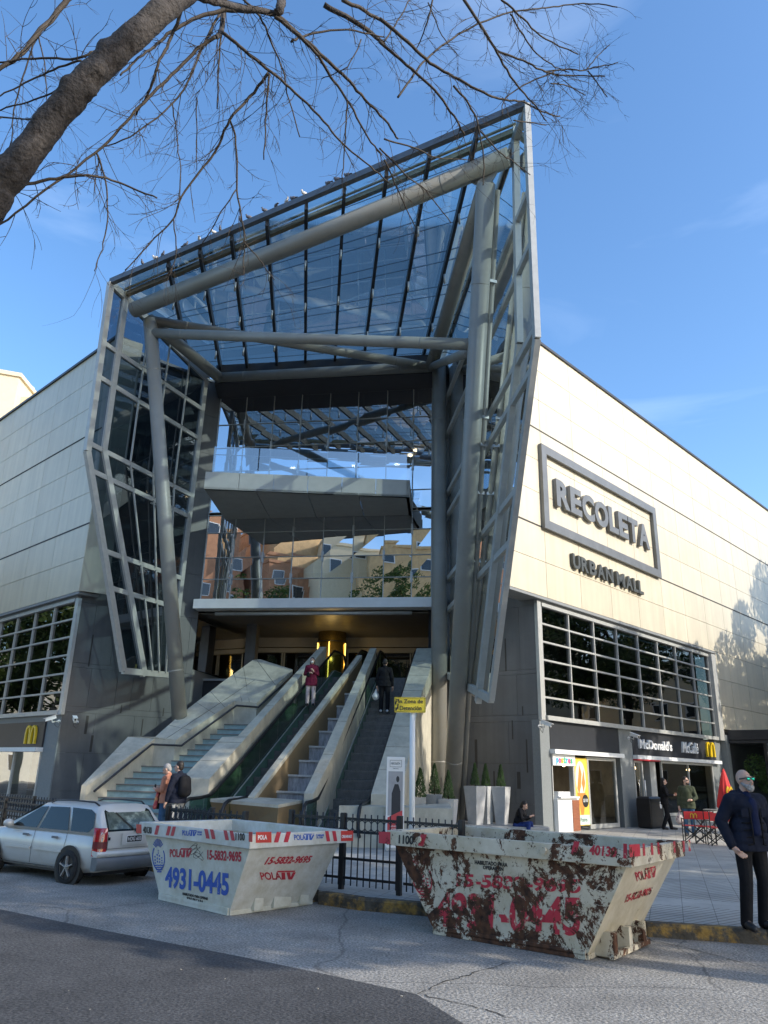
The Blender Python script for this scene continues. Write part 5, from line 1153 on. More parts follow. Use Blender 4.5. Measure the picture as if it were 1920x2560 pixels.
m2.build('arches_print',M_['yellow'],T)
# ============================================================ cars
M_['silver']=mat('silver_paint',(.60,.59,.55),.36,.12,var=.06,scale=2,coat=.5,col2=(.46,.43,.37),th=(.55,.8))
M_['carglass']=glass('car_glass',(.10,.12,.11),.10,.01)
M_['tyre']=mat('tyre',(.018,.018,.018),.85,bump=.3,bscale=80); M_['hub']=mat('wheel_metal',(.42,.42,.42),.35,.6)
M_['bumperg']=mat('grey_plastic',(.14,.15,.16),.5); M_['tail']=mat('tail_light_red',(.38,.012,.02),.12,coat=1); M_['taily']=mat('tail_light_smoke',(.16,.03,.03),.12,coat=1)
M_['headl']=mat('lamp_lens',(.7,.7,.7),.1,coat=1)
def smooth(a,b,t): t=max(0,min(1,(t-a)/(b-a))); return t*t*(3-2*t)
def car(label,cat,O,az,S,paint,roofpaint,plate=None,wagon=True,rear_only=False):
    h=hdir(az); q=V((h.y,-h.x,0)) # right side
    T=thing('parked_car',label,cat,O,az,None); C0=V(O)+q*.74*S
    X=lambda x,y,z: C0+h*(x*S)-q*(y*S)+UP*(z*S*.94)   # y positive = left side
    def top(x): 
        return .90 if x<2.1 else .90-.05*smooth(2.1,2.7,x)-.13*smooth(2.6,3.2,x)
    rings=[]
    for x in (-.74,-.70,-.6,-.3,0,.4,.9,1.4,1.9,2.2,2.44,2.8,3.05,3.18,3.22):
        e=1-.10*smooth(2.5,3.22,x)-.05*smooth(-.45,-.74,x)-.02; t=top(x); zb=.20+.06*smooth(2.9,3.2,x)+.08*smooth(-.5,-.74,x)
        half=[(.0,zb),(.68*e,zb),(.76*e,zb+.10),(.805*e,.50),(.80*e,.66),(.775*e,t-.06),(.72*e,t),(.35*e,t+.02)]
        ring=[X(x,y,z) for y,z in half]+[X(x,-y,z) for y,z in half[::-1] if y>0]; rings.append(ring)
    mb=MB(); mb.rings(rings,cap=True); body=mb.build('body',paint,T)
    # greenhouse
    def gh(x):
        roof=1.40 if x<1.2 else 1.40
        if x>1.25: roof=1.385-(x-1.25)*.50
        if x<-.40: roof=1.385+(x+.40)*1.35
        return max(roof,.91)
    rings=[]
    for x in (-.73,-.68,-.6,-.5,-.40,-.25,.2,.7,1.1,1.25,1.45,1.7,1.95,2.15):
        z=gh(x); k=(z-.89)/.5; yb=.745; yt=.745-.155*k; cr=.03*k
        ring=[X(x,yb,.88),X(x,yt+.01,z-.05*k),X(x,yt-.06*k,z),X(x,yt*.5,z+cr),X(x,-yt*.5,z+cr),X(x,-yt+.06*k,z),X(x,-yt-.01,z-.05*k),X(x,-yb,.88)]; rings.append(ring)
    mb=MB(); mb.rings(rings,cap=True); mb.build('cabin',roofpaint,T)
    def sidep(x,z,s,o=.006):
        k=(z-.89)/.5; return X(x,s*(.745-.145*k+o+.004),z)
    W_=[[(1.98,.93),(1.28,1.32),(1.06,1.335),(1.18,.925)],[(1.10,.925),(1.00,1.335),(.42,1.345),(.22,.925)],[(.14,.925),(.33,1.345),(-.22,1.33),(-.38,1.26),(-.46,1.02),(-.36,.925)]]
    for s in (1,-1):
        for w in W_:
            mb=MB(); mb.prism([sidep(x,z,s,.004) for x,z in w],-q*s*.004*-1); f=mb.build('window',M_['blackg'],T)
    M_['blackg']
    # rear glass
    def rearp(y,z,o=.008):
        x=-.40-(1.385-z)/1.35 if z<1.385 else -.4; return X(x-o-.004,y,z)
    mb=MB(); mb.prism([rearp(.60,.95),rearp(.53,1.31),rearp(.48,1.34),rearp(-.48,1.34),rearp(-.53,1.31),rearp(-.60,.95)],h*.004*S); mb.build('rear_window',M_['blackg'],T)
    mb=MB(); mb.prism([rearp(.56,.985,.011),rearp(.50,1.29,.011),rearp(-.50,1.29,.011),rearp(-.56,.985,.011)],-h*.002*S); mb.build('rear_window_pane',M_['carrefl'],T)
    # windscreen
    mb=MB(); f_=lambda y,x:X(x+.01,y,1.385-(x-1.25)*.50+.03); mb.prism([f_(.58,1.35),f_(-.58,1.35),f_(-.66,2.02),f_(.66,2.02)],h*.006); mb.build('windscreen',M_['blackg'],T)
    # wheels
    for xw in (0,2.44):
        for s in (1,-1):
            if rear_only and xw: continue
            c=X(xw,s*.745,.29); ax=-q*s
            mb=MB(); mb.tube([c+ax*.062*S,c+ax*.068*S],.365*S,28); mb.build('wheel_arch',M_['black'],T)
            mb=MB(); prof=[(-.16,.20),(-.16,.27),(-.13,.29),(.04,.29),(.075,.27),(.08,.20)]
            for (a,r_),(b,r2) in zip(prof,prof[1:]): mb.tube([c+ax*(a*S),c+ax*(b*S)],[r_*S,r2*S],28,cap=False)
            mb.tube([c-ax*.16*S,c-ax*.15*S],.2*S,28); mb.tube([c+ax*.03*S,c+ax*.035*S],.2*S,28)
            # move wheel proud of the arch
            w=mb.build('wheel',M_['tyre'],T); 
            for v in w.data.vertices: v.co+=(WMAT[T].inverted().to_3x3()@(ax*.02*S))
            m2=MB(); c2=c+ax*.07*S; tg=h
            for k in range(5):
                a=2*math.pi*k/5+.3; d=(tg*math.cos(a)+UP*math.sin(a)); m2.bar(c2,c2+d*.185*S,.018*S,.085*S,up=ax)
            m2.tube([c2-ax*.005,c2+ax*.022*S],.055*S,14); m2.tube([c2-ax*.02,c2+ax*.02*S],[.205*S,.195*S],28,cap=False); m2.build('rim',M_['hub'],w)
    # lamps
    for s in (1,-1):
        mb=MB(); r_=[]
        zz=[(.52,.0),(.55,.02),(.72,.03),(.9,.05),(1.0,.10),(1.02,.14)]
        L_=[X(-.755,s*(.60+d*.3),z) for z,d in zz]; Mx=[X(-.745+d*.35,s*(.775-d*.25),z) for z,d in zz]; N_=[X(-.60+d*.5,s*(.80-d*.35),z) for z,d in zz]
        mb.rings([L_,Mx,N_],cap=False,closed=False); mb.build('tail_light',M_['tail'],T)
        mb=MB(); L2=[X(-.762,s*.61,z) for z in (.66,.78)]; M2=[X(-.752,s*.782,z) for z in (.66,.78)]; N2=[X(-.61,s*.808,z) for z in (.66,.78)]; mb.rings([L2,M2,N2],cap=False,closed=False); mb.build('tail_light_lens',M_['taily'],T)
        mb=MB(); mb.ell(X(3.12,s*.55,.64),.12*S,.20*S,.09*S,12,8); mb.build('headlight',M_['headl'],T)
        mb=MB(); mb.ell(X(1.92,s*.86,.98),.10*S,.10*S,.075*S,12,8); mb.bar(X(1.95,s*.74,.93),X(1.93,s*.84,.96),.04*S,.04*S); mb.build('door_mirror',paint if not rear_only else M_['black'],T)
        if wagon:
            mb=MB(); mb.tube([X(-.32,s*.53,1.40),X(-.2,s*.55,1.46),X(.4,s*.56,1.475),X(.95,s*.55,1.46),X(1.1,s*.54,1.41)],.016*S,6); mb.build('roof_rail',M_['black'],T)
        mb=MB()
        for xs in (1.15,.18): mb.bar(X(xs,s*.803,.28),X(xs+.02,s*.80,.62),.006*S,.004*S); mb.bar(X(xs+.02,s*.80,.62),X(xs+.02,s*.762,.88),.006*S,.004*S)
        mb.bar(X(.35,s*.803,.26),X(2.1,s*.803,.26),.006*S,.01*S)
        mb.build('panel_gap',M_['black'],T)
        for xa,xb in ((.25,1.08),(1.2,2.0)): mb=MB(); mb.bar(X(xa,s*.812,.555),X(xb,s*.812,.555),.02*S,.045*S); mb.build('side_moulding',paint,T)
        for xh in (.42,1.32): mb=MB(); mb.bar(X(xh,s*.80,.79),X(xh+.16,s*.80,.79),.03*S,.035*S); mb.build('door_handle',M_['bumperg'],T)
    # bumper
    mb=MB(); rings=[]
    for y in (-.78,-.74,-.5,0,.5,.74,.78):
        k=.10*(1-abs(y/.78)**3); rings.append([X(-.60,y,.26),X(-.74-k,y,.28),X(-.76-k,y,.42),X(-.74-k,y,.50),X(-.6,y,.51)])
    mb.rings(rings); mb.build('rear_bumper',M_['bumperg'] if not rear_only else M_['black'],T)
    mb=MB(); rings=[]
    for y in (-.79,-.75,-.5,0,.5,.75,.79):
        k=.095*(1-abs(y/.79)**3); rings.append([X(-.60,y,.505),X(-.745-k,y,.51),X(-.735-k,y,.60),X(-.6,y,.62)])
    mb.rings(rings); mb.build('bumper_top',paint,T)
    mb=MB()
    for y0,z0,y1,z1 in ((-.62,.62,-.62,.90),(.595,.62,.595,.90),(-.6,.645,.6,.645)): mb.bar(X(-.752,y0,z0),X(-.752,y1,z1),.006,.006)
    mb.build('hatch_gap',M_['black'],T)
    if plate:
        mb=MB(); mb.pp(X(-.765,.30,.70),-(-q*S)*.0-(-q)*0+q*.60*S,UP*.20*S,-h*.006); mb.build('plate_recess',M_['bumperg'] if 0 else paint,T)
        a=X(-.78,.20,.74); mb=MB(); mb.pp(a,q*.36*S,UP*.125*S,h*.01); mb.build('number_plate_border',M_['white'],T)
        mb=MB(); mb.pp(a+q*.012*S+UP*.01*S-h*.003,q*.336*S,UP*.105*S,h*.003); mb.build('number_plate',M_['black'],T)
        a2=a-h*.004; text(plate,a2+q*.03*S+UP*.03*S,a2+q*.33*S+UP*.03*S,a2+q*.03*S+UP*.095*S,.002,M_['white'],'plate_lettering',T)
        mb=MB(); mb.bar(rearp(-.02,.93,.03),rearp(.30,1.28,.03),.012,.02); mb.bar(rearp(-.02,.93,.02),rearp(-.08,.90,.03),.03,.03); mb.build('wiper',M_['black'],T)
        mb=MB(); mb.pp(X(-.757,.60,.80),q*.0+q*.05*S,UP*.05*S,-h*.003); mb.build('badge',M_['black'],T)
    mb=MB(); mb.box(X(1.2,0,.22),1.3*S,3.4*S,.12*S,az=az); mb.build('underbody',M_['black'],T)
    return T
M_['blackg']=mat('dark_glass',(.012,.017,.015),.08,spec=.45,coat=0,var=.3,scale=2); M_['carrefl']=mat('hazy_glass',(.09,.11,.09),.12,spec=.8,coat=1,var=.6,scale=7,col2=(.22,.25,.20),th=(.5,.65))
car('silver estate car parked at the kerb, seen from behind its left side','car',V((-4.87,13.44,0)),-57,.88,M_['silver'],M_['silver'],'HDG 603')
tp=D(-20,2060,17.2)
car('black and yellow taxi at the left edge, ahead of the silver car','taxi',V((-9.15,15.9,0)),-52,.88,M_['black'],mat('taxi_yellow',(.75,.42,.02),.3,coat=.5),None,False,True)
# ============================================================ people
def skinmat(n,c): 
    m=mat(n,c,.55,var=.06,scale=8); m.node_tree.nodes['Principled BSDF'].inputs['Subsurface Weight'].default_value=.06; return m
M_['skin']=skinmat('skin',(.56,.35,.26)); M_['skin2']=skinmat('skin_tan',(.42,.24,.16))
def fabric(n,c,v=.28,fold=.9): return mat(n,c,.85,var=v,scale=7,bump=fold,bscale=7,spec=.2)
M_['navy']=fabric('navy_cloth',(.012,.015,.028)); M_['blackc']=fabric('black_cloth',(.012,.012,.014)); M_['jeans']=fabric('denim',(.05,.11,.20)); M_['greyc']=fabric('grey_cloth',(.34,.34,.33)); M_['orange']=fabric('orange_shirt',(.50,.22,.14)); M_['maroon']=fabric('maroon_cloth',(.13,.012,.035)); M_['green']=fabric('olive_cloth',(.055,.065,.04)); M_['palep']=fabric('pale_trousers',(.62,.50,.48)); M_['bluej']=fabric('blue_trousers',(.02,.04,.16))
M_['hairb']=mat('dark_hair',(.018,.013,.010),.6,var=.4,scale=40); M_['hairg']=mat('grey_hair',(.30,.29,.28),.7,var=.4,scale=50); M_['shoe']=mat('shoe',(.02,.02,.02),.5); M_['whiteshoe']=mat('white_shoe',(.6,.6,.6),.6)
def blob(mb,prims):
    for p in prims:
        if p[0]=='c':   # tapered capsule
            a,b,r0,r1=V(p[1]),V(p[2]),p[3],p[4]; d=(b-a); n=8; L_=d.length
            if L_<1e-5: mb.ell(a,r0); continue
            u=d/L_; pts=[];rs=[]
            for k in range(1,6): t=k/5*math.pi/2; pts.append(a-u*r0*math.cos(t)); rs.append(r0*math.sin(t))
            for k in range(4,0,-1): t=k/5*math.pi/2; pts.append(b+u*r1*math.cos(t)); rs.append(r1*math.sin(t))
            pts=pts[:5]+[a.lerp(b,.5)]+[b]+pts[5:]; rs=rs[:5]+[(r0+r1)/2,r1]+rs[5:]; mb.tube(pts,rs,12)
        else: mb.ell(p[1],p[2][0],p[2][1],p[2][2],16,12,M=p[3] if len(p)>3 else None)
def remesh(mb,name,mt,parent,vox,sm=3,cutz=None):
    o=mb.build('tmp',[mt],None,fix=False); md=o.modifiers.new('r','REMESH'); md.mode='VOXEL'; md.voxel_size=vox; md.use_smooth_shade=True
    s=o.modifiers.new('s','SMOOTH'); s.iterations=sm; s.factor=.5
    me=eval_mesh(o); bpy.data.objects.remove(o); inv=WMAT[parent].inverted() if parent else Matrix.Identity(4); me.transform(inv); me.name=name
    if cutz is not None:
        bm=bmesh.new(); bm.from_mesh(me); g=bmesh.ops.bisect_plane(bm,geom=bm.verts[:]+bm.edges[:]+bm.faces[:],plane_co=(0,0,cutz),plane_no=(0,0,-1),clear_outer=True); ed_=[e for e in g['geom_cut'] if isinstance(e,bmesh.types.BMEdge)]; bmesh.ops.holes_fill(bm,edges=ed_); bm.to_mesh(me); bm.free()
    me.materials.clear(); me.materials.append(mt)
    for p in me.polygons: p.use_smooth=True
    r=bpy.data.objects.new(name,me); COL.objects.link(r)
    if parent: r.parent=parent; WMAT[r]=WMAT[parent]
    return r
def person(label,P,az,h,top,bot,hair,pose={},skin='skin',vox=.013,shoe='shoe',long_coat=0,hairlen=0,group=None,headaz=0,extra=None,bulk=1.,headtilt=0,bald=False,sleeves=True,mask=None):
    T=thing('person',label,'person',P,az,group); X=WMAT[T]; sc=h
    def W(p): return X@V((p[0]*sc,p[1]*sc,p[2]*sc))
    J=dict(pel=(0,0,.53),wai=(0,0,.62),che=(0,.005,.735),nec=(0,-.005,.835),hd=(0,.01,.925),
      shL=(-.098,0,.792),shR=(.098,0,.792),elL=(-.14,-.02,.635),elR=(.14,-.02,.635),wrL=(-.145,.03,.49),wrR=(.145,.03,.49),haL=(-.145,.045,.44),haR=(.145,.045,.44),
      hiL=(-.052,0,.52),hiR=(.052,0,.52),knL=(-.06,.015,.285),knR=(.06,.015,.285),anL=(-.062,-.01,.045),anR=(.062,-.01,.045),toL=(-.07,.095,.018),toR=(.07,.095,.018))
    J.update(pose); j={k:W(v) for k,v in J.items()}; s=sc
    hr=Matrix.Rotation(-R(az+headaz),3,'Z')@Matrix.Rotation(R(headtilt),3,'X')
    H=lambda x,y,z: j['hd']+hr@V((x*s,y*s,z*s))
    mb=MB(); pr=[]
    pr+= [('e',H(0,-.008,.012),(.043*s,.053*s,.056*s),hr),('e',H(0,.016,-.022),(.034*s,.040*s,.045*s),hr),('e',H(0,.030,-.052),(.019*s,.020*s,.015*s),hr),
      ('c',H(0,.050,-.002),H(0,.064,-.022),.007*s,.0105*s),('e',H(0,.046,.012),(.030*s,.012*s,.008*s),hr),('e',H(0,.052,-.038),(.015*s,.008*s,.005*s),hr),
      ('e',H(-.044,-.004,-.006),(.006*s,.011*s,.018*s),hr),('e',H(.044,-.004,-.006),(.006*s,.011*s,.018*s),hr),
      ('c',j['nec']-UP*.02*s,H(0,-.008,-.03),.036*s,.031*s)]
    tor=[('c',j['pel'],j['wai'],.072*s,.066*s),('c',j['wai'],j['che'],.068*s,.075*s),('c',j['shL'],j['shR'],.040*s,.040*s),('c',j['che'],j['nec'],.07*s,.032*s)]
    pr+=tor
    for sd in 'LR':
        sg=-1 if sd=='L' else 1
        pr+=[('c',j['sh'+sd],j['el'+sd],.030*s,.024*s),('c',j['el'+sd],j['wr'+sd],.0235*s,.0155*s),('c',j['hi'+sd],j['kn'+sd],.052*s,.033*s),('c',j['kn'+sd],j['an'+sd],.033*s,.020*s),('c',j['an'+sd],j['to'+sd],.022*s,.018*s)]
        w=j['wr'+sd]; hd=(j['ha'+sd]-w); hd=hd.normalized() if hd.length>1e-5 else V((0,0,-1)); lat=hd.cross(X.to_3x3()@V((0,1,0))) 
        if lat.length<.2: lat=hd.cross(UP)
        lat.normalize(); nr=hd.cross(lat)
        pc=w+hd*.032*s; pr+=[('c',w,pc,.0155*s,.019*s),('e',w+hd*.038*s,(.022*s,.012*s,.028*s),Matrix((lat,nr,hd)).transposed())]
        inn=X.to_3x3()@V((-sg,0,0)); curl=inn*.35 if abs(hd.z)>.5 else V((0,0,-.4))
        for k,(o,ln) in enumerate(((-.016,.036),(-.0055,.042),(.0055,.039),(.016,.030))):
            b0=w+hd*.058*s+lat*o*s; b1=b0+(hd+curl*.4).normalized()*ln*.55*s; b2=b1+(hd+curl*1.6).normalized()*ln*.55*s; pr+=[('c',b0,b1,.0058*s,.0055*s),('c',b1,b2,.0054*s,.0047*s)]
        fw=X.to_3x3()@V((0,1,0)); b0=w+hd*.02*s+fw*.014*s; b1=b0+(fw*.8+hd).normalized()*.028*s; pr+=[('c',b0,b1,.007*s,.0065*s),('c',b1,b1+(hd+curl*.5).normalized()*.022*s,.006*s,.005*s)]
    blob(mb,pr); body=remesh(mb,'body',M_[skin],T,vox,2)
    # face details
    for sg in (-1,1):
        e=MB(); e.ell(H(sg*.017,.050,.002),.0075*s,.005*s,.0045*s,8,6,M=hr); e.build('eye',M_['hairb'],T)
    mo=MB(); mo.ell(H(0,.0595,-.038),.012*s,.003*s,.0028*s,8,6,M=hr); mo.build('mouth',M_['lips'],T)
    if mask: 
        mo=MB(); mo.ell(H(0,.045,-.032),.030*s,.030*s,.026*s,12,8,M=hr); mo.build('face_mask',M_['white'],T)
    # clothes
    b=bulk; mb=MB(); c=[('c',j['pel']-UP*.01*s,j['wai'],.083*s*b,.080*s*b),('c',j['wai'],j['che'],.080*s*b,.088*s*b),('c',j['shL'],j['shR'],.044*s*b,.044*s*b),('c',j['che'],j['nec']-UP*.03*s,.082*s*b,.045*s),
       ('c',j['wai']-(j['shR']-j['shL'])*.17,j['wai']+(j['shR']-j['shL'])*.17,.076*s*b,.076*s*b),('c',j['nec']-UP*.02*s,j['shL'],.036*s,.042*s*b),('c',j['nec']-UP*.02*s,j['shR'],.036*s,.042*s*b),('c',(j['shL']+j['che'])/2,(j['shR']+j['che'])/2,.068*s*b,.068*s*b)]
    for sd in 'LR':
        c+=[('c',j['sh'+sd],j['el'+sd],.043*s*b,.034*s*b)]
        if sleeves: c+=[('c',j['el'+sd],j['wr'+sd]+(j['el'+sd]-j['wr'+sd])*.08,.034*s*b,.025*s*b)]
        else: c+=[('c',j['el'+sd],j['el'+sd].lerp(j['wr'+sd],.2),.034*s,.03*s)]
        if long_coat: c+=[('c',j['hi'+sd],j['hi'+sd].lerp(j['kn'+sd],long_coat),.075*s*b,.070*s*b)]
    c+=[('c',j['nec']-UP*.01*s,j['nec']+UP*.012*s,.040*s,.038*s)]
    hem=None
    if j['pel'].z-V(P).z>.45*sc:
        hem=(.475 if not long_coat else .52-.235*long_coat*1.4)*sc; zz_=hem/sc+.01
        c+=[('c',W((-.042,0,zz_)),W((.042,0,zz_)),.083*s*b,.083*s*b),('c',W((-.042,0,.54)),W((.042,0,.54)),.080*s*b,.080*s*b),('c',W((0,0,zz_)),j['wai'],.085*s*b,.080*s*b)]
    blob(mb,c); remesh(mb,'jacket',M_[top],T,vox,3,hem)
    mb=MB(); c=[('c',j['hiL'],j['hiR'],.068*s,.068*s),('c',j['pel'],j['wai'],.072*s,.068*s)]
    for sd in 'LR': c+=[('c',j['hi'+sd],j['kn'+sd],.060*s,.042*s),('c',j['kn'+sd],j['an'+sd]-UP*.012*s,.043*s,.038*s)]
    blob(mb,c); remesh(mb,'trousers',M_[bot],T,vox,3)
    for sd in 'LR':
        mb=MB(); a=j['an'+sd]; t=j['to'+sd]; d=(t-a); d.z=0; d=d.normalized() if d.length>1e-4 else X.to_3x3()@V((0,1,0)); f=V((0,0,a.z-.030*s)) 
        blob(mb,[('c',a-d*.012*s-UP*.010*s,t,.031*s,.0225*s),('c',a-UP*.02*s-d*.015*s,t-UP*.002*s,.023*s,.019*s)]); remesh(mb,'shoe',M_[shoe],T,vox*.8,2)
    if not bald:
        mb=MB(); c=[('e',H(0,-.016,.022),(.047*s,.054*s,.054*s),hr),('e',H(0,-.035,-.005),(.042*s,.032*s,.045*s),hr)]
        if hairlen: c+=[('c',H(0,-.04,0),H(0,-.045,-.03-hairlen),.036*s,.028*s),('c',H(-.036,-.015,0),H(-.038,-.01,-.02-hairlen),.016*s,.012*s),('c',H(.036,-.015,0),H(.038,-.01,-.02-hairlen),.016*s,.012*s)]
        blob(mb,c); remesh(mb,'hair',M_[hair],T,vox*.8,2)
    return T,j,H,W
M_['lips']=mat('lips',(.35,.12,.10),.5)
# bald man on the right: by the kerb, jacket open, thumb hooked in the pocket, looking up to the right
ph=G(1872,2322,.15); az0=172
T,j,H,W=person('bald man with grey beard, mirrored sunglasses and navy padded jacket near the kerb',(ph.x+.13,ph.y,.15),az0,1.80,'navy','blackc','hairg',
   dict(elL=(-.16,-.03,.645),wrL=(-.165,.02,.51),haL=(-.14,.05,.47),elR=(.175,-.03,.655),wrR=(.150,.035,.50),haR=(.120,.06,.465),shL=(-.104,0,.788),shR=(.104,0,.788),knR=(.075,.03,.285),anR=(.088,.0,.045),toR=(.10,.10,.018),knL=(-.06,.015,.285),anL=(-.05,-.02,.045),toL=(-.065,.08,.018),pel=(.005,0,.53),hd=(-.006,.018,.925)),vox=.0085,bulk=1.2,headaz=-12,headtilt=7,bald=True)
s=1.8
mb=MB(); blob(mb,[('e',H(0,.040,-.058),(.027*s,.021*s,.026*s),Matrix.Rotation(-R(az0-12),3,'Z')),('e',H(0,.03,-.045),(.036*s,.026*s,.020*s),Matrix.Rotation(-R(az0-12),3,'Z')),('c',H(-.036,.006,-.025),H(-.022,.036,-.05),.009*s,.014*s),('c',H(.036,.006,-.025),H(.022,.036,-.05),.009*s,.014*s),('c',H(-.012,.058,-.033),H(.012,.058,-.033),.005*s,.005*s)]); bd=remesh(mb,'beard',mat('grey_beard',(.33,.32,.31),.9,var=.55,scale=45,bump=.8,bscale=60,col2=(.08,.075,.07),th=(.55,.7)),T,.006,1)
M_['mirror']=mat('mirror_lens',(.01,.24,.19),.12,.9,var=.5,scale=30)
hr=Matrix.Rotation(-R(az0-12),3,'Z')@Matrix.Rotation(R(7),3,'X')
mb=MB(); 
for sg in (-1,1):
    mb.bar(H(sg*.046,.002,.004),H(sg*.040,.054,.005),.004*s,.008*s)
mb.bar(H(-.040,.060,.010),H(.040,.060,.010),.004*s,.006*s); gs=mb.build('sunglasses_frame',M_['black'],T)
for sg in (-1,1):
    mb=MB(); mb.ell(H(sg*.0195,.0605,.001),.017*s,.004*s,.0125*s,16,8,M=hr); mb.build('sunglasses_lens',M_['mirror'],gs)
# jacket details: hood, open front, inner shirt, quilting
mb=MB(); blob(mb,[('c',W((-.05,-.05,.83)),W((.05,-.05,.83)),.028*s,.028*s),('c',W((-.05,-.045,.83)),W((-.062,.02,.815)),.026*s,.018*s),('c',W((.05,-.045,.83)),W((.062,.02,.815)),.026*s,.018*s)]); remesh(mb,'hood',M_['navy'],T,.01,2)
mb=MB(); blob(mb,[('c',W((0,.088,.60)),W((0,.080,.78)),.034*s,.030*s),('c',W((0,.055,.79)),W((0,.028,.825)),.03*s,.03*s)]); remesh(mb,'shirt',fabric('dark_blue_shirt',(.010,.016,.05)),T,.01,2)
mb=MB(); 
for z in (.52,.565,.61,.655,.70,.745):
    for sg in (-1,1): mb.tube([W((sg*.035,.096,z)),W((sg*.065,.087,z-.004)),W((sg*.090,.055,z-.006))],.005*s,5)
mb.build('quilting_seam',M_['blackc'],T)
for sg in (-1,1): mb=MB(); mb.tube([W((sg*.034,.108,.52)),W((sg*.036,.110,.62)),W((sg*.036,.100,.74)),W((sg*.045,.06,.80))],.005*s,6); mb.build('zip',M_['blackc'],T)
for sg in (-1,1): mb=MB(); mb.box(W((sg*.068,.094,.715)),.085,.012,.10,az=az0+sg*16); mb.build('chest_pocket',M_['navy'],T,bev=.006)
# two men near the stairs
P=D(412,2058,19.2); 
person_,j,H,W=person('grey haired man in an orange shirt looking at a phone, dark jacket on his arm',(P.x-.11,19.5,.15),-80,1.73,'orange','jeans','hairg',dict(elR=(.13,.02,.64),wrR=(.09,.13,.66),haR=(.06,.17,.67),elL=(-.13,.02,.64),wrL=(-.06,.13,.64),haL=(-.03,.17,.66),hd=(0,.035,.915)),headtilt=-25)
mb=MB(); mb.box(W((.015,.185,.675)),.07,.012,.13,az=-80); mb.build('phone',M_['black'],person_)
mb=MB(); blob(mb,[('c',W((-.05,.07,.645)),W((.10,.08,.645)),.035*1.7,.035*1.7),('c',W((-.03,.09,.63)),W((-.02,.10,.44)),.035*1.7,.05*1.7),('c',W((.05,.09,.63)),W((.05,.10,.47)),.03*1.7,.04*1.7)]); remesh(mb,'carried_jacket',M_['blackc'],person_,.015,2)
mb=MB(); blob(mb,[('c',W((-.07,.10,.60)),W((-.09,.11,.42)),.02*1.7,.03*1.7)]); remesh(mb,'carried_scarf',mat('scarf',(.55,.09,.10),.8,var=.4,scale=12,col2=(.7,.4,.12),th=(.5,.6)),person_,.015,2)
P=D(432,2058,18.9)
T2,j,H,W=person('man in navy jacket and grey trousers with a black backpack, his back turned',(P.x+.02,19.0,.15),-58,1.78,'navy','greyc','hairb',dict(elL=(-.135,.02,.64),wrL=(-.13,.06,.50),haL=(-.125,.08,.45),hd=(0,.03,.925)),headaz=-15,bulk=1.05)
mb=MB(); blob(mb,[('c',W((-.02,-.10,.76)),W((-.02,-.115,.62)),.062*1.78,.07*1.78),('c',W((.03,-.10,.76)),W((.03,-.115,.62)),.062*1.78,.07*1.78)]); remesh(mb,'backpack',M_['blackc'],T2,.014,2)
# escalator riders
T3,j,H,W=person('woman with face mask, maroon coat and pale trousers riding the left escalator',(-2.28,25.95,3.80),178,1.60,'maroon','palep','hairb',dict(elL=(-.13,0,.64),wrL=(-.05,.10,.68),haL=(-.02,.12,.72),elR=(.14,-.01,.64),wrR=(.06,.11,.66),haR=(.02,.13,.66)),long_coat=.35,hairlen=.05,mask=True)
mb=MB(); blob(mb,[('c',W((.06,.11,.60)),W((.06,.11,.64)),.05,.06)]); remesh(mb,'handbag',M_['blackc'],T3,.014,2)
T4,j,H,W=person('man in black with white trainers riding up the right escalator, holding a plastic bag',(.17,25.68,3.62),8,1.76,'blackc','blackc','hairb',dict(elL=(-.14,0,.64),wrL=(-.15,.03,.50)),shoe='whiteshoe')
bg_=thing('plastic_bag','white plastic bag hanging from the hand of the man on the right escalator','bag',W((-.16,.03,.3)),0); mb=MB(); blob(mb,[('c',W((-.165,.03,.42)),W((-.17,.03,.30)),.03,.10),('e',W((-.17,.03,.30)),(.12,.07,.13))]); remesh(mb,'bag_body',M_['white'],bg_,.014,2)
mb=MB(); mb.tube([W((-.15,.04,.455)),W((-.16,.03,.40))],.012,6); mb.build('handle',M_['white'],bg_)
# seated woman
P=D(1298,2070,23.95)
T5,j,H,W=person('woman in black and blue trousers sitting on the stone ledge looking at her phone',(P.x,24.05,-.22),120,1.62,'blackc','bluej','hairb',
  dict(pel=(0,-.03,.385),wai=(0,0,.47),che=(0,.045,.58),nec=(0,.08,.665),hd=(0,.125,.735),shL=(-.105,.07,.65),shR=(.105,.07,.65),elL=(-.12,.11,.50),elR=(.12,.11,.50),wrL=(-.04,.22,.545),wrR=(.04,.22,.545),haL=(-.02,.25,.56),haR=(.02,.25,.56),hiL=(-.052,-.02,.38),hiR=(.052,-.02,.38),knL=(-.06,.21,.43),knR=(.06,.21,.43),anL=(-.06,.23,.265),anR=(.06,.20,.265),toL=(-.06,.31,.245),toR=(.06,.28,.245)),headtilt=-30,hairlen=.03)
mb=MB(); mb.box(W((0,.27,.585)),.07,.012,.13,az=120); mb.build('phone',M_['black'],T5)
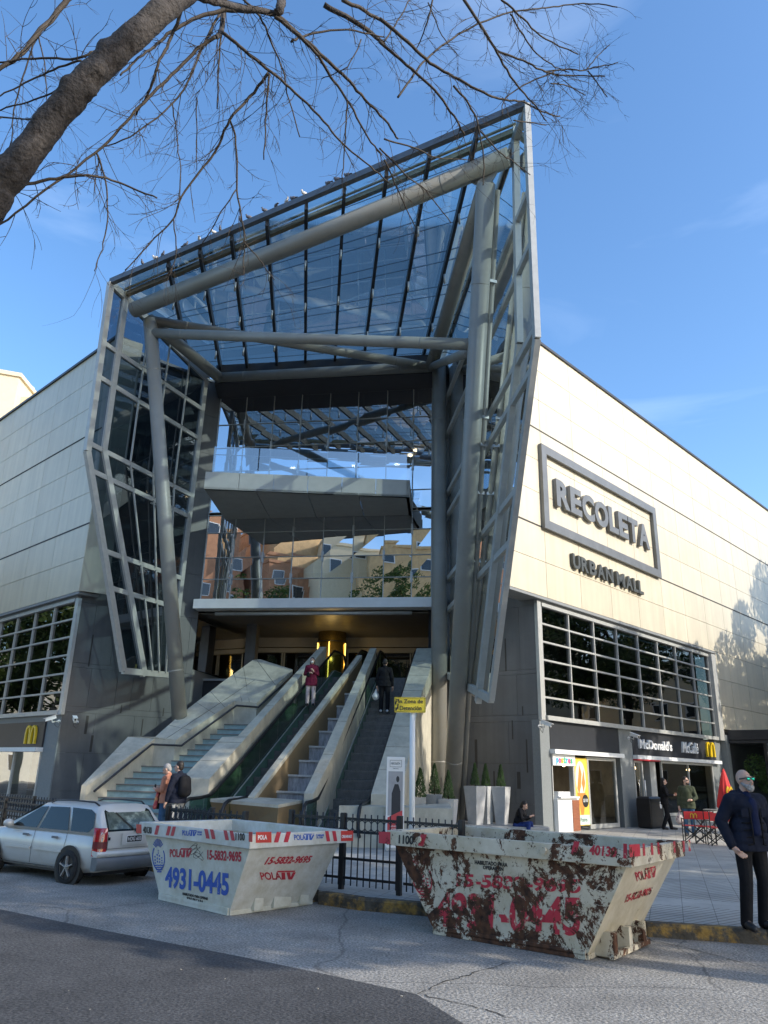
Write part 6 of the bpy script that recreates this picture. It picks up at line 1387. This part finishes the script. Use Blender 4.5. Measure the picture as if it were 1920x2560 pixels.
# walkers by the restaurant
P=G(1668,2074,.15); T6,j,H,W=person('woman in black with long hair holding a drink, standing at the restaurant door',(P.x,P.y,.15),100,1.70,'blackc','blackc','hairb',dict(elR=(.13,.04,.66),wrR=(.10,.16,.66),haR=(.09,.19,.67),knL=(-.06,.05,.285),anL=(-.06,.10,.045),toL=(-.06,.2,.02),anR=(.06,-.08,.05),toR=(.06,.0,.02)),hairlen=.07)
cup=thing('drink_cup','small orange cup in the hand of the woman in black','cup',W((.085,.205,.66))); mb=MB(); mb.tube([W((.085,.208,.65)),W((.085,.208,.71))],[.03,.04],12); mb.build('cup',M_['orange'],cup)
P=G(1727,2090,.15); T7,j,H,W=person('bearded man with sunglasses in an olive parka carrying a patterned bag',(P.x,P.y,.15),205,1.75,'green','jeans','hairb',dict(elR=(.14,-.02,.64),wrR=(.15,.03,.5),elL=(-.15,0,.64),wrL=(-.10,.11,.60),haL=(-.05,.13,.60)),headaz=-60,long_coat=.2,bulk=1.1)
mb=MB(); mb.bar(H(-.035,.052,.006),H(.035,.052,.006),.012,.03); mb.build('sunglasses',M_['black'],T7)
mb=MB(); blob(mb,[('c',H(-.02,.035,-.05),H(.02,.035,-.05),.03,.03)]); remesh(mb,'beard',M_['hairb'],T7,.012,1)
b2_=thing('shopping_bag','pale patterned bag carried by the man in the olive parka','bag',W((.15,.05,.2)),0); mb=MB(); blob(mb,[('e',W((.15,.05,.27)),(.13,.09,.15)),('c',W((.15,.05,.34)),W((.15,.05,.41)),.06,.02)]); remesh(mb,'bag_body',mat('pattern_bag',(.5,.42,.40),.7,var=.4,scale=20,col2=(.15,.10,.12),th=(.5,.55)),b2_,.014,2)
mb=MB(); mb.tube([W((.148,.045,.46)),W((.15,.05,.39))],.012,6); mb.build('handle',M_['redp'],b2_)
# seated customers behind glass
seat=dict(pel=(0,-.03,.385),wai=(0,-.01,.47),che=(0,.0,.59),nec=(0,.015,.675),hd=(0,.05,.755),shL=(-.105,0,.655),shR=(.105,0,.655),elL=(-.13,.05,.50),elR=(.13,.05,.50),wrL=(-.05,.17,.49),wrR=(.05,.17,.49),haL=(-.02,.2,.49),haR=(.02,.2,.49),hiL=(-.052,-.02,.38),hiR=(.052,-.02,.38),knL=(-.07,.21,.40),knR=(.07,.21,.40),anL=(-.07,.22,.165),anR=(.07,.22,.165),toL=(-.07,.31,.145),toR=(.07,.31,.145))
p=pF(3.1,.0,-1.0); person('dark haired customer sitting at a table behind the left storefront glass',(p.x,p.y,.15-.10*1.6),150,1.65,'blackc','blackc','hairb',seat,hairlen=.06,vox=.018)
p=pF(1.5,.0,-1.2); person('customer in dark clothes sitting behind the left glass beside the pilaster',(p.x,p.y,.15-.10*1.6),250,1.65,'navy','blackc','hairb',seat,vox=.018)
p=pR(3.9,.0,-1.2); person('customer in pale top sitting behind the window next to the ice cream poster',(p.x,p.y,.15-.10*1.6),200,1.65,'greyc','bluej','hairb',seat,vox=.018)
M_['whtab']=M_['white']
def rtable(label,P,r_=.33,h_=.74):
    T=thing('cafe_table',label,'table',P); mb=MB(); mb.tube([V(P)+UP*h_,V(P)+UP*(h_+.03)],r_,24); mb.build('table_top',M_['offwhite'],T); mb=MB(); mb.tube([V(P),V(P)+UP*h_],.03,8); mb.tube([V(P),V(P)+UP*.03],.2,16); mb.build('leg',M_['alu'],T)
rtable('round table with the dark haired customer behind the left glass',pF(2.7,.15,-.62)); rtable('round table behind the window next to the ice cream poster',pR(3.6,.15,-.7))
def wchair(label,P,az):
    T=thing('cafe_chair',label,'chair',P,az); h=hdir(az); q=V((h.y,-h.x,0)); X=lambda a,b,z:V(P)+q*a+h*b+UP*z
    mb=MB(); mb.pp(X(-.21,-.2,.44),q*.42,h*.40,UP*.03); mb.build('seat',M_['offwhite'],T,bev=.01); mb=MB(); mb.pp(X(-.21,-.22,.47),q*.42,h*.03,UP*.38-h*.06); mb.build('backrest',M_['offwhite'],T,bev=.01)
    for a in (-.18,.18):
        for b in (-.17,.17): mb=MB(); mb.bar(X(a,b,0),X(a,b,.44),.025,.025); mb.build('leg',M_['alu'],T)
wchair('pale chair of the dark haired customer behind the left glass',pF(3.1,.15,-1.05),150); wchair('pale chair beside the pilaster behind the left glass',pF(1.5,.15,-1.25),250); wchair('pale chair behind the window next to the ice cream poster',pR(3.9,.15,-1.25),200)
# ============================================================ bare tree overhead
M_['bark']=mat('bark',(.066,.057,.052),.9,var=.45,scale=14,col2=(.035,.028,.024),th=(.54,.60),tscale=9.,bump=1.0,bscale=34,vs=(1,1,1))
M_['twig']=mat('twig_bark',(.055,.042,.03),.8,var=.3,scale=12,col2=(.16,.11,.05),th=(.62,.78))
bt=thing('bare_tree','leafless tree whose thick limb and drooping twigs hang across the top left','bare tree',(-5.2,4.6,0))
cr1=crop(0,0,.57866); cr2=crop(960,0,.57866)
rnd=random.Random(21)
def pth(pts,y0,y1,wig=.03):
    out=[]
    for i,(x,y) in enumerate(pts):
        t=i/(len(pts)-1); out.append(D(x,y,y0+(y1-y0)*t+(rnd.uniform(-wig,wig) if 0<i else 0)))
    return out
def sm(P,k=4):
    # Catmull-Rom
    o=[]
    for i in range(len(P)-1):
        a=P[max(i-1,0)];b=P[i];c=P[i+1];d=P[min(i+2,len(P)-1)]
        for j in range(k):
            t=j/k; o.append(.5*((2*b)+(c-a)*t+(2*a-5*b+4*c-d)*t*t+(3*b-a-3*c+d)*t**3))
    return o+[P[-1]]
# trunk standing outside the frame, then the pruned limb
mb=MB()
limb=[D(x,y,yy) for (x,y),yy in zip([(-60,560),(0,465),(60,395),(130,300),(205,215),(275,145),(345,80),(430,5),(540,-90)],[4.2,4.15,4.1,4.05,4.0,4.0,4.0,4.05,4.2])]
base=[V((-4.9,4.4,-.05)),V((-4.8,4.4,1.2)),V((-4.5,4.35,2.8)),V((-3.6,4.3,4.0))]
P=sm(base+limb,5); n=len(P)
rr=[.30-.10*min(1,i/18) for i in range(n)]
pr_=[FPX*1/( (p-CAM0).dot(_f)) for p in P]
for i,p in enumerate(P):
    if i>14: rr[i]=.5*(80-20*(i-14)/(n-15))/pr_[i]
for i in range(n): rr[i]*=1+.02*math.sin(i*1.7)+.015*rnd.uniform(-1,1)
KN=((20,430,62),(60,385,40),(160,200,26),(250,172,24),(255,110,22),(150,265,16),(230,230,14),(10,330,30))
P=[a_.lerp(b_,t_) for a_,b_ in zip(P,P[1:]) for t_ in (0,.5)]+[P[-1]]; rr=[a_+(b_-a_)*t_ for a_,b_ in zip(rr,rr[1:]) for t_ in (0,.5)]+[rr[-1]]
mb.tube(P,rr,20)
from mathutils import noise as NZ
for i in range(len(mb.v)):
    p=mb.v[i]; c=P[min(i//20,len(P)-1)]; d=(p-c)
    if d.length>1e-4:
        k=.010*NZ.noise(p*7)+.008*NZ.noise(p*30)
        for (x,y,r_) in KN:
            q=D(x,y,4.0); kk=(q-CAM0).dot(_f)/FPX; t=(p-q); t=t-(q-CAM0).normalized()*t.dot((q-CAM0).normalized()); g=math.exp(-(t.length/(r_*kk*.6))**2); k+=g*(.030+.022*NZ.noise(p*40))
        mb.v[i]=p+d.normalized()*k
tr_=mb.build('trunk',M_['bark'],bt)
BR=[ # (points, crop, depth0, depth1, px width0, px width1)
 ([(830,-20),(930,10),(1050,35),(1190,60)],1,4.3,4.8,16,13),
 ([(1190,60),(1290,150),(1400,250),(1480,320),(1560,410),(1659,515),(1720,600)],1,4.8,5.6,10,4),
 ([(1190,70),(1250,120),(1360,225),(1430,330),(1510,450),(1590,590),(1650,670)],1,4.8,5.4,9,3),
 ([(1215,-20),(1210,40),(1190,60)],1,4.9,4.8,22,16),
 ([(1150,50),(1000,45),(880,65),(760,120),(680,190),(600,250),(520,325)],1,4.8,4.4,11,4),
 ([(970,-20),(955,130),(930,160)],1,4.9,4.7,13,10),
 ([(960,140),(1060,220),(1170,310),(1250,380),(1380,500),(1470,610),(1600,720),(1680,790)],1,4.7,5.3,8,2.5),
 ([(1160,315),(1080,420),(995,515),(930,655),(800,825),(750,940),(670,1030),(540,1168)],1,5.0,5.6,7,2.5),
 ([(990,515),(1020,620),(1025,820),(1050,990),(1055,1090),(1050,1190)],1,5.3,5.8,5,2.5),
 ([(1055,1050),(1120,1120),(1185,1210)],1,5.7,5.9,3,2),
 ([(930,160),(850,215),(740,325),(640,420),(540,530),(410,660),(200,820),(0,970),(-60,1010)],1,4.7,4.6,8,4),
 ([(415,660),(450,760),(465,920),(440,1075),(408,1170)],1,4.7,4.8,4.5,2),
 ([(-30,310),(80,245),(160,150),(250,50),(310,-20)],1,4.4,4.6,9,13),
 ([(160,150),(110,300),(60,480),(50,610),(0,690)],1,4.5,4.6,4,2),
 ([(165,145),(190,270),(200,430)],1,4.5,4.6,3.5,2),
 ([(1040,-10),(1120,70),(1180,200),(1230,330),(1240,400),(1295,592)],1,4.8,5.3,5,2.5),
 ([(-10,830),(150,790),(300,765),(400,760),(540,798),(678,855)],1,4.3,4.7,8,3.5),
 ([(790,20),(740,160),(690,260),(650,380),(588,497)],1,4.4,4.7,8,4.5),
 ([(965,60),(948,250),(938,470)],1,4.8,5.0,5,3),
 ([(950,60),(900,150),(820,330),(745,450),(560,590),(430,640)],1,4.8,4.7,6,2.5),
 ([(1020,820),(940,945),(868,1062)],1,5.5,5.7,3,2),([(750,940),(762,1080),(735,1190)],1,5.4,5.6,3,2),
 ([(1165,320),(1150,480),(1140,690)],1,5.0,5.3,5,2.5),([(1500,440),(1490,600),(1478,790)],1,5.2,5.5,4,2),
 ([(745,450),(765,600),(780,750),(770,900)],1,4.8,5.1,3,1.8),([(850,420),(850,560),(850,735)],1,4.9,5.1,3,1.8),
 ([(-20,270),(180,250),(330,255),(400,225)],1,4.4,4.2,4,6),([(-20,420),(110,360),(230,300),(350,262)],1,4.4,4.2,3,5),([(-20,480),(120,440),(240,395)],1,4.4,4.2,3,4),([(-10,505),(150,515)],1,4.4,4.2,4,3),
 ([(340,-10),(430,130),(490,230),(560,350),(640,440),(702,523)],2,5.2,5.9,7,2.5),
 ([(-20,80),(100,180),(200,270),(300,330),(430,400),(510,430),(600,440),(700,490),(760,500)],2,5.0,6.0,8,2.5),
 ([(500,-10),(600,80),(700,170),(840,235)],2,5.3,5.9,5,2.5),
 ([(490,220),(600,262),(700,310),(790,326),(955,330)],2,5.5,6.1,5,2.5),
 ([(690,310),(800,300),(870,302),(910,255),(975,193)],2,5.8,6.2,3.5,2),([(870,302),(940,285),(1010,271)],2,6.0,6.2,3,2),([(880,305),(925,365),(965,420)],2,6.0,6.2,3,2),
 ([(60,420),(130,320),(200,240),(320,150),(420,100),(540,55),(650,40),(730,30),(860,15),(1008,31)],2,5.3,6.1,5,2.5),
 ([(735,310),(600,370),(520,430),(512,500)],2,5.9,5.7,3.5,2),
 ([(-20,180),(100,280),(220,390),(300,500),(348,583)],2,5.1,5.7,7,4),
 ([(300,370),(380,470),(410,560),(430,700),(428,800)],2,5.4,5.8,5,2.5),([(410,560),(480,640),(560,700),(632,756)],2,5.6,5.9,3.5,2),
 ([(-20,640),(100,760),(180,820),(290,965)],2,5.3,5.8,4,2),([(0,690),(60,820),(135,980)],2,5.3,5.8,4,2),([(0,600),(130,640),(230,680),(355,690)],2,5.3,5.8,4,2),
 ([(545,60),(600,150),(660,230),(740,290),(800,312)],2,5.5,5.9,4,2),([(210,0),(180,120),(140,210)],2,5.1,5.4,4,2),
 ([(720,360),(790,370),(870,412)],2,5.8,6.1,3,2),([(560,520),(700,541)],2,5.6,5.9,3,2),([(190,10),(250,150),(320,240)],2,5.2,5.5,3,1.5),
 ([(1260,180),(1330,150),(1500,130),(1659,160)],1,4.9,5.3,6,3),([(1400,20),(1560,110),(1659,190)],1,5.0,5.4,12,8),([(1480,0),(1600,60),(1700,130)],1,5.0,5.4,9,6),
 ([(0,180),(60,90),(110,0)],2,5.2,5.4,4,2.5),([(1560,170),(1500,290),(1390,340)],1,5.1,5.2,3,2),
]
twm=MB(); segs=[]
for k,(pts,c,y0,y1,w0,w1) in enumerate(BR):
    P=sm(pth([(cr1 if c==1 else cr2)(*p) for p in pts],y0,y1,.06),5); n=len(P); mb=MB()
    rs=[.5*(w0+(w1-w0)*i/(n-1))*1.15/(FPX/((p-CAM0).dot(_f))) for i,p in enumerate(P)]
    for i in range(1,n-1): P[i]=P[i]+V((rnd.uniform(-1,1),rnd.uniform(-1,1),rnd.uniform(-1,1)))*.006
    mb.tube(P,rs,7); mb.build('branch',M_['twig'] if w0<12 else M_['bark'],bt); segs.append((P,rs,w0))
# small twigs
def twig(p,d,L,r,depth):
    n=6; pts=[p]; dd=d.copy(); bend=V((rnd.uniform(-1,1),rnd.uniform(-1,1),rnd.uniform(-.9,.4)))*.12
    for i in range(n):
        dd=(dd+bend+V((rnd.uniform(-1,1),rnd.uniform(-1,1),rnd.uniform(-1,1)))*.10).normalized(); pts.append(pts[-1]+dd*L/n)
    twm.tube(pts,[r*(1-.55*i/n) for i in range(n+1)],4,cap=False)
    if depth:
        for i in range(rnd.randint(1,4)):
            q=pts[rnd.randint(2,n)]; a=V((rnd.uniform(-1,1),rnd.uniform(-1,1),rnd.uniform(-1,.6))); twig(q,(dd+a*.9).normalized(),L*rnd.uniform(.3,.6),r*.65,depth-1)
for P,rs,w0 in segs:
    L=sum((P[i+1]-P[i]).length for i in range(len(P)-1)); m_=int(L*9)+1
    for i in range(m_):
        k=rnd.randint(1,len(P)-1); d=(P[k]-P[k-1]).normalized(); side=V((rnd.uniform(-1,1),rnd.uniform(-.7,.7),rnd.uniform(-1.2,.7))).normalized()
        twig(P[k],(d*.9+side*.9).normalized(),rnd.uniform(.12,.50),max(.0017,min(rs[k]*.45,.0036)),2 if rnd.random()<.5 else 1)
tag(twm.build('twigs',M_['twig'],bt),kind='stuff')
# ============================================================ leafy trees beyond the frame (they shade the square and show in the windows)
def leafy(label,x,y,h,rx,n=5200,seed=1,tr=.28,zb=.15,gr='street trees around the square'):
    r=random.Random(seed); T=thing('street_tree',label,'tree',(x,y,zb),0,gr); mb=MB(); b=V((x,y,zb-.05)); c0=b+UP*h*.42
    mb.tube([b,b+V((.1,0,h*.2)),c0],[tr,tr*.8,tr*.6],12)
    for k in range(7):
        a=k*.9+r.random(); e=c0+V((math.cos(a)*rx*.6,math.sin(a)*rx*.6,h*.28+r.random()*h*.12)); mb.tube([c0-UP*.3*k*.3,c0.lerp(e,.5)+UP*.3,e],[tr*.45,tr*.28,.04],7)
    mb.build('trunk',M_['bark'],T)
    mb=MB(); cl=[]
    for k in range(26):
        a=r.uniform(0,6.283); z=r.uniform(-1,1); q=math.sqrt(max(0,1-z*z))*r.uniform(.5,1); cl.append((V((x+q*rx*.75*math.cos(a),y+q*rx*.75*math.sin(a),zb+h*.68+z*h*.27)),r.uniform(.24,.42)*rx))
    for c,s in cl: leafcloud(mb,c,s,s,s*.75,n//26,.17,r)
    mb.build('crown',M_['leafg'],T); return T
leafy('leafy street tree whose top just reaches the window grid with its shadow',20.6,23.6,13.6,3.4,6500,2)
leafy('second leafy street tree along the right wing',23.4,28.4,12.9,3.6,6500,3)
leafy('leafy street tree casting the large shadow on the right wing',27.0,33.0,15.6,4.6,17000,11)
leafy('tallest leafy street tree far along the right wing',31.0,37.5,18,5.4,20000,12)
leafy('low leafy tree between the street and the terrace',26.5,42,10,3.4,4000,13)
leafy('dense leafy tree right of the square',13.8,13.2,17,4.6,11000,4)
leafy('dense leafy tree beyond the right corner of the square',20,12.5,17,4.8,11000,14)
leafy('leafy tree at the kerb right of the photographer',11.0,4.5,16.,4.6,10000,5)
leafy('leafy tree behind the photographer to the right',18.5,3.5,17,5.2,10000,10,zb=0)
leafy('leafy tree across the street to the right',26,6,18,5.4,10000,15,zb=0)
leafy('leafy tree behind the photographer',9,-5,15,4.6,8000,6,zb=0)
leafy('leafy tree left along the side street',-27,31.5,13,4.8,6000,7,zb=0)
leafy('leafy tree further left along the side street',-34,37,13.5,4.8,6000,8,zb=0)
leafy('leafy tree at the far side of the side street',-33,29,13,4.8,6000,9,zb=0)
leafy('last leafy tree of the side street',-41,42,14,5.,6000,16,zb=0)
# ============================================================ buildings across the street (reflected in the glass) and beyond the left wing
M_['brick']=mat('red_brick',(.44,.22,.12),.85,var=.2,scale=2,bump=.1); M_['brick2']=mat('ochre_brick',(.60,.40,.20),.85,var=.18,scale=2); M_['stucco']=mat('pale_stucco',(.66,.64,.55),.8,var=.08); M_['stucco2']=mat('cream_stucco',(.68,.58,.40),.8,var=.06)
M_['winglass']=mat('dark_pane',(.03,.035,.04),.1,spec=.8)
def block(label,c,az,w,d,h,floors,cols,m,stepped=0,z0=0,sill='white'):
    T=thing('apartment_building',label,'building',(c[0],c[1],z0)); H=hdir(az); Q=V((H.y,-H.x,0)); X=lambda a,b,z:V((c[0],c[1],z0))+Q*a+H*b+UP*z
    if stepped:
        mb=MB()
        for k in range(stepped):
            s=k*1.6; zb=h*(.55+.45*k/stepped) if k else 0; zt=h*(.55+.45*(k+1)/stepped); mb.pp(X(-w/2+s*.6,s+.0,zb),Q*(w-s*1.6),H*(d-s),UP*(zt-zb))
        mb.build('wall',m,T)
    else:
        mb=MB(); mb.pp(X(-w/2,0,0),Q*w,H*d,UP*h); mb.build('wall',m,T); mb=MB(); mb.pp(X(-w/2-.1,-.1,h),Q*(w+.2),H*(d+.2),UP*.3); mb.build('parapet',m,T)
    for i in range(floors):
        for j in range(cols):
            a=-w/2+(j+.5)*w/cols; z=h*(i+.35)/floors; off=-.02
            if stepped and z>h*.5:
                k=int((z/h-.55)/.45*stepped) if z>h*.55 else 0; off=k*1.6-.02; lo=-w/2+k*1.6*.6; hi=lo+w-k*2.56
                if a-.7<lo or a+.7>hi: continue
            mb=MB(); mb.pp(X(a-.65,off,z),Q*1.3,-H*.05,UP*1.5); f=mb.build('window',M_['white'],T); mb=MB(); mb.pp(X(a-.55,off-.05,z+.1),Q*1.1,-H*.02,UP*1.3); mb.build('pane',M_['winglass'],f)
            if sill=='shade': mb=MB(); mb.prism([X(a-.75,off-.05,z+1.55),X(a+.75,off-.05,z+1.55),X(a+.75,off-.55,z+1.25),X(a-.75,off-.55,z+1.25)],UP*.05); mb.build('shade',M_['stucco2'],T)
    return T
def mirrored(px,py,dist,row=None):
    """where a wall seen in the glass at this pixel really stands, dist metres behind the glass plane's mirror"""
    P=PN(px,py,WL,NW); d=(P-CAM0).normalized(); r=d-NW*2*d.dot(NW); return P+r*(dist/ V((r.x,r.y,0)).length)
def facing(c): d=V((c[0],c[1],0))-V((-2.5,28,0)); return math.degrees(math.atan2(d.x,d.y))
c=mirrored(640,1420,62); block('pale stepped apartment block reflected in the glass',(c.x,c.y),facing(c),13,12,c.z+2.6,7,5,M_['stucco'],4,sill='shade')
c=mirrored(810,1350,58); block('red brick building with an ochre top storey reflected in the glass',(c.x,c.y),facing(c)+28-56*0,14,13,c.z-3.0,6,5,M_['brick'])
c2=mirrored(815,1340,60); block('ochre top storey block above the red brick building',(c2.x,c2.y),facing(c2)+28,13.0,10,c2.z,3,3,M_['brick2'])
c=mirrored(925,1380,54); block('pale corner block reflected at the right of the glass',(c.x,c.y),facing(c)+18,11,9,c.z+1.5,5,4,M_['stucco2'])
c=mirrored(1050,1400,50); block('ochre block reflected beside the right column',(c.x,c.y),facing(c)+12,11,9,c.z+2.5,5,4,M_['brick2'])
c=mirrored(545,1330,56); block('tall narrow brick tower reflected at the left of the glass',(c.x,c.y),facing(c)+15,7,9,c.z+2.,8,2,M_['brick'])
for i,(px,py,h) in enumerate(((600,1470,0),(700,1475,0),(980,1440,0),(1050,1430,0),(880,1490,0))):
    c=mirrored(px,py,38+i*1.5); hh=max(7.5,c.z+1.0); leafy('brownish tree number %s from the left in the glass reflection'%['one','two','four','five','three'][i],c.x,c.y,hh,3.2,3200,20+i,zb=0,gr='trees in the glass reflection')
block('long pale apartment block across the right street',(58,52,0),62,40,10,13,4,12,M_['stucco2'])
block('long grey apartment block at the far end of the side street',(-66,52,0),-66,40,10,12,4,12,M_['stucco'])
block('tall apartment block behind the trees to the right',(52,22,0),75,36,10,20,6,12,M_['stucco2'])
block('apartment block closing the right street',(84,104,0),48,50,10,16,5,14,M_['brick2'])
# beige building beyond the left wing with a roof tank
a=D(0,927,58);b=D(48,943,58); bb=thing('apartment_building','pale building with a roof tank rising behind the left wing','building',(b.x,58,0))
mb=MB(); mb.prism([V((b.x-22,50,0)),V((b.x,58,0)),V((b.x-1,80,0)),V((b.x-24,80,0))],UP*b.z); mb.build('wall',M_['stucco2'],bb); mb=MB(); mb.prism([V((b.x-22.2,49.8,b.z)),V((b.x+.2,57.9,b.z)),V((b.x-.8,80,b.z)),V((b.x-24,80,b.z))],UP*.35); mb.build('parapet',M_['stucco2'],bb)
c=D(66,995,60); d=D(45,993,60); mb=MB(); mb.pp(V((b.x-1,59,0)),V((2.9,0,0)),V((0,12,0)),UP*(c.z-.4)); mb.build('lower_wing',M_['stucco2'],bb)
tk=thing('water_tank','small white water tank on the roof behind the left wing','water tank',D(57,993,62)); t0=D(57,993,62); mb=MB(); mb.tube([t0+UP*.0,t0+UP*.15,t0+UP*1.0,t0+UP*1.25],[.8,.85,.85,.45],16); mb.build('tank',M_['white'],tk)
